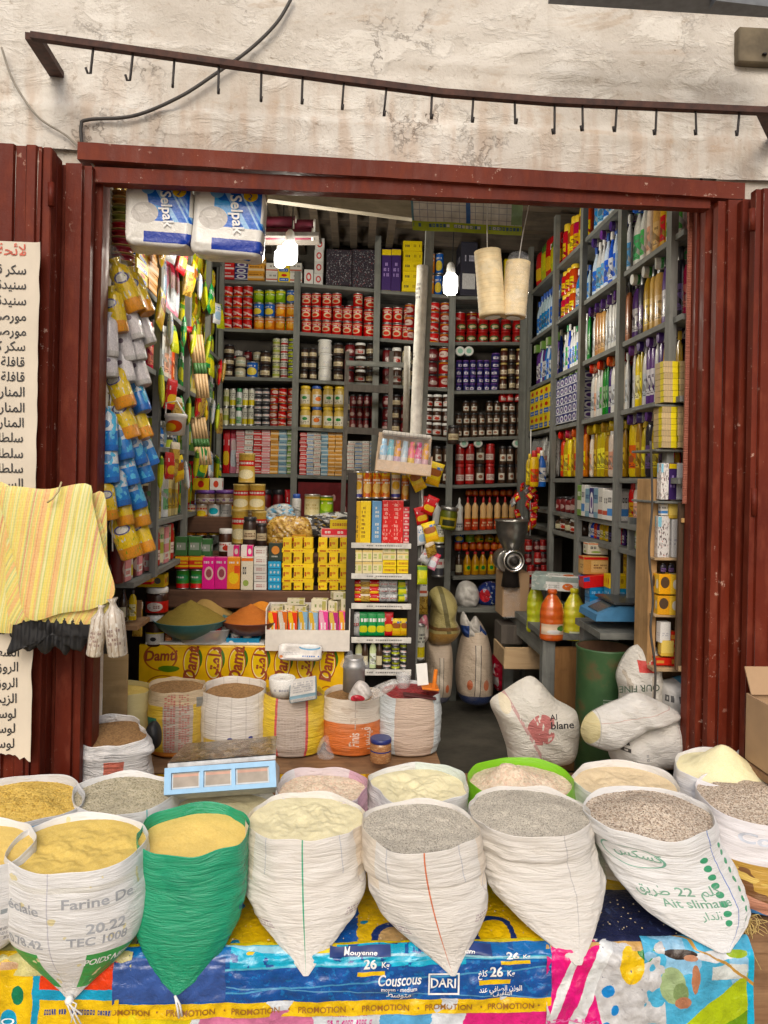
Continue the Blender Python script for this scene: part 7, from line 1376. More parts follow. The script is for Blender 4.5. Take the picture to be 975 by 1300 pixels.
m = MB(); C = P(512, 874, 3.5); m.lathe([(.032, 0), (.036, .07), (.034, .07), (.03, .004)], 20, c=C, capt=False); k = NT('glass_cup'); piece('glass_tumbler', 'small clear glass tumbler standing among the red beans', 'glass', m, k.fin((.7, .72, .72), .05, alpha=.3))
m = MB(); A = P(536, 856, 3.36); m.M = Matrix.Translation(A) @ Matrix.Rotation(-.1, 4, 'Y'); m.box((0, 0, 0), (.05, .003, .098)); piece('price_card', 'blank white price card stuck upright in the red beans', 'card', m, WHITEPAP)
m = MB(); A = P(552, 862, 3.36); m.M = Matrix.Translation(A) @ Matrix.Rotation(.1, 4, 'Y'); m.box((0, 0, 0), (.018, .012, .09), bev=.004); m.box((-.015, .03, -.045), (.08, .1, .01), 0, .003); piece('scoop', 'orange handled scoop stuck in the red beans', 'scoop', m, flat('orange_plastic', (.72, .2, .02), .35)); m = MB(); m.M = Matrix.Translation(P(527, 878, 3.36)) @ Matrix.Rotation(.12, 4, 'Y'); m.box((.02, -.02, -.012), (.15, .05, .008), bev=.003); piece('slat', 'dark maroon flat tray lying across the front of the red beans', 'tray', m, flat('maroon_tray', (.07, .008, .01), .5))
sj = put('nut', 483, 966, 3.2, 28, 30, 'navy lidded plastic jar of peanuts before the orange sack'); sj.data = sj.data.copy(); sj.data.materials[0] = art('jar_peanut', (.46, .24, .13), [('blob', 14, .56, (.6, .36, .2), 1), ('band', .55, .62, (.05, .06, .2))], .2, coat=.7)
for ch in sj.children: ch.data = ch.data.copy(); ch.data.materials[0] = pm('navy', (.02, .03, .16))
lump('plastic_wrap', 'scrap of crumpled clear plastic on the bench by the yellow sack', 'wrap', [(402, 955), (408, 938), (416, 934), (420, 950), (424, 962), (408, 964)], 3.15, .03, FILM, .01, 8, 22)
sack('carrier_bag', 'crumpled white carrier bag with rolled open top and red print by the doorway', 138, 928, 102, mk_woven('carrier_bag', (.8, .79, .78), [('rect', .46, .6, .2, .27, (.62, .12, .06)), ('rect', .52, .6, .66, .8, (.66, .16, .1)), ('rect', .4, .46, .4, .46, (.62, .3, .25))], 1.6, rough=.28, dirt=.15), G_BROWN, zr=zat(930, 2.85), zb=TOP_Z, seed=63, fz=-.035, rim=.2, ramp=.012, nfold=7, lift=.045, ratio=.8, wt=[(0, .86), (.12, 1.0), (.3, .98), (.65, 1.1), (1, 1.02)], group='bags by the doorway', cuff=.16)
lump('black_bag', 'small black bag squeezed between the carrier bag and the yellow-red sack', 'bag', [(186, 925), (196, 915), (204, 925), (204, 945), (192, 950)], 3.0, .05, flat('black_plastic', 0), .008, 2, 20)
# ------------------------------------------------------------ front scale
sc = thing('shop_scale', 'steel platform scale with a blue framed triple display, sitting on a sack', 'scale', tuple(P(280, 1000, 2.5)))
LB = flat('scale_blue', (.22, .45, .68), .4, var=.1)
FT, FB = [P(210, 976, 2.42), P(350, 966, 2.42)], [P(209, 1010, 2.38), P(349, 999, 2.38)]
ux = (FT[1] - FT[0]); vx = (FB[0] - FT[0]); nrm = ux.cross(vx).normalized(); nrm = nrm if nrm.y < 0 else -nrm
def face(u, v, k=0.): return FT[0] + ux * u + vx * v + nrm * k
def slab(m, u0, u1, v0, v1, k0, k1, mt=0):
    q = [face(u, v, k) for k in (k0, k1) for (u, v) in ((u0, v1), (u1, v1), (u1, v0), (u0, v0))]; i = [m.vert(p) for p in q]
    m.face([i[4], i[5], i[6], i[7]], [(0, 0), (1, 0), (1, 1), (0, 1)], mt)
    for a_, b_ in ((0, 1), (1, 2), (2, 3), (3, 0)): m.face([i[a_], i[b_], i[b_ + 4], i[a_ + 4]], None, mt)
m = MB(); slab(m, 0, 1, 0, 1, -.12, 0); add(m, 'body', flat('scale_grey', (.5, .5, .49), .5), sc)
m = MB()
for r in ((0, 1, 0, .2), (0, 1, .82, 1), (0, .06, .2, .82), (.94, 1, .2, .82), (.315, .35, .2, .82), (.6, .635, .2, .82)): slab(m, *r, 0, .012)
add(m, 'display_frame', LB, sc)
for u0, u1 in ((.06, .315), (.35, .6), (.635, .94)):
    m = MB(); slab(m, u0 + .004, u1 - .004, .22, .8, .0, .003); add(m, 'display_window', art('scale_window', (.36, .31, .26), [('band', .76, .93, (.55, .33, .26)), ('band', 0, .1, (.6, .62, .62)), ('rect', 0, .04, 0, 1, (.6, .66, .7)), ('rect', .96, 1, 0, 1, (.6, .66, .7))], .45, var=0), sc)
q = [P(213, 968, 2.44), P(350, 957, 2.44), P(352, 934, 2.78), P(236, 944, 2.78)]
m = MB(); m.grid(lambda u, v: q[0].lerp(q[1], u).lerp(q[3].lerp(q[2], u), v) + Vector((0, 0, .0012 * ns(u * 9, v * 5))), 30, 14); add(m, 'pan_cover', art('pan_foil_reflections', (.018, .015, .013), [('blob', 4, .5, (.12, .07, .03), 4), ('blob', 6, .6, (.34, .25, .17), 3), ('blob', 5, .66, (.005, .005, .005), 5), ('blob', 26, .68, (.6, .57, .5), 2)], .14, coat=.9, wrap=.5, var=0), sc)  # brown and black blotches paint reflected goods, pale specks paint glints
m = MB(); d = Vector((0, 0, -.004)); i = [m.vert(p + d) for p in q] + [m.vert(p + Vector((0, 0, -.018))) for p in q]
for a_, b_ in ((0, 1), (1, 2), (2, 3), (3, 0)): m.face([i[a_ + 4], i[b_ + 4], i[b_], i[a_]])
m.face([i[3], i[2], i[1], i[0]][::-1]); add(m, 'pan', flat('pan_steel', (.78, .78, .77), .3, .3), sc)
# ------------------------------------------------------------ far end of the shop
SKB = [('lines', 'v', 22, .1, (.4, .32, .24), .5), ('rect', .42, .44, 0, .75, (.06, .05, .05)), ('rect', .56, .58, 0, .75, (.06, .05, .05)), ('rect', .44, .56, 0, .75, (.6, .52, .42)), ('band', 0, .16, (.03, .05, .14)), ('disc', .3, .3, .07, .06, (.5, .12, .04)), ('disc', .72, .3, .07, .06, (.5, .12, .04))]
def tall(name, label, pts, Y, d, base, lay, seed): return lump(name, label, 'sack', pts, Y, d, mk_woven(name + str(seed), base, lay, .7, dirt=.4), .008, seed, 12, 'tall standing sacks at the back')
tall('standing_sack', 'tall beige sack with dotted seams and navy foot, white and blue tied top', [(584, 812), (594, 795), (606, 786), (616, 800), (622, 820), (625, 860), (622, 888), (604, 895), (584, 886), (578, 850)], 4.95, .16, (.52, .42, .32), SKB, 71)
lump('knotted_cloth', 'white and navy gathered cloth knotted above the beige sack', 'cloth', [(590, 808), (584, 790), (588, 776), (596, 790), (604, 782), (612, 796), (618, 806), (606, 812)], 4.9, .07, art('sack_top', (.6, .58, .55), [('rect', 0, .3, 0, .55, (.03, .06, .2)), ('rect', .68, 1, 0, .55, (.03, .06, .2))], .6, var=0), .012, 3, 26)
tall('standing_sack', 'tall tan sack with red spots and dotted seams beside the wrapped pole', [(541, 820), (548, 812), (560, 808), (572, 814), (574, 850), (570, 885), (556, 892), (542, 884)], 4.8, .15, (.5, .4, .3), SKB, 72)
tall('standing_sack', 'knotted olive-yellow sack bulging above the tan one', [(545, 790), (547, 768), (545, 752), (556, 744), (570, 750), (580, 765), (578, 785), (584, 800), (572, 815), (555, 818), (543, 812)], 4.75, .15, (.42, .36, .14), [('diag', 1, .35, .6, .74, (.16, .14, .05)), ('band', .3, .36, (.2, .1, .03)), ('band', 0, .25, (.4, .22, .05))], 73)
lump('plastic_bag', 'white stuffed plastic bag under the oil bottle shelf', 'bag', [(578, 760), (582, 742), (592, 737), (603, 742), (608, 755), (604, 768), (588, 772)], 5.1, .12, art('bag_stuffed', (.58, .57, .55), [], .3, coat=.4, wrap=.9, var=0), .015, 4, 18); lump('plastic_bag', 'navy and red printed bag beside the white stuffed one', 'bag', [(604, 764), (608, 745), (620, 738), (632, 742), (634, 762), (620, 770)], 5.15, .1, art('bag_navy', (.015, .03, .14), [('disc', .3, .5, .2, .25, (.5, .05, .06)), ('blob', 7, .64, (.4, .45, .55), 1)], .25, coat=.5, wrap=.9, var=0), .012, 5, 20)
lump('snack_bag', 'red and white bag on the floor beneath the drawer', 'bag', [(622, 850), (626, 830), (636, 818), (642, 850), (640, 872), (630, 876)], 5.05, .07, art('bag_redwhite', (.42, .03, .05), [('blob', 3, .56, (.55, .5, .48), 1)], .3, coat=.4, wrap=.8, var=0), .01, 6, 20)
lump('plastic_bag', 'pink and white bag wedged by the snack rack', 'bag', [(527, 800), (534, 785), (542, 782), (544, 808), (536, 818), (528, 822)], 4.6, .06, art('bag_pinkwhite', (.5, .2, .24), [('blob', 3, .52, (.6, .55, .5), 1)], .3, coat=.4, wrap=.8, var=0), .01, 7, 20); put('goldp', 536, 780, 4.7, 14, 30, 'golden packet behind the pink and white bag'); put('whitex', 534, 756, 4.6, 15, 24, 'white box with red mark beside the snack rack', deep=14); put('tallcan', 533, 838, 4.5, 12, 46, 'tall pale roll standing beside the snack rack')
m = MB(); A, B_ = P(577, 770, 5.0), P(640, 768, 5.0); m.box(((A.x + B_.x) / 2, 5.2, A.z - .02), (B_.x - A.x, .44, .03)); A2 = A; o = piece('low_ledge', 'grey low ledge behind the tall sacks carrying stuffed bags', 'ledge', m, GREYX)
for x in (579, 600): m = MB(); C = P(x, 775, 5.2); m.box((C.x, 5.3, C.z / 2 - .03), (.05, .05, C.z)); m.build('leg', GREYW, o)
# grinder
gr = thing('coffee_grinder', 'steel hand grinder with a big hopper and round front wheel on the work table', 'grinder', tuple(P(650, 745, 4.6))); C = P(649, 700, 4.6); per = (C - CAM).dot(_fw) / F; r = 20.5 * per
GM = flat('grinder_steel', (.42, .41, .39), .28, .9, var=.2)
m = MB(); m.lathe([(r * .25, -.02), (r * .4, .0), (r * .75, .06), (r * .98, .13), (r * 1.0, .185), (r * 1.06, .19), (r * 1.06, .2), (r * .95, .19), (r * .6, .05)], 32, c=C, capt=False); add(m, 'hopper', GM, gr); m = MB(); m.lathe([(r * .34, -.09), (r * .3, -.05), (r * .36, -.02), (r * .2, .0)], 20, c=C); add(m, 'neck', GM, gr)
D = P(644, 712, 4.6); m = MB(); m.M = Matrix.Translation(D) @ Matrix.Rotation(pi / 2, 4, 'X') @ Matrix.Rotation(.0, 4, 'Z'); m.lathe([(r * .7, -.12), (r * .75, -.02), (r * .7, .0), (r * .66, .02)], 28); add(m, 'housing', GM, gr)
D = P(652, 712, 4.52); m = MB(); m.M = Matrix.Translation(D) @ Matrix.Rotation(pi / 2, 4, 'X'); m.lathe([(r * .6, -.03), (r * .68, 0), (r * .68, .018), (r * .55, .02), (r * .52, .006), (r * .35, .01)], 30); add(m, 'front_wheel', CHROME, gr); m = MB(); m.M = Matrix.Translation(D) @ Matrix.Rotation(pi / 2, 4, 'X'); m.lathe([(r * .34, .008), (r * .3, .03), (r * .12, .045)], 20); add(m, 'hub', BLACKM, gr)
m = MB(); m.lathe([(.06, -.22), (.045, -.1), (.05, -.06)], 16, c=C); add(m, 'base', BLACKM, gr)
# work table on the detergent side
tz = .77; TA, TB = PZ(640, 766, tz), PZ(690, 804, tz)
tb = thing('work_table', 'worn grey and brown wooden work table holding juice bottles', 'table', ((TB.x + XR) / 2, (TA.y + TB.y) / 2, 0))
m = MB(); v = [(TA.x, TA.y + .3), (TB.x, TB.y), (XR + .2, TB.y), (XR + .2, TA.y + .3)]; i = [m.vert((x, y, z)) for z in (tz - .035, tz) for x, y in v]
m.face([i[4], i[5], i[6], i[7]]); m.face([i[3], i[2], i[1], i[0]])
for k in range(4): m.face([i[k], i[(k + 1) % 4], i[(k + 1) % 4 + 4], i[k + 4]])
add(m, 'table_top', GREYY, tb)
m = MB(); m.bar((TA.x + .03, TA.y, tz - .09), (TB.x + .03, TB.y + .03, tz - .09), .03, .11); add(m, 'apron', GREYY, tb); m = MB(); m.box((TB.x + .035, TB.y + .04, tz / 2 - .02), (.07, .06, tz - .04), bev=.004); add(m, 'leg', GREYW, tb); m = MB(); m.box((TA.x + .035, TA.y, tz / 2 - .02), (.06, .06, tz - .04)); add(m, 'leg', GREYW, tb)
m = MB(); m.box((TB.x + .07 + .14, TB.y + .03, tz / 2 - .03), (.28, .03, tz - .1)); add(m, 'front_panel', mk_wood('orange_brown_panel', (.2, .09, .025), (.32, .16, .05)), tb)
m = MB(); C = P(664, 842, 4.35); m.box((C.x, 4.5, C.z), (.22, .3, .012)); m.box((C.x, 4.35, C.z + .03), (.23, .012, .13), bev=.003); m.box((C.x - .11, 4.5, C.z + .03), (.012, .3, .1)); m.box((C.x + .11, 4.5, C.z + .03), (.012, .3, .1)); add(m, 'drawer', PALEW, tb)
m = MB(); C = P(650, 806, 4.6); m.box((C.x, 4.7, C.z), (.14, .2, .12), bev=.004); piece('small_crate', 'small dark wooden crate under the table edge', 'crate', m, DARKW)
def juice(n, x, yb, w, h, Y, c, c2, label):
    k = NT('juice_' + n); p = k.ob(); k.bump(k.ma('SINE', k.ma('MULTIPLY', k.xyz(p)[2], 40.)), .2, .01); uvv = k.xyz(k.uv()); U = k.ma('FRACT', k.ma('ADD', k.ma('MULTIPLY', uvv[0], 2.), 7.5)); col = k.mix(k.rng(k.noise(p, 3, 4), .35, .65), c, c2)
    for L in ([('rect', .1, .9, .14, .36, (.72, .56, .4)), ('disc', .72, .27, .14, .06, (.06, .2, .04)), ('disc', .5, .2, .2, .04, (.72, .7, .68))] if n == 'orange' else [('rect', .3, .7, .15, .2, (.75, .76, .55))]): col = k.mix(masks(k, U, uvv[1], L, 0.), col, L[-1])
    mt = k.fin(col, .12, coat=.9); k.b.inputs['Subsurface Weight'].default_value = .15
    N['j' + n] = bottle('juice', mt, pm(n + 'cap', c), '', 'big bottles on the work table', 'juice_bottle'); put('j' + n, x, yb, Y, w, h, label)
juice('lime', 679, 802, 22, 66, 4.3, (.42, .45, .01), (.5, .55, .03), 'big lime green liquid bottle standing behind the orange one'); juice('orange', 700, 812, 31, 64, 3.98, (.5, .08, .01), (.6, .13, .02), 'big orange-red liquid bottle on the table corner'); juice('lemon', 728, 812, 28, 65, 4.0, (.6, .55, .01), (.66, .62, .05), 'big lemon yellow liquid bottle beside the green drum')
m = MB(); C = P(706, 738, 4.2); m.M = Matrix.Translation(C) @ Matrix.Rotation(-.35, 4, 'Z'); m.box((0, 0, 0), (.26, .2, .085), bev=.003); piece('flat_carton', 'grey-teal flat carton with a white tomato label laid across the bottles', 'box', m, art('flat_carton', (.3, .36, .34), [('rect', .3, 1, 0, .62, (.72, .72, .7)), ('disc', .78, .3, .12, .24, (.6, .16, .05)), ('text', .36, .6, .15, .45, 2, 6, (.4, .4, .4)), ('blob', 4, .62, (.45, .48, .45), 2)], .6, var=0))
m = MB(); C = P(655, 784, 4.6); m.box((C.x, 4.72, C.z + .14), (.17, .22, .28), bev=.004); o = piece('cardboard_box', 'brown cardboard box with clear wrap on the table beneath the grinder', 'box', m, CARD); m = MB(); m.box((C.x - .03, 4.60, C.z + .11), (.1, .02, .22)); m.build('clear_wrap', FILM, o)
# scale and boxes on the inner ledge
lz = zat(786, 3.55); lg = thing('inner_ledge', 'rough wooden ledge against the detergent wall carrying the small blue scale', 'ledge', (XR, 3.6, 0)); m = MB(); m.box((XR + .06, 3.46, lz - .015), (.44, .36, .03)); add(m, 'board', GREYX, lg)
m = MB(); m.box((XR - .1, 3.6, lz - .13), (.08, .06, .2)); add(m, 'bracket', GREYW, lg); m = MB(); m.box((XR + .1, 3.62, lz / 2), (.3, .03, lz - .05)); add(m, 'support_board', DARKW, lg)
s2 = thing('counter_scale', 'small blue electronic counter scale with a dark tray on the ledge', 'scale', tuple(P(785, 785, 3.4))); C = P(787, 785, 3.4); per = (C - CAM).dot(_fw) / F
SB = flat('scale_dark_blue', (.05, .18, .34), .4, var=.15)
m = MB(); w = 78 * per; y0 = 3.32; z0 = C.z
pr = [(-.5, 0), (.5, 0), (.5, .09), (-.12, .095), (-.48, .04)]
ia = [m.vert((C.x + w * px_, y0, z0 + pz_ * .75)) for px_, pz_ in pr]; ib = [m.vert((C.x + w * px_, y0 + .24, z0 + pz_ * .75)) for px_, pz_ in pr]
m.face(ia); m.face(ib[::-1])
for k in range(5): m.face([ia[k], ib[k], ib[(k + 1) % 5], ia[(k + 1) % 5]])
add(m, 'body', SB, s2); m = MB(); m.box((C.x + w * .14, y0 + .11, z0 + .084), (w * .74, .26, .012), bev=.003); add(m, 'weighing_tray', flat('tray_dark', (.1, .11, .12), .3, .7), s2); m = MB(); m.box((C.x + w * .3, y0 - .002, z0 + .038), (w * .26, .006, .022)); add(m, 'data_plate', WHITEPAP, s2); m = MB(); m.M = Matrix.Translation((C.x - w * .31, y0 + .1, z0 + .052)) @ Matrix.Rotation(-.42, 4, 'Y'); m.box((0, 0, .002), (w * .26, .13, .006)); add(m, 'display', flat('lcd_grey', (.06, .07, .07), .25), s2)
box('colg', (.6, .02, .04), [('text', .08, .92, .25, .75, 1, 8, (.6, .02, .04)), ('rect', 0, .25, .6, 1, (.05, .1, .35))], '', 'boxes over the small scale'); cg = put('colg', 754, 744, 3.75, 32, 14, 'red toothpaste box with white lettering, tilted over the blue boxes', deep=20, tilt=(0, -.12))
wtext(cg, 'Colgate', 754, 737, 3.68, 10, WHITEM, .14, .03, .95).matrix_parent_inverse = Matrix.Identity(4)
box('brnb', (.45, .26, .1), [('rect', .3, 1, .1, .8, (.6, .42, .2)), ('band', .85, 1, RD), ('text', .4, .95, .3, .6, 2, 8, BRN)], '', 'boxes over the small scale'); put('brnb', 753, 728, 3.8, 32, 22, 'orange-brown carton above the red toothpaste box', deep=20); put('crmc', 756, 703, 3.85, 26, 14, 'pale carton topmost of the pile above the toothpaste', deep=18)
box('bluk', (.03, .2, .42), [('text', .1, .9, .3, .7, 1, 7, (.3, .5, .7)), ('lines', 'v', 3, .08, (.02, .1, .25))], '', 'boxes over the small scale')
for k in range(2): put('bluk', 757, 772 - k * 14, 3.75, 24, 13.8, f"plain blue carton, {('lower', 'upper')[k]} one beneath the toothpaste box", deep=18)
box('yelk', (.78, .55, .02), [('disc', .2, .5, .06, .2, (.5, .1, .03)), ('disc', .5, .55, .06, .2, (.4, .25, .05)), ('rect', .68, 1, .0, 1, (.76, .56, .05)), ('disc', .82, .5, .08, .25, RD)], '', 'boxes over the small scale'); box('bluy', (.04, .28, .5), [('text', .1, .6, .3, .8, 2, 7, (.3, .5, .7)), ('rect', .66, 1, 0, 1, (.03, .22, .45)), ('disc', .82, .5, .1, .25, (.7, .74, .76))], '', 'boxes over the small scale')
put('bluy', 786, 763, 3.62, 33, 17, 'blue carton with white flower mark behind the small scale', deep=20); put('yelk', 786, 746, 3.62, 33, 17, 'yellow carton resting on the blue flower carton', deep=20)
for k in range(4): put('teayy', 797, 731 - k * 9, 3.7, 8, 8.8, f"narrow yellow box, {UP[k]} of the thin pile by the grey panel", deep=10)
m = MB(); A, B_ = P(800, 657, 3.42), P(824, 765, 3.42); m.box(((A.x + B_.x) / 2, 3.44, (A.z + B_.z) / 2), (B_.x - A.x, .02, A.z - B_.z)); piece('grey_panel', 'plain grey board standing beside the narrow wooden shelf', 'board', m, GREYW)
for i, (x, c) in enumerate(((748, 'redcup'), (758, 'olive'), (776, 'olivejar'), (795, 'grnred'))): put(c, x, 812, 3.75, 15, 20, f"dusty jar under the inner ledge, {ORD[i]} from the lemon bottle")
# narrow shelf in the doorway
nsf = thing('narrow_shelf', 'narrow unpainted wooden shelf of small boxes just inside the doorway', 'shelf', tuple(P(850, 870, 2.98)))
def nb(x0, x1, y0, y1, Y, d, name, mat): m = rb(x0, x1, y0, y1, Y, d, '', mat); add(m, name, mat, nsf)
nb(826, 831, 608, 872, 3.02, .14, 'side_board', mk_wood('pine', (.34, .19, .07), (.46, .28, .12))); nb(829, 866, 848, 853, 2.96, .2, 'shelf_plank', PALEW)
for y in (708, 780): nb(831, 866, y, y + 4, 2.97, .18, 'shelf_plank', PALEW)
nb(830, 867, 608, 872, 3.15, .01, 'backboard', mk_wood('pine_dark', (.2, .11, .05), (.28, .16, .08))); nb(863, 889, 638, 852, 2.9, .02, 'door_board', mk_wood('dark_brown_board', (.05, .026, .012), (.12, .065, .03))); nb(862, 876, 846, 853, 2.89, .03, 'batten', PALEW); nb(866, 885, 658, 664, 2.888, .012, 'tape_patch', flat('tan_tape', (.55, .33, .12), .6))
box('medi', (.72, .7, .68), [('blob', 9, .58, (.15, .12, .12), 1), ('blob', 14, .68, (.5, .08, .06), 1), ('rect', 0, .3, .75, 1, (.25, .5, .62))], '', 'small boxes on the narrow shelf'); box('medw', (.75, .74, .72), [('text', .2, .8, .3, .5, 2, 5, (.4, .4, .45))], '', 'small boxes on the narrow shelf'); box('yolk', (.72, .56, .2), [('rect', 0, 1, 0, .2, (.6, .42, .12))], '', 'small boxes on the narrow shelf'); box('orgw', (.7, .36, .06), [('rect', .5, 1, 0, 1, (.75, .5, .12)), ('disc', .75, .5, .14, .25, (.76, .7, .6)), ('disc', .25, .6, .2, .3, (.08, .05, .03))], '', 'small boxes on the narrow shelf'); box('redx', (.55, .05, .04), [('rect', .0, .5, .3, .7, (.6, .3, .1))], '', 'small boxes on the narrow shelf')
for p_, x, yb, w, h, t in (('medi', 840, 707, 15, 52, 'tall white box with black and red marks'), ('medw', 857, 707, 15, 48, 'tall plain white box'), ('yolk', 855, 658, 18, 20, 'small yellow box on the plain white one'), ('whiteb', 842, 654, 10, 14, 'small pale blue box on the marked white box'), ('blk', 842, 727, 8, 12, 'little dark bottle above the orange boxes'), ('blk', 852, 727, 8, 12, 'second little dark bottle above the orange boxes'),
                           ('orgw', 846, 753, 30, 25, 'orange and white carton with flap open, upper of two'), ('orgw', 846, 779, 30, 24, 'orange and white carton, lower of two'), ('medw', 842, 815, 14, 26, 'plain white pack on the bottom plank'), ('yolk', 845, 832, 16, 20, 'tan little box on the bottom plank'), ('redx', 856, 846, 12, 14, 'red box, lowest of the red pile'), ('redx', 856, 831, 12, 14, 'red and white box, middle of the red pile'), ('redx', 856, 815, 12, 14, 'red and white box, top of the red pile'), ('redx', 840, 843, 20, 9, 'flat red tray on the bottom plank')):
    put(p_, x, yb, 3.0, w, h, t + ', narrow doorway shelf', deep=w * .7, rz=rnd.uniform(-.1, .1))
for i in range(2):
    for k in range(7):
        put('weave', 846 + i * 20, 512 - k * 7.4, 2.98, 19, 7.2, f"flat yellow patterned carton, {ORD[i]} pile, {UP[k]}, upper doorway stack", deep=26, rz=rnd.gauss(0, .03)); put('weave', 844 + i * 20, 569 - k * 7.4, 2.98, 19, 7.2, f"flat yellow patterned carton, {ORD[i]} pile, {UP[k]}, lower doorway stack", deep=26, rz=rnd.gauss(0, .03))
for i, (c, x) in enumerate((('medi', 841), ('purpbox', 851), ('medw', 861))): put(c, x, 634, 2.99, 10, 46, f"{['speckled', 'dark purple', 'plain white'][i]} box above the narrow doorway shelf", deep=12)
ub = thing('upper_cubby', 'rough cubby boards in the doorway carrying the yellow patterned cartons', 'shelf', tuple(P(855, 640, 3.0)))
for y in (513, 570, 636): add(rb(832, 878, y, y + 4, 2.95, .25, '', 0), 'shelf_plank', GREYX, ub)
m = rb(875, 897, 268, 640, 2.87, .012, '', 0); k = NT('ribbed_red'); w_ = k.ma('SINE', k.ma('MULTIPLY', k.xyz(k.wp())[2], 900.)); n_ = k.noise(k.map(k.wp(), (2, 2, 120)), 3, 3, .6); k.bump(k.ma('ADD', w_, n_), .5, .004); piece('ribbed_panel', 'faded red ribbed panel hanging inside the doorway edge', 'panel', m, k.fin(k.mix(k.rng(n_, .35, .65), (.26, .07, .04), (.4, .14, .09)), .7))
m = MB(); m.tube([P(893, 272, 2.84), P(891, 330, 2.83), P(893, 395, 2.83), P(889, 455, 2.84)], [.004, .009, .006, .003], 6); piece('torn_tape', 'torn strip of tan tape running down the doorway edge', 'tape', m, flat('tan_tape', 0))
cable([(826, 560), (828, 640), (824, 700), (829, 760), (826, 800), (832, 850), (830, 900)], 2.93, .005, 'cable', 'black cable hanging down beside the narrow doorway shelf', flat('cable_black', 0))
# net bags hung at the back corner
for i in range(20):
    x, y = 672 + rnd.gauss(0, 7), 617 + i * 3.1; put('redp' if i % 4 else 'silverp', x, y, 4.75 + rnd.uniform(0, .1), 9, 11, f"small {'red' if i % 4 else 'silver'} sachet, {ORD[i]} down the cluster hung by the grinder", rz=rnd.uniform(-1, 1), tilt=(rnd.uniform(-.5, .5), rnd.uniform(-.8, .8)), grp='sachets clustered on a string by the grinder', cat='sachet')
m = MB(); m.tube([P(674, 545, 4.78), P(673, 680, 4.8)], .003, 5); piece('hanging_string', 'string holding the red sachet cluster by the grinder', 'string', m, WHITEM)
for i, (c, x, y, w, h) in enumerate((('yelb', 678, 618, 12, 46), ('blueb', 687, 618, 12, 46), ('yelb', 684, 612, 13, 44), ('amber', 672, 616, 10, 40))): put(c, x, y, 4.65 + .02 * i, w, h, f"{N[c]['_d']} hung in a net at the back corner, {ORD[i]} one")
for i in range(10): put('redcup' if i % 2 else 'jam', 672 + (i % 3) * 9 + rnd.uniform(-2, 2), 700 + (i // 3) * 16, 5.05, 10, 15, f"dark red jar in the dim corner behind the grinder, {ORD[i]} one")
m = MB(); A, B_ = P(664, 770, 5.2), P(700, 770, 5.2); m.box(((A.x + B_.x) / 2, 5.2, A.z + .2), (.25, .3, .6)); piece('dark_crate', 'dark crate in the dim corner behind the grinder', 'crate', m, DARKW)
# ------------------------------------------------------------ green drum and slumped sacks on the floor
C = P(767, 820, 3.35); per = (C - CAM).dot(_fw) / F; r = 34 * per
dr = thing('steel_drum', 'dark green open steel drum with a rusty inside and faint white print', 'drum', (C.x, C.y, 0))
k = NT('drum_green'); n_ = k.noise(k.ob(), 6, 5, .65); GD = k.fin(k.mix(k.rng(n_, .55, .72), k.mix(k.rng(n_, .3, .6), (.02, .065, .02), (.04, .1, .035)), (.12, .07, .03)), .5)
m = MB(); m.lathe([(r * .98, .0), (r, .02), (r, C.z * .5), (r * 1.025, C.z * .52), (r * 1.025, C.z * .54), (r, C.z * .56), (r, C.z - .02), (r * 1.03, C.z - .008), (r * 1.03, C.z), (r * .99, C.z)], 48, c=(C.x, C.y, 0), capt=False); add(m, 'drum_body', GD, dr)
m = MB(); m.lathe([(r * .97, C.z - .5), (r * .98, C.z - .002)], 48, c=(C.x, C.y, 0), capt=False, capb=False); m.lathe([(r * .97, C.z - .3), (r * .5, C.z - .28)], 48, c=(C.x, C.y, 0)); add(m, 'rusty_lining', flat('rust', (.12, .06, .03), .85, var=.5, scale=15), dr)
m = MB()
for i in range(11):
    t0 = -.34
    while t0 < .06:
        t1 = t0 + rnd.uniform(.02, .06); z = C.z * .74 - i * .0125; q = [(C.x + r * 1.004 * sin(t), C.y - r * 1.004 * cos(t), zz) for t, zz in ((t0, z), (t1, z), (t1, z + .005), (t0, z + .005))]; m.quad(*q); t0 = t1 + .012
add(m, 'faint_print', flat('drum_white', (.26, .32, .25), .6), dr)
lump('flour_sack', 'upright white flour sack with a red patch and upturned black letters', 'sack', [(783, 858), (790, 838), (800, 823), (812, 817), (828, 815), (835, 850), (833, 905), (790, 906), (787, 880)], 3.12, .12, mk_woven('flour_white', (.66, .63, .57), [('rect', .3, .62, .66, .8, (.55, .04, .03)), ('blob', 3, .66, (.5, .44, .36), 2)], .9), .012, 3, 12, 'slumped flour sacks')
fs = bpy.data.objects['flour_sack']; wtext(fs, 'OUR FINE', 812, 874, 2.97, 12, flat('print_darkgreen', (.06, .09, .06), .6), pi + .05, .015)
lump('flour_sack', 'grey-blue flour sack under the narrow doorway shelf', 'sack', [(836, 868), (850, 862), (872, 858), (880, 880), (876, 908), (850, 912), (838, 900)], 3.05, .1, art('flour_blue', (.55, .54, .52), [('diag', 1, .5, .9, 1.1, (.15, .35, .5)), ('text', .05, .6, .45, .7, 1, 6, (.1, .1, .1))], .5, var=0, wrap=.6), .012, 5, 14, 'slumped flour sacks')
PW = (.62, .59, .52)
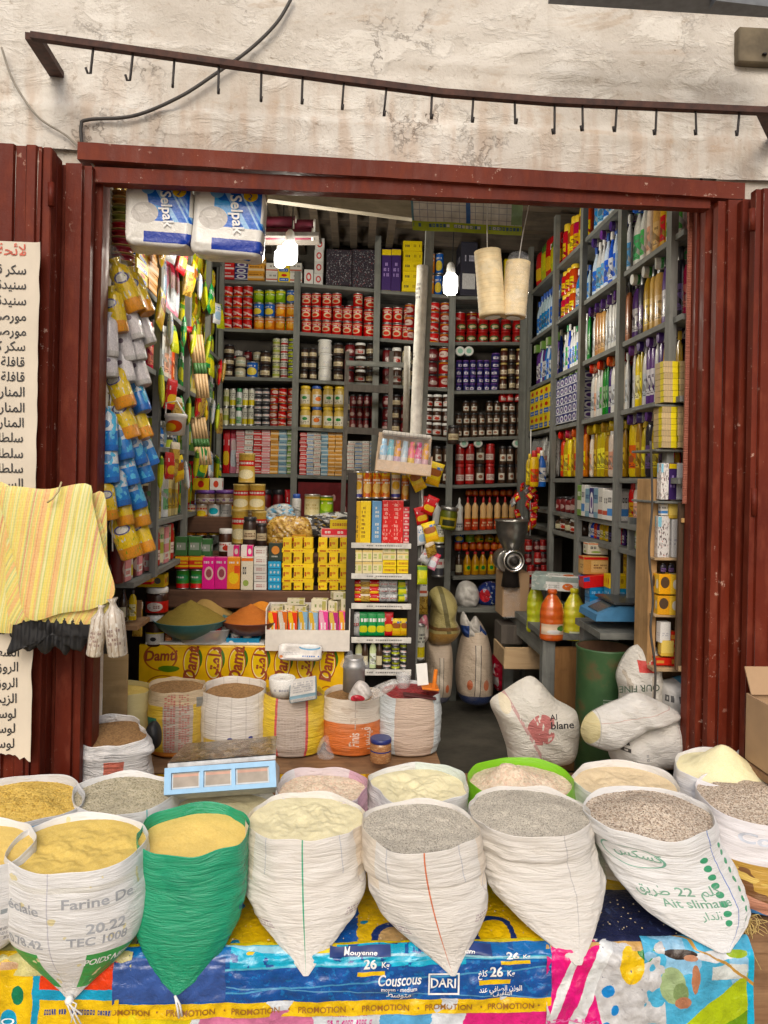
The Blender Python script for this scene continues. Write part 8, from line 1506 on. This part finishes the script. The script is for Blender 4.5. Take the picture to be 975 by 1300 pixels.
lump('flour_sack', 'limp white sack slumped over with a pink-red wheat print', 'sack', [(622, 890), (640, 876), (660, 863), (674, 858), (688, 868), (704, 886), (722, 896), (733, 906), (734, 930), (731, 955), (720, 968), (682, 971), (650, 971), (642, 945), (632, 916)], 3.15, .13, mk_woven('flour_print', PW, [('disc', .5, .5, .15, .17, (.5, .16, .15)), ('disc', .62, .56, .14, .07, (.5, .16, .15)), ('diag', 1, .6, .62, .66, (.5, .3, .28)), ('rect', .64, 1, .45, .9, PW), ('blob', 7, .6, PW, 3), ('disc', .13, .74, .06, .08, (.7, .62, .45)), ('blob', 2, .68, (.5, .45, .36), 1)], .9), .018, 9, 8, 'slumped flour sacks')
m = MB(); wt_add(m, 'blane', 714, 921, 2.975, 13, .06, .02, 1.1); wt_add(m, 'Al', 703, 911, 2.975, 11, .12, .01); 
fs3 = [o for o in bpy.data.objects if o.name.startswith('flour_sack')][-1]; m.build('lettering', BLACK, fs3)
fl, _ = lump('flour_sack', 'big off-white sack lying folded over before the green drum, mouth open', 'sack', [(772, 940), (786, 925), (815, 910), (850, 902), (870, 922), (876, 950), (862, 968), (800, 972), (776, 964)], 3.0, .15, mk_woven('flour_lines', (.66, .64, .6), [('rect', .7, .704, .1, .9, (.5, .3, .28)), ('text', .85, .97, .6, .7, 1, 3, K_), ('text', .05, .16, .3, .62, 3, 1, K_), ('text', .3, .34, .3, .5, 3, 1, (.3, .3, .3))], .9), .016, 11, 8, 'slumped flour sacks')
lump('folded_flap', '', '', [(737, 926), (744, 909), (764, 897), (788, 887), (806, 879), (830, 887), (858, 902), (862, 912), (826, 922), (796, 938), (772, 952), (754, 948), (742, 941)], 2.9, .09, mk_woven('flour_flap', (.68, .66, .62), [('diag', -.3, 1, .5, .506, (.5, .22, .18)), ('disc', .05, .45, .1, .3, (.66, .56, .22), .8), ('rect', .14, .15, 0, 1, (.5, .48, .44))], .9), .016, 12, 9, parent=fl)
cb = thing('cardboard_box', 'open brown cardboard box at the edge by the folded red door', 'box', tuple(P(975, 950, 2.3)))
m = MB(); A, B_ = P(948, 880, 2.56), P(948, 962, 2.56); x0 = A.x; h = A.z - B_.z; zc_ = (A.z + B_.z) / 2
m.box((x0 + .12, 2.3, zc_), (.24, .006, h)); m.box((x0, 2.43, zc_), (.006, .25, h)); m.box((x0 + .24, 2.43, zc_), (.006, .25, h)); m.box((x0 + .12, 2.56, zc_), (.24, .006, h)); m.box((x0 + .12, 2.43, zc_ - h / 2), (.24, .25, .006)); add(m, 'carton', CARD, cb)
m = MB(); m.M = Matrix.Translation((x0 + .12, 2.54, zc_ + h / 2)) @ Matrix.Rotation(-.5, 4, 'X'); m.box((0, 0, .05), (.23, .005, .1)); add(m, 'flap', CARD, cb)

zt = zc_ - h / 2 - .006; cr = thing('wooden_crate', 'tall slatted wooden crate holding up the open cardboard box at the edge', 'crate', (x0 + .12, 2.43, 0))
m = MB(); m.box((x0 + .12, 2.43, zt - .012), (.26, .27, .022)); add(m, 'crate_top', BROWNX, cr)
for dx in (-.11, .11):
    for dy in (-.11, .11): m = MB(); m.box((x0 + .12 + dx, 2.43 + dy, (zt - .024 - .05) / 2), (.03, .03, zt + .024)); add(m, 'post', BROWN, cr)
m = MB()
for q in range(5): m.box((x0 + .12, 2.3, .32 + q * .1), (.25, .012, .06))
add(m, 'slat', PALEW, cr)
